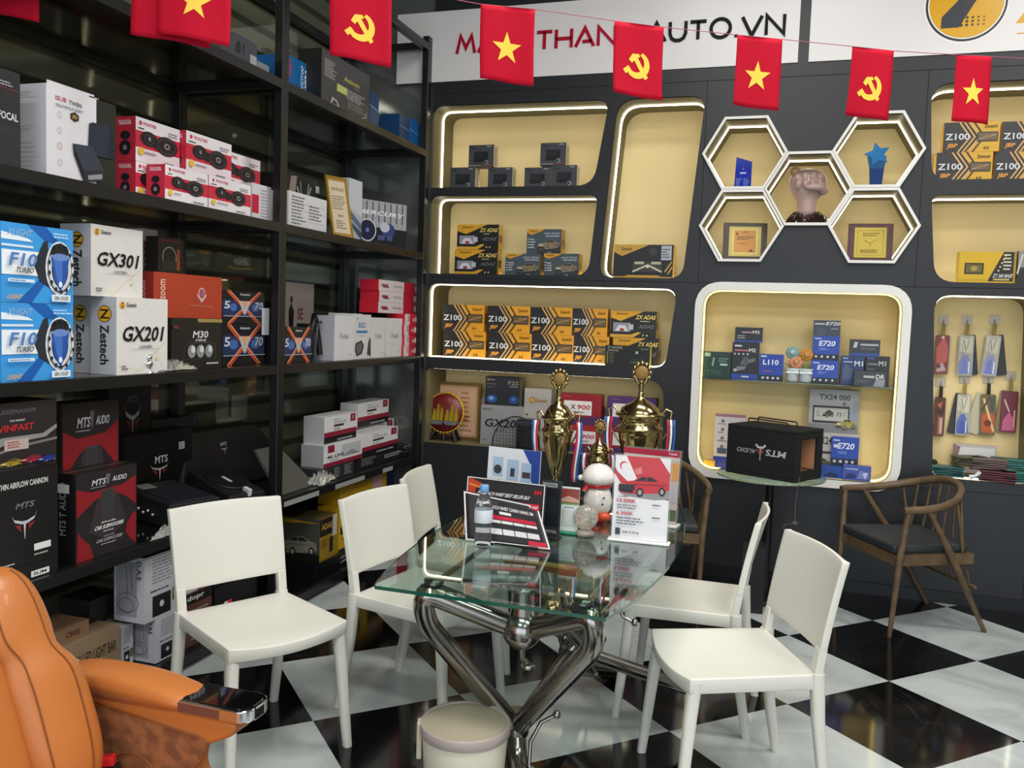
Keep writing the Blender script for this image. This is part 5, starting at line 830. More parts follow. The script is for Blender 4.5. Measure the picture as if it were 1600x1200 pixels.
# ---- right hand niches
zr = 2.397
for r_, (ya, z_, off) in enumerate(((239, zr, -8), (188, zr+.166, 4))):
    nm = ('lower', 'upper')[r_]
    for k, (xl, xr) in enumerate(((1472, 1560), (1563, 1648))):
        by('yellow and black striped box in the top right niche, %s row %s' % (nm, ('left', 'at right edge')[k]), xl+off, xr+off, ya, z_, YB+.1+.02*k, .09, '#d9a72a', {'F': [(*t[:-1], '#d9a72a') if t[0] == 'p' and t[-1] == '#e3a02a' else t for t in z100()]}, group='yellow and black striped boxes at the top right', h=.165)
by('long yellow box with a black slanted panel in the right niche', 1500, 1589, 393, 1.829, YB+.08, .1, '#d6ad12', {'F': [('p', [(.52, 0.06), (.96, .06), (.96, 1), (.78, 1)], '#1b1a17'), ('r', .1, .28, .44, .64, '#2a2512'), ('r', .13, .33, .41, .59, '#6a5c20'), ('e', .27, .46, .1, .08, '#a89040'), ('l', 0, .1, .5, .1, .01, '#a8820c'), T('ZT 360 BASE', .6, .18, .94, .3, '#d8d8d4', 0, .3), ('r', .62, .09, .9, .15, '#b8a868'), ('r', .96, 0, 1, 1, '#a8861c')]+[('e', .72+.04*i/1.5-.02, .4+.12*i, .03, .03, '#e0c050') for i in range(5)]+[('tl', .78, .4, .93, .96, 5, '#d8d4b8')]}, sides={'R': '#a8861c'})
by('black and grey box at the right photo edge in the right niche', 1592, 1660, 392, 1.829, YB+.1, .1, '#23231f', {'F': [('r', 0, .5, 1, 1, '#8a8a84'), ('l', 0, .3, .1, .9, .05, '#c8c8c0')]})
# hooks and hanging cases
HKM = mat('#cfc4b4', .2, trans=.3, name='adhesive_hook')
def hook(px, py, lbl):
    P = aY(px, py, YB+.37-.002); root = empty('adhesive_hook', (P.x, YB+.37-.001, P.z-.028)); tag(root, lbl, 'hook'); g = M(); g.box((-.028, -.004, 0), (.028, 0, .056), HKM); g.obj('pad', root, bevel=.001)
    g = M(); g.tube([(0, -.004, .03), (0, -.014, .02), (0, -.018, .008), (0, -.028, .006), (0, -.032, .016)], .0025, mat('#b8b4aa', .25, metal=.6), 6); g.obj('hook', root); return P
def case(px, py, P, w, h, col, ops, lbl, tilt=0., second=None, strap='#8a7a3c'):
    root = empty('hanging_case', (P.x, YB+.37-.035, P.z-.03), 0); root.rotation_euler = (0, tilt, 0); tag(root, lbl, 'hanging case')
    g = M(); g.box((-.01, -.002, -.062), (.01, .002, .006), mat(strap, .6)); g.obj('strap', root)
    if second is not None:
        fr = Matrix.Rotation(second[0], 4, 'Y') @ Matrix.Translation((0, .012, 0)); g = M(); g.add([fr @ Vector(p) for p in [(x, 0, z) for x, z in rpoly([(-w/2, -.06-h), (w/2, -.06-h), (w/2, -.06), (-w/2, -.06)], .01, 3)]+[(x, .006, z) for x, z in rpoly([(-w/2, -.06-h), (w/2, -.06-h), (w/2, -.06), (-w/2, -.06)], .01, 3)]], [tuple(range(16)), tuple(range(16, 32))[::-1]]+[(i, 16+i, 16+(i+1) % 16, (i+1) % 16) for i in range(16)], pm(second[1])); g.obj('back_card', root)
    o_ = rpoly([(-w/2, -.06-h), (w/2, -.06-h), (w/2, -.06), (-w/2, -.06)], .01, 3); g = M(); g.hexa([(x, .006, z) for x, z in o_], [(x, -.002, z) for x, z in o_], pm(col)); g.art((Vector((-w/2, -.002, -.06-h)), Vector((1, 0, 0)), Fz, Vector((0, -1, 0))), w, h, ops); weld(g.obj('case', root)); return root
MARB = lambda a, b: [('p', [(.1, .96), (.5, .9), (.9, .97), (.9, .55), (.1, .6)], '#c9c4b4'), ('l', .3, .9, .5, .6, .02, '#77736a'), ('l', .7, .92, .55, .66, .015, '#77736a'), ('l', .2, .8, .35, .5, .012, '#8a867c'), ('p', [(.06, .04), (.06, .3), (.3, .5), (.6, .52), (.85, .35), (.94, .04)], a), ('p', [(.2, .04), (.3, .3), (.55, .42), (.7, .04)], b), ('r', .72, .06, .8, .36, '#e0e0e4')]
hk = []
for px, py, t in ((1474, 500, 'first hook in the upper row of the far right niche'), (1511, 500, 'second hook in the upper row of the far right niche'), (1554, 500, 'third hook in the upper row of the far right niche'), (1470, 597, 'first hook in the lower row of the far right niche'), (1507, 592, 'second hook in the lower row of the far right niche'), (1544, 592, 'third hook in the lower row of the far right niche'), (1579, 587, 'fourth hook in the lower row of the far right niche')): hk.append(hook(px, py, 'clear square adhesive hook, '+t))
case(0, 0, hk[0], .075, .235, '#7c3a3a', [('p', [(.1, .3), (.1, .7), (.6, .95), (.9, .7), (.9, .35), (.5, .25)], '#c05a58'), ('p', [(.2, .05), (.15, .2), (.6, .3), (.85, .1)], '#b8a0a4'), ('e', .3, .2, .05, .05, '#5a3a3c'), ('e', .5, .94, .04, .04, '#d8b8b0')], 'red and pink patterned case on the first upper hook')
case(0, 0, hk[1], .082, .24, '#a8a598', MARB('#7a84b4', '#6a78b8'), 'white marbled case with a blue lower part on the second upper hook', second=(-.12, '#202226'))
case(0, 0, hk[2], .082, .24, '#b0aca0', MARB('#8a92bc', '#6a78b8'), 'white marbled case with a black card behind on the third upper hook', tilt=.06, second=(-.2, '#1c1c20'))
case(0, 0, hk[3], .06, .235, '#5a3020', [('p', [(.1, .6), (.5, .95), (.9, .7), (.8, .55)], '#3a2014'), ('p', [(.2, .8), (.6, .7), (.7, .9)], '#b8643a'), ('r', .4, .05, .85, .5, '#a8705a'), ('r', .6, .08, .75, .46, '#d8c0b0')], 'brown patterned case on the first lower hook', strap='#1c1814')
case(0, 0, hk[4], .075, .245, '#a8a598', MARB('#5a6ab0', '#4a5ca8'), 'marbled case with a black and white card behind on the second lower hook', second=(.14, '#2a2c30'))
case(0, 0, hk[5], .082, .245, '#6a5a3a', [('p', [(.1, .1), (.1, .5), (.5, .56), (.9, .5), (.9, .05)], '#b8562a'), ('l', .2, .9, .9, .1, .05, '#d8b880'), ('e', .5, .3, .08, .08, '#6a2a14'), ('l', .1, .6, .6, .95, .04, '#3a4028'), ('r', .6, .6, .9, .95, '#4a4c40')], 'orange and olive patterned case on the third lower hook', tilt=-.03, second=(.28, '#b8b298'), strap='#1c1814')
case(0, 0, hk[6], .085, .245, '#6a2436', [('p', [(.1, .05), (.15, .3), (.5, .5), (.85, .3), (.9, .05)], '#c06088'), ('l', .15, .8, .5, .5, .03, '#d8c0b0'), ('r', .78, .15, .86, .55, '#d8a8b4')], 'dark pink patterned case on the fourth lower hook', second=(.1, '#8a7450'))
# heap of folded cable packs and cards at the foot of the far right niche
z3 = .717
by('white printed card box standing at the back of the far right niche', 1490, 1558, 700, z3, YB+.3, .03, '#b8b0ac', {'F': [('r', .12, .6, .95, .9, '#d0d0d0'), ('r', .4, .15, .66, .5, '#4a4a48'), ('r', .7, .15, .97, .5, '#5a4a44'), ('p', [(0, 0), (.16, .9), (0, 1)], '#8a6a6a')]}, h=.17)
random.seed(12)
for i, (px, dy, col, lb) in enumerate(((1478, .1, '#2c5c5c', 'teal folded pack at the left of the heap in the far right niche'), (1515, .14, '#5a5644', 'olive leather folder at the top of the heap in the far right niche'), (1545, .1, '#6a5a56', 'grey pink leather folder in the middle of the heap'), (1575, .16, '#2c6462', 'teal folded pack at the right of the heap'), (1590, .08, '#356e6a', 'second teal pack at the right edge under the first'), (1560, .05, '#5a2a34', 'wine red folded pack lying at the front of the heap'))):
    P = aY(px, 730, YB+dy); g = M(); n = 5
    for k in range(n): a_ = .18*math.sin(k*1.7+i); g.box((-.09, -.05, .012*k), (.09, .05, .012*k+.009), mat(col, .5), Matrix.Rotation(a_, 4, 'Z'))
    ob = g.obj('folded_pack', None, (P.x, YB+dy, z3+.002+(.062 if i in (1, 3) else (.0 if i != 2 else .062))), (0, 0, .3*math.sin(i*2)), bevel=.003); tag(ob, lb, 'folded pack', 'heap of packs in the far right niche')
P = aY(1465, 705, YB+.1); g = M(); g.ball((0, 0, .03), .03, mat('#a8702c', .6), 12, sc=(1.2, .8, 1)); g.ball((-.02, 0, .06), .02, mat('#1c1a18', .6), 10); tag(g.obj('small_toy', None, (P.x+.02, YB+.2, z3)), 'small brown and black soft toy at the left edge of the heap', 'toy')
P = aY(1524, 750, YB+.03); g = M(); g.tube([(-.03, 0, .012), (0, 0, .02), (.025, 0, .045)], [.014, .01, .013], mat('#d8d8d6', .35), 10); tag(g.obj('white_plastic_clip', None, (P.x, YB+.035, z3+.002)), 'small white plastic clip at the front edge of the far right niche', 'clip')
# ---------------------------------------------------------------- white plastic chairs
WP = mat('#d6d4ca', .42, name='white_plastic', noise=None)
def make_chair():
    root = empty('plastic_chair'); g = M()
    def st(u, v):       # seat top, u -1..1, v 0 front .. 1 back
        U = 2*u-1; hw = .222-.012*v
        y = -.215+.41*v-(.03*(1-U*U))*(1-v)
        z = .452-.014*(1-U*U)*math.sin(PI*min(1, v*.9+.1))-.012*max(0, .15-v)/.15*(1-U*U)+.006*v
        return (U*hw, y, z)
    def sb(u, v):
        U = 2*u-1; x, y, z = st(u, v); e = max(abs(U)**6, abs(2*v-1)**6); return (x*.995, y+.002, z-.016-.024*e-.01*abs(U)**3*e)
    g.slab(st, sb, 20, 16, WP); weld(g.obj('seat', root, bevel=.004, seg=2), 1e-4)
    g = M()
    def yb(z): t = (z-.45)/.38; return .185+.05*t+.02*t*t
    def bf(u, v, off=0.):
        U = 2*u-1; z = .530+.286*v; hw = .214+.004*v; return (U*hw, yb(z)+.030*(1-U*U)*(.4+.6*v)+off, z+.004*(1-U*U)*v)
    g.slab(lambda u, v: bf(u, v), lambda u, v: bf(u, v, .011+.014*abs(2*u-1)**8), 24, 14, WP)
    for s in (-1, 1):
        L = []
        for z in (.44, .47, .5, .54): hw = .214; y = yb(z); L.append([(s*(hw-.034), y-.001, z), (s*hw, y-.001, z), (s*hw, y+.026, z), (s*(hw-.034), y+.024, z)])
        g.loft(L, WP, smooth=False)
    weld(g.obj('backrest', root, bevel=.003, seg=2), 1e-4)
    for s in (-1, 1):
        g = M(); L = []
        for t, z in ((0, 0), (.3, .14), (.7, .33), (.88, .40), (1, .437)):
            r = .0155+.007*t+(.004 if t == 1 else 0); cx = s*(.222-.026*t); cy = -.232+.042*t
            L.append([(cx+r*math.copysign(abs(math.cos(a))**.7, math.cos(a)), cy+r*math.copysign(abs(math.sin(a))**.7, math.sin(a)), z) for a in [2*PI*k/14 for k in range(14)]])
        g.loft(L, WP); g.obj('front_leg', root)
        g = M(); L = []
        for t, z in ((0, 0), (.35, .16), (.7, .31), (1, .46)):
            r = .0155+.006*t; cx = s*(.206-.008*t); cy = .262-.062*t-.01*math.sin(PI*t)
            L.append([(cx+r*math.copysign(abs(math.cos(a))**.7, math.cos(a)), cy+r*1.05*math.copysign(abs(math.sin(a))**.7, math.sin(a)), z) for a in [2*PI*k/14 for k in range(14)]])
        g.loft(L, WP); g.obj('rear_leg', root)
    return root
def dup(r, loc, rz):
    c = r.copy(); COL.objects.link(c); c.location = loc; c.rotation_euler = (0, 0, rz)
    for ch in list(r.children):
        d = ch.copy(); COL.objects.link(d); d.parent = c
    return c
CH0 = make_chair(); first = True
for (x, y, fx, fy, lbl) in ((-1.735, 2.60, .88, -.47, 'white plastic chair with its seat to the camera, nearest to the black rack'),
                            (-1.32, 3.115, .985, -.17, 'white plastic chair tucked under the left side of the glass table'),
                            (-1.36, 3.70, .99, .13, 'white plastic chair with only its narrow back showing behind the others at left'),
                            (-.34, 3.50, -1., .03, 'white plastic chair seen from the side at the far right of the glass table'),
                            (-.134, 2.93, -.915, -.405, 'white plastic chair turned away in the right foreground')):
    o = CH0 if first else dup(CH0, (0, 0, 0), 0); first = False
    o.location = (x, y, 0); o.rotation_euler = (0, 0, math.atan2(fx, -fy)); tag(o, lbl, 'chair', 'white plastic chairs round the glass table')
# ---------------------------------------------------------------- glass table
TG = mat('#cfe6de', .01, trans=1., ior=1.5, name='table_glass'); TE = mat('#2f7f68', .12, trans=.5, ior=1.5, name='glass_edge'); STL = mat('#94908a', .2, metal=1., name='steel')
TB = empty('glass_table', (-.77, 3.0, 0)); tag(TB, 'boat shaped glass table on crossed polished steel tubes', 'table')
out = []
for i in range(17): t = -1+2*i/16; out.append((.34+.095*math.cos(t*PI/2)**.8 if abs(t) < 1 else .34, t*.77))
out = out+[(-x, -y) for x, y in out]
g = M(); zt = .75; n = len(out); g.add([(x, y, zt) for x, y in out]+[(x*.995, y*.995, zt-.012) for x, y in out], [tuple(range(n)), tuple(range(n, 2*n))[::-1]], TG)
g.add([(x, y, zt) for x, y in out]+[(x*.995, y*.995, zt-.012) for x, y in out], [(i, n+i, n+(i+1) % n, (i+1) % n) for i in range(n)], TE); weld(g.obj('glass_top', TB), 1e-6)
def arcpts(P, r=.07, k=7):       # polyline with rounded corners
    P = [Vector(p) for p in P]; o = [P[0]]
    for i in range(1, len(P)-1):
        a = (P[i-1]-P[i]); b = (P[i+1]-P[i]); rr = min(r, a.length*.45, b.length*.45); A = P[i]+a.normalized()*rr; B = P[i]+b.normalized()*rr
        o += [A*(1-t)**2+P[i]*2*t*(1-t)+B*t*t for t in [q_/k for q_ in range(k+1)]]
    return o+[P[-1]]
def end(sgn):
    yb_ = -.36*sgn; g = M(); R_ = .032
    Vb = Vector((-.02, yb_, .20))
    for s in (-1, 1):
        g = M(); g.tube(arcpts([Vb, (s*.262+.015, yb_-.24*sgn, .60), (s*.262+.015, yb_-.27*sgn, .705), (s*.02+.03, -.5*sgn, .585)], .085, 8), R_, STL, 16); g.obj('tube', TB)
        g = M(); g.lathe([(.03, 0), (.03, .012), (.012, .014)], STL, 18, c=(s*.23+.015, yb_-.26*sgn, .722)); g.obj('suction_pad', TB)
        g = M(); C = [(s*.05, yb_-.02*sgn, .34-.17), (s*.06, yb_-.03*sgn, .23), (s*.085, yb_-.03*sgn, .28), (s*.13, yb_-.02*sgn, .30)]; 
        C = [(s*.075, yb_-.09*sgn, .085), (s*.052, yb_-.08*sgn, .13), (s*.045, yb_-.05*sgn, .19), (s*.07, yb_-.02*sgn, .245), (s*.115, yb_, .27)]
        g.tube(C, .0065, STL, 8); g.ball(C[0], .012, STL, 12); g.ball(C[-1], .014, STL, 12); g.obj('scroll', TB)
    g = M(); g.ball(tuple(Vb), .045, STL, 22); g.lathe([(.02, .03), (.036, .045), (.036, .06)], STL, 18, c=tuple(Vb)); g.obj('joint_ball', TB)
    g = M(); g.tube(arcpts([Vb, (.0, yb_-.04*sgn, .12), (.11, yb_-.26*sgn, .036)], .06), R_+.001, STL, 16); g.ball((.11, yb_-.26*sgn, .036), .0355, STL, 14); g.obj('foot', TB)
    return g
end(1); end(-1)
g = M(); g.ball((.03, -.5, .585), .062, STL, 26); g.tube([(.03, -.5, .6), (.03, -.5, .7)], [.04, .034], STL, 18); g.lathe([(.05, 0), (.055, .006), (.0, .008)], STL, 20, c=(.03, -.5, .7)); g.obj('hub', TB)
g = M(); g.ball((.03, .5, .585), .062, STL, 24); g.obj('hub', TB)
g = M(); g.tube([(.03, -.5, .585), (.03, .5, .585)], .022, STL, 14); g.obj('cross_tube', TB)
g = M(); g.tube([(.03, -.5, .54), (.03, -.49, .49), (.045, -.48, .475)], .009, STL, 8); g.lathe([(0, -.01), (.02, -.006), (.024, .004), (.012, .012), (0, .014)], STL, 14, c=(.048, -.48, .462)); g.obj('hanging_finial', TB)
g = M(); g.tube([(-.02, -.36, .20), (-.02, .36, .20)], .024, STL, 16); g.obj('stretcher', TB)
g = M(); g.tube([(.12, .1, .30), (.46, .28, .16)], .026, STL, 16); g.tube([(.12, .1, .30), (.05, .04, .40), (.03, 0, .58)], .022, STL, 12); g.ball((.46, .28, .16), .027, STL, 12); g.obj('side_tube', TB)
g = M(); pts_ = [(.33+.0*t, -.08, .66) for t in (0,)]; pts_ = [(.36, -.1, .70), (.30, -.1, .69), (.255, -.1, .64), (.245, -.1, .58), (.27, -.1, .53), (.31, -.1, .515)]; g.tube(pts_, .007, STL, 8); g.ball(pts_[-1], .013, STL, 12); g.obj('scroll', TB)
# leaflets and packs on the lower rack under the glass
g = M(); g.box((-.26, -.42, .722), (.26, .28, .724), mat('#b8c4c0', .05, trans=.9, ior=1.2)); 
ZT = .7505
# ---------------------------------------------------------------- things on the table
ACR = mat('#e8f0ee', .04, trans=.92, ior=1.3, name='acrylic', spec=.6)
def tp(px, py): P = aZ(px, py, .75); return P
def stand(name, label, L, R_, ytop, col, ops, th=.006, base='#e6e4e0', basew=.03, tilt=.08, cat='sign', acr=False, pad=0):
    A = tp(*L); B = tp(*R_); d = (B-A); w = d.length; rz = math.atan2(d.y, d.x); mid = (A+B)/2
    c = _ray((L[0]+R_[0])/2, ytop); tt = (mid.x*_fw.x+mid.y*_fw.y)/(c.x*_fw.x+c.y*_fw.y); h = CH+c.z*tt-.75
    root = empty(name, (mid.x, mid.y, ZT), rz); tag(root, label, cat)
    cs, s = math.cos(tilt), math.sin(tilt); fr = Matrix(((1, 0, 0, 0), (0, cs, s, 0), (0, -s, cs, 0), (0, 0, 0, 1)))
    g = M(); g.box((-w/2-pad, -basew/2, 0), (w/2+pad, basew/2+.01, .007), mat(base, .35)); g.obj('base', root, bevel=.002)
    g = M(); g.box((-w/2, 0, .008), (w/2, th, h), pm(col) , fr); g.art((fr @ Vector((-w/2, 0, .008)), Vector((1, 0, 0)), fr.to_3x3() @ Fz, fr.to_3x3() @ Vector((0, -1, 0))), w, h-.008, ops); g.obj('printed_panel', root)
    if acr: g = M(); g.box((-w/2-.006, th+.001, .008), (w/2+.006, th+.004, h+.006), ACR, fr); g.obj('acrylic_back', root)
    return root
def promo():
    return [('r', 0, 0, 1, 1, '#2b2729'), ('p', [(0, 1), (0, .7), (.12, .5), (.08, .3), (.16, .55), (.1, .8), (.2, .9)], '#c0452a'), ('l', .02, .88, .22, .82, .03, '#e08a4a'), ('l', .02, .68, .2, .62, .03, '#c8602a'), T('PHIM CACH NHIET BEST SELLER BLK', .13, .72, .8, .78, '#e8e4e4', 0, .2), T('3M', .86, .82, .95, .89, '#d8203a'), ('r', .5, .58, .65, .66, '#e8e4e4'), ('p', [(.66, .56), (.94, .56), (.94, .66), (.72, .66)], '#c8203a'), T('6.790.000 VND', .7, .58, .92, .63, '#f0d8dc', 0, .2), ('r', .06, .08, .2, .34, '#b8202f'), ('tl', .08, .1, .18, .32, 4, '#e8c0c0'), ('r', .25, .45, .92, .5, '#c8203a'), ('r', .25, .38, .92, .43, '#e0dcdc'), ('tl', .27, .12, .9, .3, 3, '#a8a4a4')]+[('r', 0, 0, 1, .015, '#e8e4e2'), ('r', 0, .985, 1, 1, '#e8e4e2'), ('r', 0, 0, .012, 1, '#e8e4e2'), ('r', .988, 0, 1, 1, '#e8e4e2')]
stand('promotion_sign', 'black and red film price poster standing upright behind the water bottle', (725, 838), (846, 856), 752, '#2b2729', promo(), base='#17171a', basew=.09, tilt=.1)
A = tp(742, 846); B = tp(863, 860); d = (B-A); root = empty('bent_flyer', ((A.x+B.x)/2, (A.y+B.y)/2-.01, ZT), math.atan2(d.y, d.x)); tag(root, 'curled black and red flyer slipping forward before the upright poster', 'flyer')
w = d.length; g = M(); hL, hR = .165, .135
def ff(u, v, o=0.):
    x = -w/2-.03+(w+.03)*u+.0*v+ (-.03*v*u); z = .003+(hL*(1-u)+hR*u)*v-.0*u; y = .045*v+.03*math.sin(PI*u)*v*(1-v)-o; return (x-.03*v*(1-u)-.035*u*v, y, z+.0)
g.slab(lambda u, v: ff(u, v), lambda u, v: ff(u, v, -.0015), 14, 10, pm('#2b2729'))
def warp(ops):
    for k, op in enumerate(ops):
        if op[0] == 'r': P_ = [(op[1], op[2]), (op[3], op[2]), (op[3], op[4]), (op[1], op[4])]; c_ = op[5]; N_ = 6
        else: continue
        V = []
        for j in range(2):
            for i in range(N_+1): V.append(ff(P_[0][0]+(P_[1][0]-P_[0][0])*i/N_, P_[0][1] if j == 0 else P_[2][1], .0008+.0003*k))
        g.add(V, [(i, i+1, N_+1+i+1, N_+1+i) for i in range(N_)], pm(c_))
def warpt(st, x0, y0, x1, y1, c_):
    gg_, fs_, _ = textgeo(st, True); g.add([ff(x0+(x1-x0)*a, y0+(y1-y0)*b, .005) for a, b in gg_], fs_, pm(c_))
warp([('r', .01, .01, .99, .04, '#e8e4e2'), ('r', .01, .96, .99, .99, '#e8e4e2'), ('r', .97, .01, .99, .99, '#e8e4e2'), ('r', .0, .01, .02, .99, '#e8e4e2'), ('r', .2, .52, .9, .6, '#c8203a'), ('r', .2, .44, .9, .5, '#e0dcdc'), ('r', .2, .2, .9, .32, '#d8d4d6'), ('r', .3, .2, .31, .5, '#2b2729'), ('r', .45, .2, .46, .5, '#2b2729'), ('r', .6, .2, .61, .5, '#2b2729'), ('r', .75, .2, .76, .5, '#2b2729'), ('r', .75, .05, .96, .15, '#c8203a'), ('r', .45, .64, .6, .7, '#e8e4e2')])
warpt('PHIM CACH NHIET CHINH HANG 3M', .25, .74, .9, .82, '#e8e4e4'); g.obj('sheet', root)
# blue and white stand
stand('product_leaflet_stand', 'white and blue leaflet stand with small speaker pictures behind the posters', (757, 800), (838, 812), 702, '#dcdfe6', [('p', [(.66, 1), (1, 1), (1, 0), (.96, 0), (.98, .35), (.84, .55), (.84, .75)], '#2a4696'), ('r', .1, .55, .3, .85, '#a9bfd8'), ('e', .2, .66, .07, .07, '#3a3e46'), ('r', .38, .52, .6, .83, '#a9bfd8'), ('r', .45, .57, .53, .7, '#3a3e46'), ('r', .66, .5, .84, .8, '#a9bfd8'), ('r', .68, .57, .83, .66, '#4a3a3e'), ('tl', .1, .46, .3, .5, 1, '#77787e'), ('tl', .38, .44, .6, .48, 1, '#77787e'), ('tl', .64, .42, .84, .46, 1, '#77787e'), ('tl', .1, .38, .3, .42, 1, '#c87a7a'), ('r', .12, .22, .32, .34, '#2a3f86'), ('r', .4, .2, .6, .32, '#2a3f86')], basew=.05)
stand('tablet_display', 'dark tablet standing between the red poster and the green footed stand', (840, 838), (873, 842), 752, '#2e3033', [('r', .06, .16, .94, .86, '#171a20'), ('r', .1, .88, .8, .96, '#8f9496'), T('Toyota', .3, .9, .7, .94, '#222226'), T('ZESTEL', .2, .05, .9, .1, '#a8a8a8'), ('r', .2, .4, .8, .7, '#1d222c')], base='#202226', basew=.06, cat='tablet')
stand('payment_stand', 'small white stand with a green foot and red picture on top', (874, 832), (902, 835), 762, '#d9dedb', [('r', 0, .62, 1, .96, '#8a4038'), ('p', [(0, .66), (1, .66), (1, .72), (.4, .8), (0, .72)], '#c89a88'), ('r', 0, .6, 1, .64, '#6a9a4a'), ('tl', .2, .52, .9, .56, 1, '#55605a'), ('r', .12, .12, .88, .48, '#c9cdca')], base='#2f8f6a', basew=.035)
# car price stand, two acrylic holders
ops = [('p', [(0, 1), (0, .78), (.1, .68), (.3, .6), (1, .5), (1, 1)], '#c23a40'), ('p', [(0, 1), (.2, 1), (.42, .72), (.3, .66), (.05, .8), (0, .86)], '#e6e2e2'), ('e', .16, .88, .05, .05, '#c23a40'), ('e', .18, .87, .045, .045, '#e6e2e2'), ('p', [(.8, 1), (1, .82), (1, 1)], '#dcd8d8'), ('p', [(.35, .84), (.48, .88), (.5, .8), (.4, .78)], '#d87a7a'), ('p', [(.1, .56), (1, .62), (1, .52), (.75, .5), (.2, .52)], '#8f8a8c')]+car(.08, .53, .98, .8, '#c02c34')+[('r', .1, .6, .38, .66, '#26282c'), T('13.200K', .07, .44, .42, .485, '#b8203a'), T('6.300K', .07, .29, .38, .33, '#b8203a'), ('tl', .08, .36, .6, .42, 2, '#77787c'), ('tl', .72, .42, .92, .45, 1, '#444'), ('tl', .08, .17, .6, .27, 3, '#77787c'), ('tl', .72, .27, .92, .3, 1, '#444'), ('r', .07, .05, .16, .13, '#3a3c42'), T('0243 72 99 66', .2, .07, .5, .1, '#333'), ('tl', .1, .5, .3, .52, 1, '#444')]
stand('price_display', 'white price sheet with a red sports car picture standing at the right of the table', (955, 843), (1041, 852), 715, '#e2e0e2', ops, base='#e8e8e6', basew=.04, acr=True, pad=.012)
stand('brochure_holder', 'clear brochure holder with red and orange brochures behind the car price sheet', (968, 812), (1055, 824), 703, '#c8b4ae', [('r', 0, .92, 1, 1, '#a82840'), T('Toyota', .8, .94, .95, .98, '#e8d8dc'), ('r', .75, .86, 1, .9, '#c8bcb8'), ('r', .8, .6, 1, .84, '#d09a5c'), ('r', .8, .3, 1, .55, '#b8b0b8'), ('r', .8, .05, 1, .2, '#5a6a4a')], base='#d0d4d4', basew=.06, acr=True, pad=.01)
# bottle
P = tp(754, 855); root = empty('water_bottle', (P.x, P.y, ZT)); tag(root, 'small clear water bottle with a light blue cap', 'bottle')
PET = mat('#f4f8fa', .04, trans=.97, ior=1.15, spec=.8, name='clear_plastic')
g = M(); g.lathe([(0, .004), (.02, 0), (.028, .006), (.0295, .03), (.026, .06), (.027, .075), (.0305, .09), (.031, .13), (.03, .145), (.022, .17), (.013, .185), (.0125, .2)], PET, 28); g.obj('body', root)
g = M(); g.lathe([(.031, .088), (.0315, .09), (.0318, .13), (.031, .132)], mat('#d8dfe6', .3, alpha=.8), 28, cap=False); g.obj('wrapper', root)
g = M(); g.lathe([(.0145, .192), (.0155, .194), (.0155, .212), (.014, .215), (0, .215)], mat('#6f9fd0', .35), 20); g.obj('cap', root)
# trophies
GOL = mat('#a39266', .16, metal=1., name='trophy_gold'); MAR = mat('#2a2320', .15)
def trophy(P, s, lbl, H, wide=1., ribbon=True, upright=True):
    root = empty('trophy_cup', (P[0], P[1], ZT), .1); tag(root, lbl, 'trophy', 'gold trophy cups on the table'); k = H/.58
    g = M(); g.lathe([(0, 0), (.055*k, 0), (.055*k, .045*k), (.045*k, .06*k), (0, .06*k)], MAR, 24); g.obj('marble_base', root)
    g = M(); W_ = wide
    g.lathe([(.04*k, .06*k), (.042*k, .07*k), (.022*k, .085*k), (.014*k, .11*k), (.018*k, .125*k), (.012*k, .135*k), (.022*k, .15*k), (.034*k*W_, .19*k), (.052*k*W_, .26*k), (.062*k*W_, .32*k), (.062*k*W_, .335*k), (.068*k*W_, .34*k), (.068*k*W_, .35*k), (.058*k*W_, .36*k), (.06*k*W_, .39*k), (.072*k*W_, .40*k), (.07*k*W_, .41*k), (.05*k, .415*k)], GOL, 32); g.obj('cup', root)
    g = M(); g.lathe([(.06*k*W_, .41*k), (.055*k*W_, .43*k), (.04*k, .455*k), (.018*k, .468*k), (.01*k, .48*k), (.014*k, .49*k), (.006*k, .5*k), (0, .5*k)], GOL, 28); g.obj('lid', root)
    g = M(); g.tube([(0, 0, .49*k), (0, 0, .53*k)], [.009*k, .014*k], GOL, 12)
    for q_ in range(12): t = 2*PI*q_/12; g.ball((.034*k*math.cos(t), 0, .575*k+.038*k*math.sin(t)), .0095*k, GOL, 8)
    for s_ in (-1, 1): g.tube([(s_*.004, -.004, .52*k), (s_*.02*k, -.006, .545*k), (s_*.026*k, -.004, .57*k)], [.003, .006*k, .004], GOL, 8)
    WR_ = g.obj('wreath', root)
    g = M(); fr = Matrix.Translation((0, -.004, .575*k)) @ Matrix.Rotation(PI/2, 4, 'X'); g.lathe([(0, -.004), (.027*k, -.004), (.028*k, .007), (.024*k, .010), (0, .008)], mat('#8a6a34', .45, metal=.3), 28, fr=fr); g.obj('medallion', WR_)
    for s_ in (-1, 1):
        g = M(); C = [(s_*.058*k*W_, 0, .40*k), (s_*.075*k*W_, 0, .43*k), (s_*.092*k*W_, 0, .42*k), (s_*.088*k*W_, 0, .395*k), (s_*.098*k*W_, 0, .37*k), (s_*.08*k*W_, 0, .33*k), (s_*.055*k*W_, 0, .28*k)]; g.tube(C, [.005*k]*6+[.003*k], GOL, 8); g.obj('handle', root)
        if ribbon:
            for j, c_ in enumerate(('#b02034', '#e4e2e4', '#2f63ae')):
                g = M(); x = s_*(.078+.009*j)*k*W_; g.slab(lambda u, v: (x+s_*(.009*u)-s_*.012*v*v+s_*.004*math.sin(6*v), -.012-.012*math.sin(3*v+j), .39*k-.27*k*v), lambda u, v: (x+s_*(.009*u)-s_*.012*v*v+s_*.004*math.sin(6*v), -.0105-.012*math.sin(3*v+j), .39*k-.27*k*v), 2, 10, mat(c_, .5)); g.obj('ribbon', root)
    return root
def pxz(px, py, y): return aY(px, py, y)
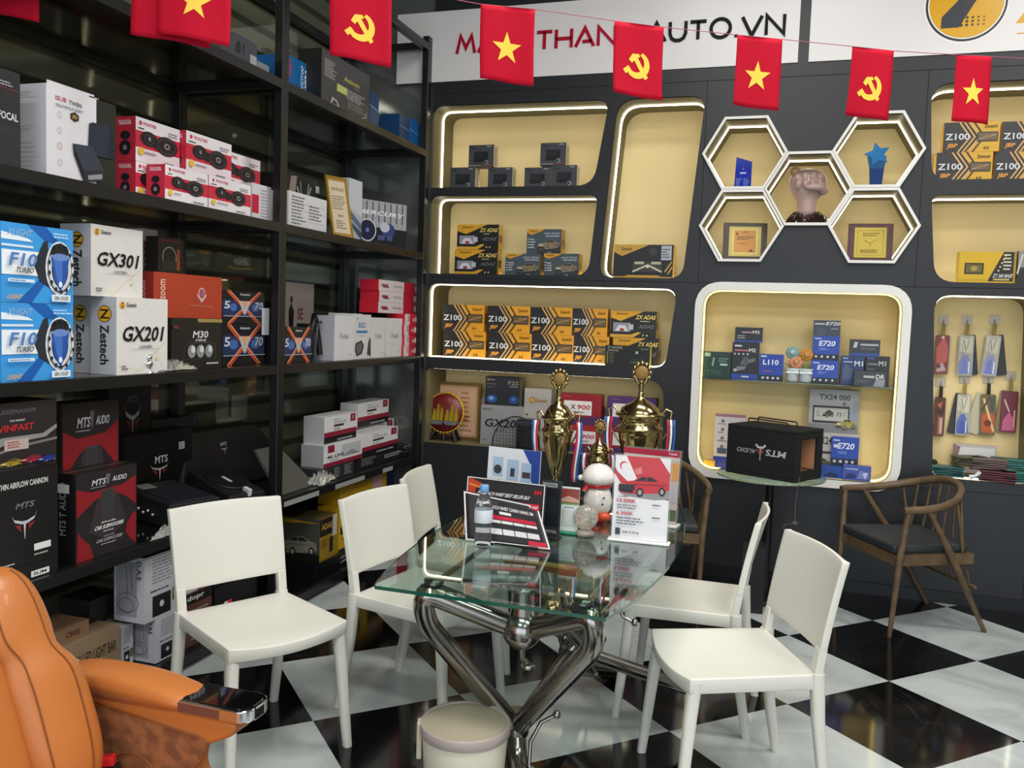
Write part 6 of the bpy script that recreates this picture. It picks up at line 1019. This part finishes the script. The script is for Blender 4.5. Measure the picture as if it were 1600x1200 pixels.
P = aY(868, 760, 3.50); trophy((P.x, P.y), 1, 'gold trophy cup left of the middle one, slim with ribbons', aY(868, 590, 3.5).z-ZT, 1.05)
P = aY(995, 760, 3.58); trophy((P.x, P.y), 1, 'tallest and widest gold trophy cup behind the price sheet', aY(995, 580, 3.58).z-ZT, 1.4)
P = aY(934, 760, 3.52); trophy((P.x, P.y), 1, 'smallest gold trophy cup between the two big ones', aY(934, 664, 3.52).z-ZT, 1.0)
# snowman figurine
P = tp(932, 812); P = aZ(930, 815, .75); root = empty('ceramic_figurine', (P.x, P.y+.03, ZT)); tag(root, 'white ceramic figurine with a round hat and red scarf', 'figurine')
CW = mat('#e4ded8', .12, coat=.6); RDD = mat('#b8262a', .2, coat=.5)
g = M(); g.lathe([(0, 0), (.05, 0), (.056, .012), (.05, .03), (.02, .035)], RDD, 24); g.ball((-.02, -.03, .022), .026, mat('#d0502c', .3), 14, sc=(1.2, 1, .8)); g.ball((.03, -.03, .022), .024, mat('#d0502c', .3), 14, sc=(1.2, 1, .8)); g.obj('feet', root)
g = M(); g.lathe([(.03, .02), (.052, .045), (.058, .08), (.05, .115), (.036, .135), (.03, .14)], CW, 28); g.obj('body', root)
for dx, dz in ((.01, .09), (.03, .075), (.035, .1)): g = M(); g.ball((dx, -.05, dz), .004, BLK, 8); g.obj('button', root)
g = M(); g.tube([(.044*math.cos(t), .044*math.sin(t), .142) for t in [2*PI*i/20 for i in range(20)]], .011, RDD, 10, closed=True); g.tube([(-.035, -.035, .14), (-.045, -.045, .12)], [.01, .012], RDD, 8); g.obj('scarf', root)
g = M(); g.lathe([(.034, .14), (.056, .149), (.067, .162), (.066, .178), (.058, .196), (.046, .21), (.03, .221), (0, .227)], CW, 30); g.obj('hat', root)
g = M(); g.ball((-.07, -.01, .165), .012, CW, 12); g.tube([(-.06, 0, .168), (-.07, -.01, .165)], .006, RDD, 8); g.obj('bobble', root)
# crystal ball ornament
P = aZ(912, 838, .75); root = empty('crystal_ball', (P.x, P.y+.02, ZT)); tag(root, 'faceted crystal ball ornament before the ceramic figurine', 'ornament')
CRY = mat('#e6e0d2', .06, trans=.75, ior=1.5, name='crystal')
g = M(); g.lathe([(0, 0), (.03, 0), (.034, .012), (.02, .02), (0, .022)], CRY, 20); g.obj('foot', root)
g = M(); n1_, n2_ = 20, 12; V = []
for j in range(1, n2_):
    for i in range(n1_): t = PI*j/n2_; a_ = 2*PI*(i+.5*(j % 2))/n1_; r_ = .046; V.append((r_*math.sin(t)*math.cos(a_), r_*math.sin(t)*math.sin(a_), .066-r_*math.cos(t)))
F_ = []
for j in range(n2_-2):
    for i in range(n1_):
        a_, b_ = j*n1_+i, j*n1_+(i+1) % n1_; c_, d_ = a_+n1_, b_+n1_
        F_ += [(a_, b_, d_), (a_, d_, c_)] if j % 2 else [(a_, b_, c_), (b_, d_, c_)]
g.add(V, F_+[tuple(range(n1_))[::-1], tuple(range(len(V)-n1_, len(V)))], CRY); g.obj('ball', root)
# papers and packs lying under the glass on the steel tray
TR = M(); TR.box((-.24, -.52, .70), (.24, -.505, .712), STL); TR.box((-.24, .18, .70), (.24, .195, .712), STL); TR.box((-.24, -.505, .70), (-.225, .18, .712), STL); TR.box((.225, -.505, .70), (.24, .18, .712), STL); TR.box((-.225, -.505, .701), (.225, .18, .704), ACR); TR.obj('tray', TB)
for i, (x, y, w, d, rz, c, ops, lb) in enumerate(((-.74, 2.72, .26, .05, -.1, '#a5662a', [('r', .3, 0, .8, 1, '#c8922a'), T('TOP TV', .4, .2, .75, .8, '#e8d080')], 'orange and grey pack under the glass near the table front'), (-.7, 2.82, .3, .06, .1, '#5c6068', [('tl', .2, .2, .9, .8, 2, '#3a3c40')], 'grey pack under the glass behind the orange one'), (-.78, 2.95, .2, .14, .3, '#77787e', [('r', .1, .1, .5, .9, '#b8404a'), ('tl', .1, .2, .9, .8, 5, '#c8c8cc')], 'leaflet with red print under the glass'), (-.62, 3.02, .22, .14, -.3, '#9aa0a0', [('tl', .1, .1, .9, .9, 6, '#6a6c70')], 'pale leaflet under the middle of the glass'))):
    g = M(); h = .018 if i < 2 else .004; g.box((-w/2, -d/2, 0), (w/2, d/2, h), pm(c)); g.art((Vector((-w/2, -d/2, h)), Vector((1, 0, 0)), Vector((0, 1, 0)), Fz), w, d, ops); tag(g.obj('leaflet', None, (x, y, .7045+(0.0 if i < 3 else .0045)), (0, 0, rz)), lb, 'leaflet')
# ---------------------------------------------------------------- round glass table and speaker enclosure at the wall
gy = 5.06
root = empty('pedestal_table', (-.078, gy, 0)); tag(root, 'small round glass pedestal table at the wall below the white framed cabinet', 'table')
g = M(); g.lathe([(0, .705), (.292, .705), (.295, .709), (.295, .714), (.292, .718), (0, .718)], mat('#a8c4bc', .03, trans=.75, ior=1.5, name='round_glass'), 48); g.obj('glass_top', root)
g = M(); g.lathe([(.02, .03), (.02, .69), (.05, .704), (0, .704)], mat('#17181a', .35), 20); g.obj('post', root)
g = M(); g.box((-.14, -.14, 0), (.14, .14, .03), mat('#17181a', .4)); g.obj('base', root, bevel=.01)
g = M(); g.box((-.075, -.06, .0), (.045, .06, .36), mat('#131416', .5)); tag(g.obj('black_power_box', None, (-.12, gy+.0-.215, .001)), 'black box standing before the pedestal table post', 'box')
root = empty('speaker_enclosure', (-.135, 4.915, .7185), -.5); tag(root, 'black carpeted speaker enclosure with upside down white logo on the round glass table', 'speaker box')
w, d, h = .425, .29, .275; CP_ = mat('#121416', .85, bump=(400, .3)); t = .018
g = M(); g.box((-w/2, 0, 0), (w/2, d, t), CP_); g.box((-w/2, 0, h-t), (w/2, d, h), CP_); g.box((-w/2, 0, t), (w/2, t, h-t), CP_); g.box((-w/2, d-t, t), (w/2, d, h-t), CP_); g.box((-w/2, t, t), (-w/2+t, d-t, h-t), CP_)
g.box((w/2-.02, t, t), (w/2-.002, .06, h-t), CP_); g.box((w/2-.02, d-.055, t), (w/2-.002, d-t, h-t), CP_); g.box((w/2-.02, .06, t), (w/2-.002, d-.055, .055), CP_); g.box((w/2-.02, .06, h-.05), (w/2-.002, d-.055, h-t), CP_); g.obj('cabinet', root, bevel=.004)
g = M(); g.box((-w/2+.02, .045, .045), (w/2-.03, .05, h-.04), pm('#a8754f')); g.box((-w/2+.03, .05, .04), (w/2-.021, d-.05, .045), pm('#8a5c3c')); g.box((-w/2+.03, .05, .05), (-w/2+.035, d-.05, h-.04), pm('#b88460')); g.box((-w/2+.03, d-.05, .05), (w/2-.021, d-.045, h-.04), pm('#b88460')); g.obj('inner_lining', root)
g = M(); fr = (Vector((w/2, -.0006, h)), Vector((-1, 0, 0)), Vector((0, 0, -1)), Vector((0, -1, 0)))
g.art(fr, w, h, [T('MTS', .14, .42, .42, .55, '#b8b8bc', 0, .2), T('AUDIO', .56, .45, .84, .54, '#a0a0a4', 0, .2), ('p', [(.42, .36), (.46, .42), (.54, .42), (.58, .36), (.56, .33), (.53, .38), (.47, .38), (.44, .33)], '#c4c4c8'), ('p', [(.49, .4), (.51, .4), (.505, .66), (.495, .66)], '#b0b0b4'), ('p', [(.45, .44), (.485, .43), (.48, .54), (.455, .5)], '#8a2a30'), ('p', [(.55, .44), (.515, .43), (.52, .54), (.545, .5)], '#8a2a30')]); g.obj('logo', root)
for k in range(2):
    g = M(); y = .08+.1*k; C = arcpts([(-.13, y, h), (-.13, y, h+.035), (.11, y, h+.03), (.11, y, h)], .012); g.tube(C, .004, BLK, 8); g.obj('handle', root)
g = M(); g.tube([(w/2-.03, .1, .12), (w/2-.01, .08, .06), (w/2+.004, .03, 0), (w/2+.01, .0, -.12), (w/2+.03, -.03, -.2)], .0018, mat('#5a5048', .5), 6); g.tube([(w/2+.03, -.03, -.2), (w/2-.03, -.03, -.225), (w/2-.035, -.03, -.25)], .0012, mat('#8a8a8a', .4), 5); g.box((w/2+.018, -.034, -.21), (w/2+.04, -.02, -.196), mat('#6a6658', .5)); g.obj('wire', root)
# ---------------------------------------------------------------- wooden armchairs
WD = mat('#6e5a42', .45, noise=(14, .42, '#5c4a36'), name='walnut'); CU = mat('#33383a', .55, name='dark_cushion')
def armchair():
    root = empty('wooden_armchair'); hz = .655; n = 40
    def armp(t):   # t 0..1 round from left front arm end to right front arm end
        a = PI*t; x = -.29*math.cos(a)*(1+.0*math.sin(a)); y = -.19+.42*math.sin(a)**.8 if 0 < t < 1 else -.19; z = hz+.095*math.sin(a)**2
        return (x, y, z)
    pts = [(-.285, -.235, hz-.005)]+[armp(i/n) for i in range(n+1)]+[(.285, -.235, hz-.005)]
    g = M(); g.tube(pts, [.016]*3+[.018]*(len(pts)-6)+[.016]*3, WD, 10, flat=1.2); g.obj('arm_rail', root)
    for s in (-1, 1):
        g = M(); g.tube([(s*.285, -.21, hz-.01), (s*.262, -.225, .4), (s*.255, -.25, 0)], [.014, .018, .011], WD, 10); g.obj('front_leg', root)
        g = M(); g.tube([(s*.285, -.10, hz+.0), (s*.262, .06, .42), (s*.25, .16, .25), (s*.235, .31, 0)], [.013, .019, .018, .011], WD, 10); g.obj('rear_leg', root)
        for k, t in enumerate((.22, .3)):
            a = armp(t if s < 0 else 1-t); g = M(); g.tube([a, (s*.22, .16, .42)], .008, WD, 8); g.obj('spindle', root)
    for k in range(5):
        t = .37+.065*k; a = armp(t); g = M(); g.tube([a, (-.17+.085*k, .2, .41)], .008, WD, 8); g.obj('spindle', root)
    g = M()
    o_ = [(-.25, -.235, 0), (.25, -.235, 0), (.23, .22, 0), (-.23, .22, 0)]
    for i in range(4):
        A_, B_ = Vector(o_[i]), Vector(o_[(i+1) % 4]); dd = (B_-A_).normalized(); nn = Vector((-dd.y, dd.x, 0))*.022
        g.hexa([A_+Fz*.36, B_+Fz*.36, B_+nn+Fz*.36, A_+nn+Fz*.36], [A_+Fz*.415, B_+Fz*.415, B_+nn+Fz*.415, A_+nn+Fz*.415], WD)
    g.obj('seat_frame', root)
    g = M(); g.hexa([(-.24, -.24, .415), (.24, -.24, .415), (.21, .2, .415), (-.21, .2, .415)], [(-.245, -.245, .465), (.245, -.245, .465), (.215, .205, .465), (-.215, .205, .465)], CU); weld(g.obj('cushion', root, bevel=.018, seg=4))
    g = M(); g.tube([(-.225, .245, .235), (.225, .245, .235)], .009, WD, 8); g.obj('stretcher', root)
    for k in range(9): x = -.18+.045*k; g = M(); g.tube([(x, .245, .235), (x, .21, .365)], .005, WD, 6); g.obj('small_spindle', root)
    return root
A0 = armchair(); f = Vector((-.88, -.47)); A0.location = (.645, 5.035, 0); A0.rotation_euler = (0, 0, math.atan2(f.x, -f.y)); tag(A0, 'dark wooden armchair with a spindle back beside the round pedestal table', 'chair', 'wooden spindle armchairs')
A1 = dup(A0, (-.70, 4.92, 0), math.atan2(.15, 1.)); A1['label'] = 'dark wooden armchair mostly hidden behind the glass table at the back wall'; tag(A1, A1['label'], 'chair', 'wooden spindle armchairs')
# ---------------------------------------------------------------- waste bin
P = aZ(722, 1120, .29); root = empty('waste_bin', (-.885, 2.42, 0)); tag(root, 'round cream pedal bin with a domed lid in the foreground', 'bin')
CB = mat('#dbd5c1', .35); g = M(); g.lathe([(0, 0), (.108, 0), (.113, .005), (.132, .28), (.132, .282), (0, .282)], CB, 44); g.obj('body', root)
g = M(); g.lathe([(.136, .272), (.138, .275), (.138, .301), (.134, .307), (.128, .303)], mat('#a79a94', .35), 44, cap=False); g.obj('rim', root)
g = M(); g.lathe([(.128, .303), (.108, .310), (.065, .317), (0, .320)], mat('#a39a84', .28), 44); g.obj('lid', root)
g = M(); g.box((-.146, -.02, .19), (-.13, .02, .304), mat('#b9ae9c', .35)); ob = g.obj('hinge', root, bevel=.004); ob.rotation_euler = (0, 0, .35)
# ---------------------------------------------------------------- orange captain seat
OL = mat('#b46c34', .38, bump=(260, .12), coat=.1, name='orange_leather'); SU = mat('#704428', .8, noise=(26, .42, '#915c36'), name='suede'); OD = mat('#7c4418', .5)
SE = empty('leather_captain_seat', (-1.49, 1.25, 0), 0); tag(SE, 'tan orange leather car captain seat with a powered armrest in the left foreground', 'car seat')
# local: x forward (towards the shop), y across; outer armrest at y=+.46
def sup(u, e): return math.copysign(abs(u)**e, u)
def pad(c, r, fr=None, e=.55, nu=28, nv=18, m=OL):
    g = M(); L = []
    for j in range(1, nv):
        t = PI*j/nv; L.append([Vector((c[0]+r[0]*sup(math.sin(t), e)*sup(math.cos(2*PI*i/nu), e), c[1]+r[1]*sup(math.sin(t), e)*sup(math.sin(2*PI*i/nu), e), c[2]-r[2]*sup(math.cos(t), e))) for i in range(nu)])
    if fr: L = [[fr @ p for p in l] for l in L]
    g.loft(L, m); return g
bt = Matrix.Translation((-.02, 0, .44)) @ Matrix.Rotation(-.37, 4, 'Y')
pad((0, 0, .22), (.085, .17, .28), bt).obj('back_cushion', SE)
for s in (-1, 1):
    def bl_(v): k = max(.02, 1-abs(2*v-1)**5)**.5; lo = 1/(1+math.exp((v-.60)*26)); return k, s*(.205+.03*lo), (.078+.02*lo)*k, (.094+.004*lo)*k*(1-.2*math.exp(-((v-.62)/.06)**2))
    g = M(); L = []
    for j in range(31):
        v = j/30; k, cy, rx, ry = bl_(v); z = -.04+.565*v
        L.append([bt @ Vector((.02+rx*sup(math.cos(2*PI*i/24), .75), cy+ry*sup(math.sin(2*PI*i/24), .75), z)) for i in range(24)])
    g.loft(L, OL); SB_ = g.obj('side_bolster', SE)
    for a_ in (-.75, .1):
        g = M(); C = []
        for i in range(29):
            v = .04+.92*i/28; k, cy, rx, ry = bl_(v); aa = a_+.25*v; C.append(bt @ Vector((.02+(rx+.0012)*sup(math.cos(aa), .75), cy+s*(ry+.0012)*sup(math.sin(aa), .75), -.04+.565*v)))
        g.tube(C, .0017, OD, 6); g.obj('seam', SB_)
pad((0, 0, .63), (.055, .12, .085), bt).obj('headrest', SE)
pad((.22, .03, .38), (.30, .345, .07), None, .4).obj('seat_cushion', SE)
g = M(); g.box((-.1, -.3, .06), (.42, .3, .3), mat('#2a2522', .5)); g.obj('seat_base', SE, bevel=.02)
g = M(); g.box((-.06, -.22, 0), (.38, .22, .06), mat('#1c1c1e', .4)); g.obj('floor_mount', SE)
ay = .43
sh_ = [(-.16, .30), (.28, .28), (.26, .38), (.205, .42), (.20, .47), (.235, .515), (.33, .56), (.345, .59), (.30, .605), (-.02, .62), (-.16, .60)]
o_ = rpoly(sh_, [.02, .05, .05, .04, .05, .04, .03, .02, .02, .02, .03], 5); n = len(o_)
g = M(); g.hexa([(x, ay-.045, z) for x, z in o_], [(x, ay+.05, z) for x, z in o_], OL); AB_ = weld(g.obj('armrest_body', SE, bevel=.012, seg=3))
so = rpoly([(-.12, .40), (.13, .385), (.265, .50), (.27, .545), (-.12, .585)], [.03, .03, .03, .02, .03], 5)
g = M(); g.hexa([(x, ay-.045, z) for x, z in so], [(x, ay-.0495, z) for x, z in so], SU); weld(g.obj('suede_panel', AB_))
g = M(); C = [(.06+.075*math.cos(t), ay-.05, .40+.075*math.sin(t)) for t in [PI*i/16 for i in range(17)]]; g.tube(C, .0015, OD, 5); g.tube([(x, ay-.0497, z) for x, z in so], .0015, OD, 5, closed=True); g.obj('stitching', AB_)
# top pad
L = []
for i in range(15):
    t = i/14; x = -.2+.425*t; w_ = .056*(1-abs(2*t-1)**7)**.3 if 0 < t < 1 else .03; h_ = .02+.034*max(0, 1-abs(2*t-.9)**2.6)*(1 if t > 0 else .5)
    L.append([(x+(.025*(1-abs(math.cos(q_)))*(t > .85)), ay+w_*sup(math.cos(q_), .5), .600+h_*sup(math.sin(q_), .55)) for q_ in [PI*k/14 for k in range(15)]])
g = M(); g.loft(L, OL); weld(g.obj('armrest_pad', SE))
g = M(); CHR = mat('#c9cccf', .08, metal=1)
tr = rpoly([(.19, ay-.052), (.355, ay-.052), (.375, ay-.03), (.375, ay+.03), (.355, ay+.055), (.19, ay+.055)], [.005, .02, .02, .02, .02, .005], 4)
g.hexa([(x, y, .596) for x, y in tr], [(x, y, .626) for x, y in tr], CHR); CT_ = weld(g.obj('chrome_trim', SE, bevel=.006, seg=3))
g = M(); t2 = rpoly([(.195, ay-.044), (.35, ay-.044), (.365, ay-.025), (.365, ay+.025), (.35, ay+.046), (.195, ay+.046)], [.005, .02, .02, .02, .02, .005], 4); g.hexa([(x, y, .6262) for x, y in t2], [(x, y, .629) for x, y in t2], mat('#08090b', .05, coat=1)); weld(g.obj('glossy_tray', CT_))
g = M(); g.box((.19, ay-.0535, .60), (.30, ay-.052, .622), mat('#6a4038', .3)); g.obj('trim_strip', CT_)
g = M(); g.box((-.018, -.012, 0), (.018, .012, .022), mat('#c8202a', .35)); g.art((Vector((-.018, -.012, .022)), Vector((1, 0, 0)), Vector((0, 1, 0)), Fz), .036, .024, [T('PRESS', .2, .35, .8, .65, '#8a1a20')]); ob = g.obj('buckle_button', SE, bevel=.003); ob.location = (.03, .335, .462); ob.rotation_euler = (0, -.1, .4)
g = M(); g.box((-.024, -.018, -.05), (.024, .018, -.001), mat('#1c1c1e', .4)); ob = g.obj('buckle', SE, bevel=.004); ob.location = (.03, .335, .462); ob.rotation_euler = (0, -.1, .4)
# white price card seen behind the seat
P = aX(4, 860, XS+.45); g = M(); g.box((-.07, 0, 0), (.07, .004, .16), pm('#e4e0e0')); g.art((Vector((-.07, 0, 0)), Vector((1, 0, 0)), Fz, Vector((0, -1, 0))), .14, .16, [('r', .5, .75, 1, .95, '#c8503a'), T('0', .78, .3, .92, .5, '#222')])
# ---------------------------------------------------------------- flag string
FR = mat('#b30d28', .75, spec=.15, name='flag_red'); FY = mat('#f2c443', .65, name='flag_yellow')
def zS(s): return 2.68
A_ = aZ(751, 7, 2.68); B_ = aZ(1549, 88, 2.68); dirv = (B_-A_); dirv.z = 0; Ls = dirv.length; dv = dirv/Ls
STR0 = A_-dv*2.3; STR1 = B_+dv*1.6
fl = [(-75, 62, 's'), (205, 330, 'p'), (249, 362, 's'), (515, 612, 'h'), (751, 836, 's'), (960, 1037, 'h'), (1152, 1222, 's'), (1332, 1396, 'h'), (1495, 1549, 's')]
ytop = {751: (7, 15), 960: (33, 43), 1152: (55, 62), 1332: (73, 80), 1495: (86, 89)}
def online(px, py):   # point of the (vertical) string plane seen at a pixel
    r_ = _ray(px, py); nn = Vector((-dv.y, dv.x, 0)); t = (A_-CO).dot(nn)/r_.dot(nn); return CO+r_*t
cord = []
EM = {'s': [[(math.cos(PI/2+i*PI/5)*(1 if i % 2 == 0 else .4), math.sin(PI/2+i*PI/5)*(1 if i % 2 == 0 else .4)) for i in range(10)]]}
def arc(cx, cy, r, a0, a1, n=14): return [(cx+r*math.cos(math.radians(a0+(a1-a0)*i/n)), cy+r*math.sin(math.radians(a0+(a1-a0)*i/n))) for i in range(n+1)]
sick = arc(0, 0, 1, -125, 66)+arc(-.1, .13, .68, 62, -127)
EM['h'] = [sick, [(-1.17, -.48), (-.74, -.12), (-.5, -.38), (-.93, -.77)], [(-.5, -.4), (-.82, -.56), (-.56, -.84), (-.48, -.4)], [(-.7, .32), (-.42, .78), (.12, .82), (.22, .6), (-.1, .52), (-.42, .1)], [(-.32, .42), (-.02, .62), (.9, -.82), (.66, -1.02)]]
labs = ['red flag with its lower edge showing at the top left corner of the photo', 'plain red flag half hidden behind a starred flag at upper left', 'red flag with a yellow star hanging before a plain red flag at upper left', 'red hammer and sickle flag hanging before the top of the black rack', 'red flag with a yellow star before the left part of the shop sign', 'red hammer and sickle flag before the middle of the shop sign', 'red flag with a yellow star below the end of the shop sign lettering', 'red hammer and sickle flag above the upper right hexagonal shelf', 'red flag with a yellow star at the right end of the string']
zprev = 2.68
tops = []
LIFT = {0: .09, 1: .055, 2: .055, 3: .036}
for i, (xl, xr, kind) in enumerate(fl):
    yl, yr = ytop.get(xl, (None, None))
    if yl is None:
        PL = online(xl, 0); PR = online(xr, 0); f_ = (PL.x-A_.x)/dv.x
        PL.z = 2.68+LIFT[i]; PR.z = 2.68+LIFT[i]-.012
    else: PL = online(xl, yl); PR = online(xr, yr)
    off = Vector((dv.y, -dv.x, 0))*(.03 if i == 2 else (.0))
    PL = PL+off; PR = PR+off; w = (PR-PL).length; h = .265 if i not in (1, 2) else .27
    if i == 0: h = .27
    root = empty('string_flag', PL, math.atan2(PR.y-PL.y, PR.x-PL.x)); tag(root, labs[i], 'flag', 'red flags on a string'); sl = (PR.z-PL.z)/w
    def wf(x, z, o=0.): return (x+.006*(z/h)*math.sin(i+z*9)*z/h, .007*math.sin(x*26+i)*(.3+(-z)/h)+.008*(-z/h)**2*math.sin(i*2.1)-o, z+sl*x+(-.012*(-z/h)*(x/w)))
    g = M(); g.slab(lambda u, v: wf(u*w, -h*(1-v)), lambda u, v: wf(u*w, -h*(1-v), .0012), 12, 14, FR); g.obj('cloth', root)
    if kind in EM:
        bm = bmesh.new()
        for poly in EM[kind]:
            s_ = .058 if kind == 's' else .05; cx, cz = w*.5, -h*(.55 if kind == 's' else .56)
            vs = [bm.verts.new((cx+px_*s_*min(1, w/.2), cz+pz_*s_, 0)) for px_, pz_ in poly]; bm.faces.new(vs)
        bmesh.ops.triangulate(bm, faces=bm.faces[:]); bmesh.ops.subdivide_edges(bm, edges=bm.edges[:], cuts=3, use_grid_fill=True); bm.verts.ensure_lookup_table()
        V = [(v_.co.x, v_.co.y) for v_ in bm.verts]; F_ = [tuple(v_.index for v_ in f_.verts) for f_ in bm.faces]; bm.verts.index_update(); F_ = [tuple(v_.index for v_ in f_.verts) for f_ in bm.faces]; V = [(v_.co.x, v_.co.y) for v_ in bm.verts]; bm.free()
        g = M(); g.add([wf(x, z, .0028) for x, z in V], F_, FY); g.add([wf(x, z, -.0012) for x, z in V], F_, FY); g.obj('emblem', root)
    if i != 1: tops += [PL-off, PR-off]
cord = [tops[0]-dv*.3+Vector((0, 0, .02))]+tops+[B_+dv*1.2+Vector((0, 0, .05)), B_+dv*2.2+Vector((0, 0, .1))]
g = M(); g.tube([c_+Vector((0, 0, .001)) for c_ in cord], .0016, mat('#a05060', .6), 5); tag(g.obj('flag_string', None), 'thin pink cord stretched across the shop carrying the red flags', 'string')
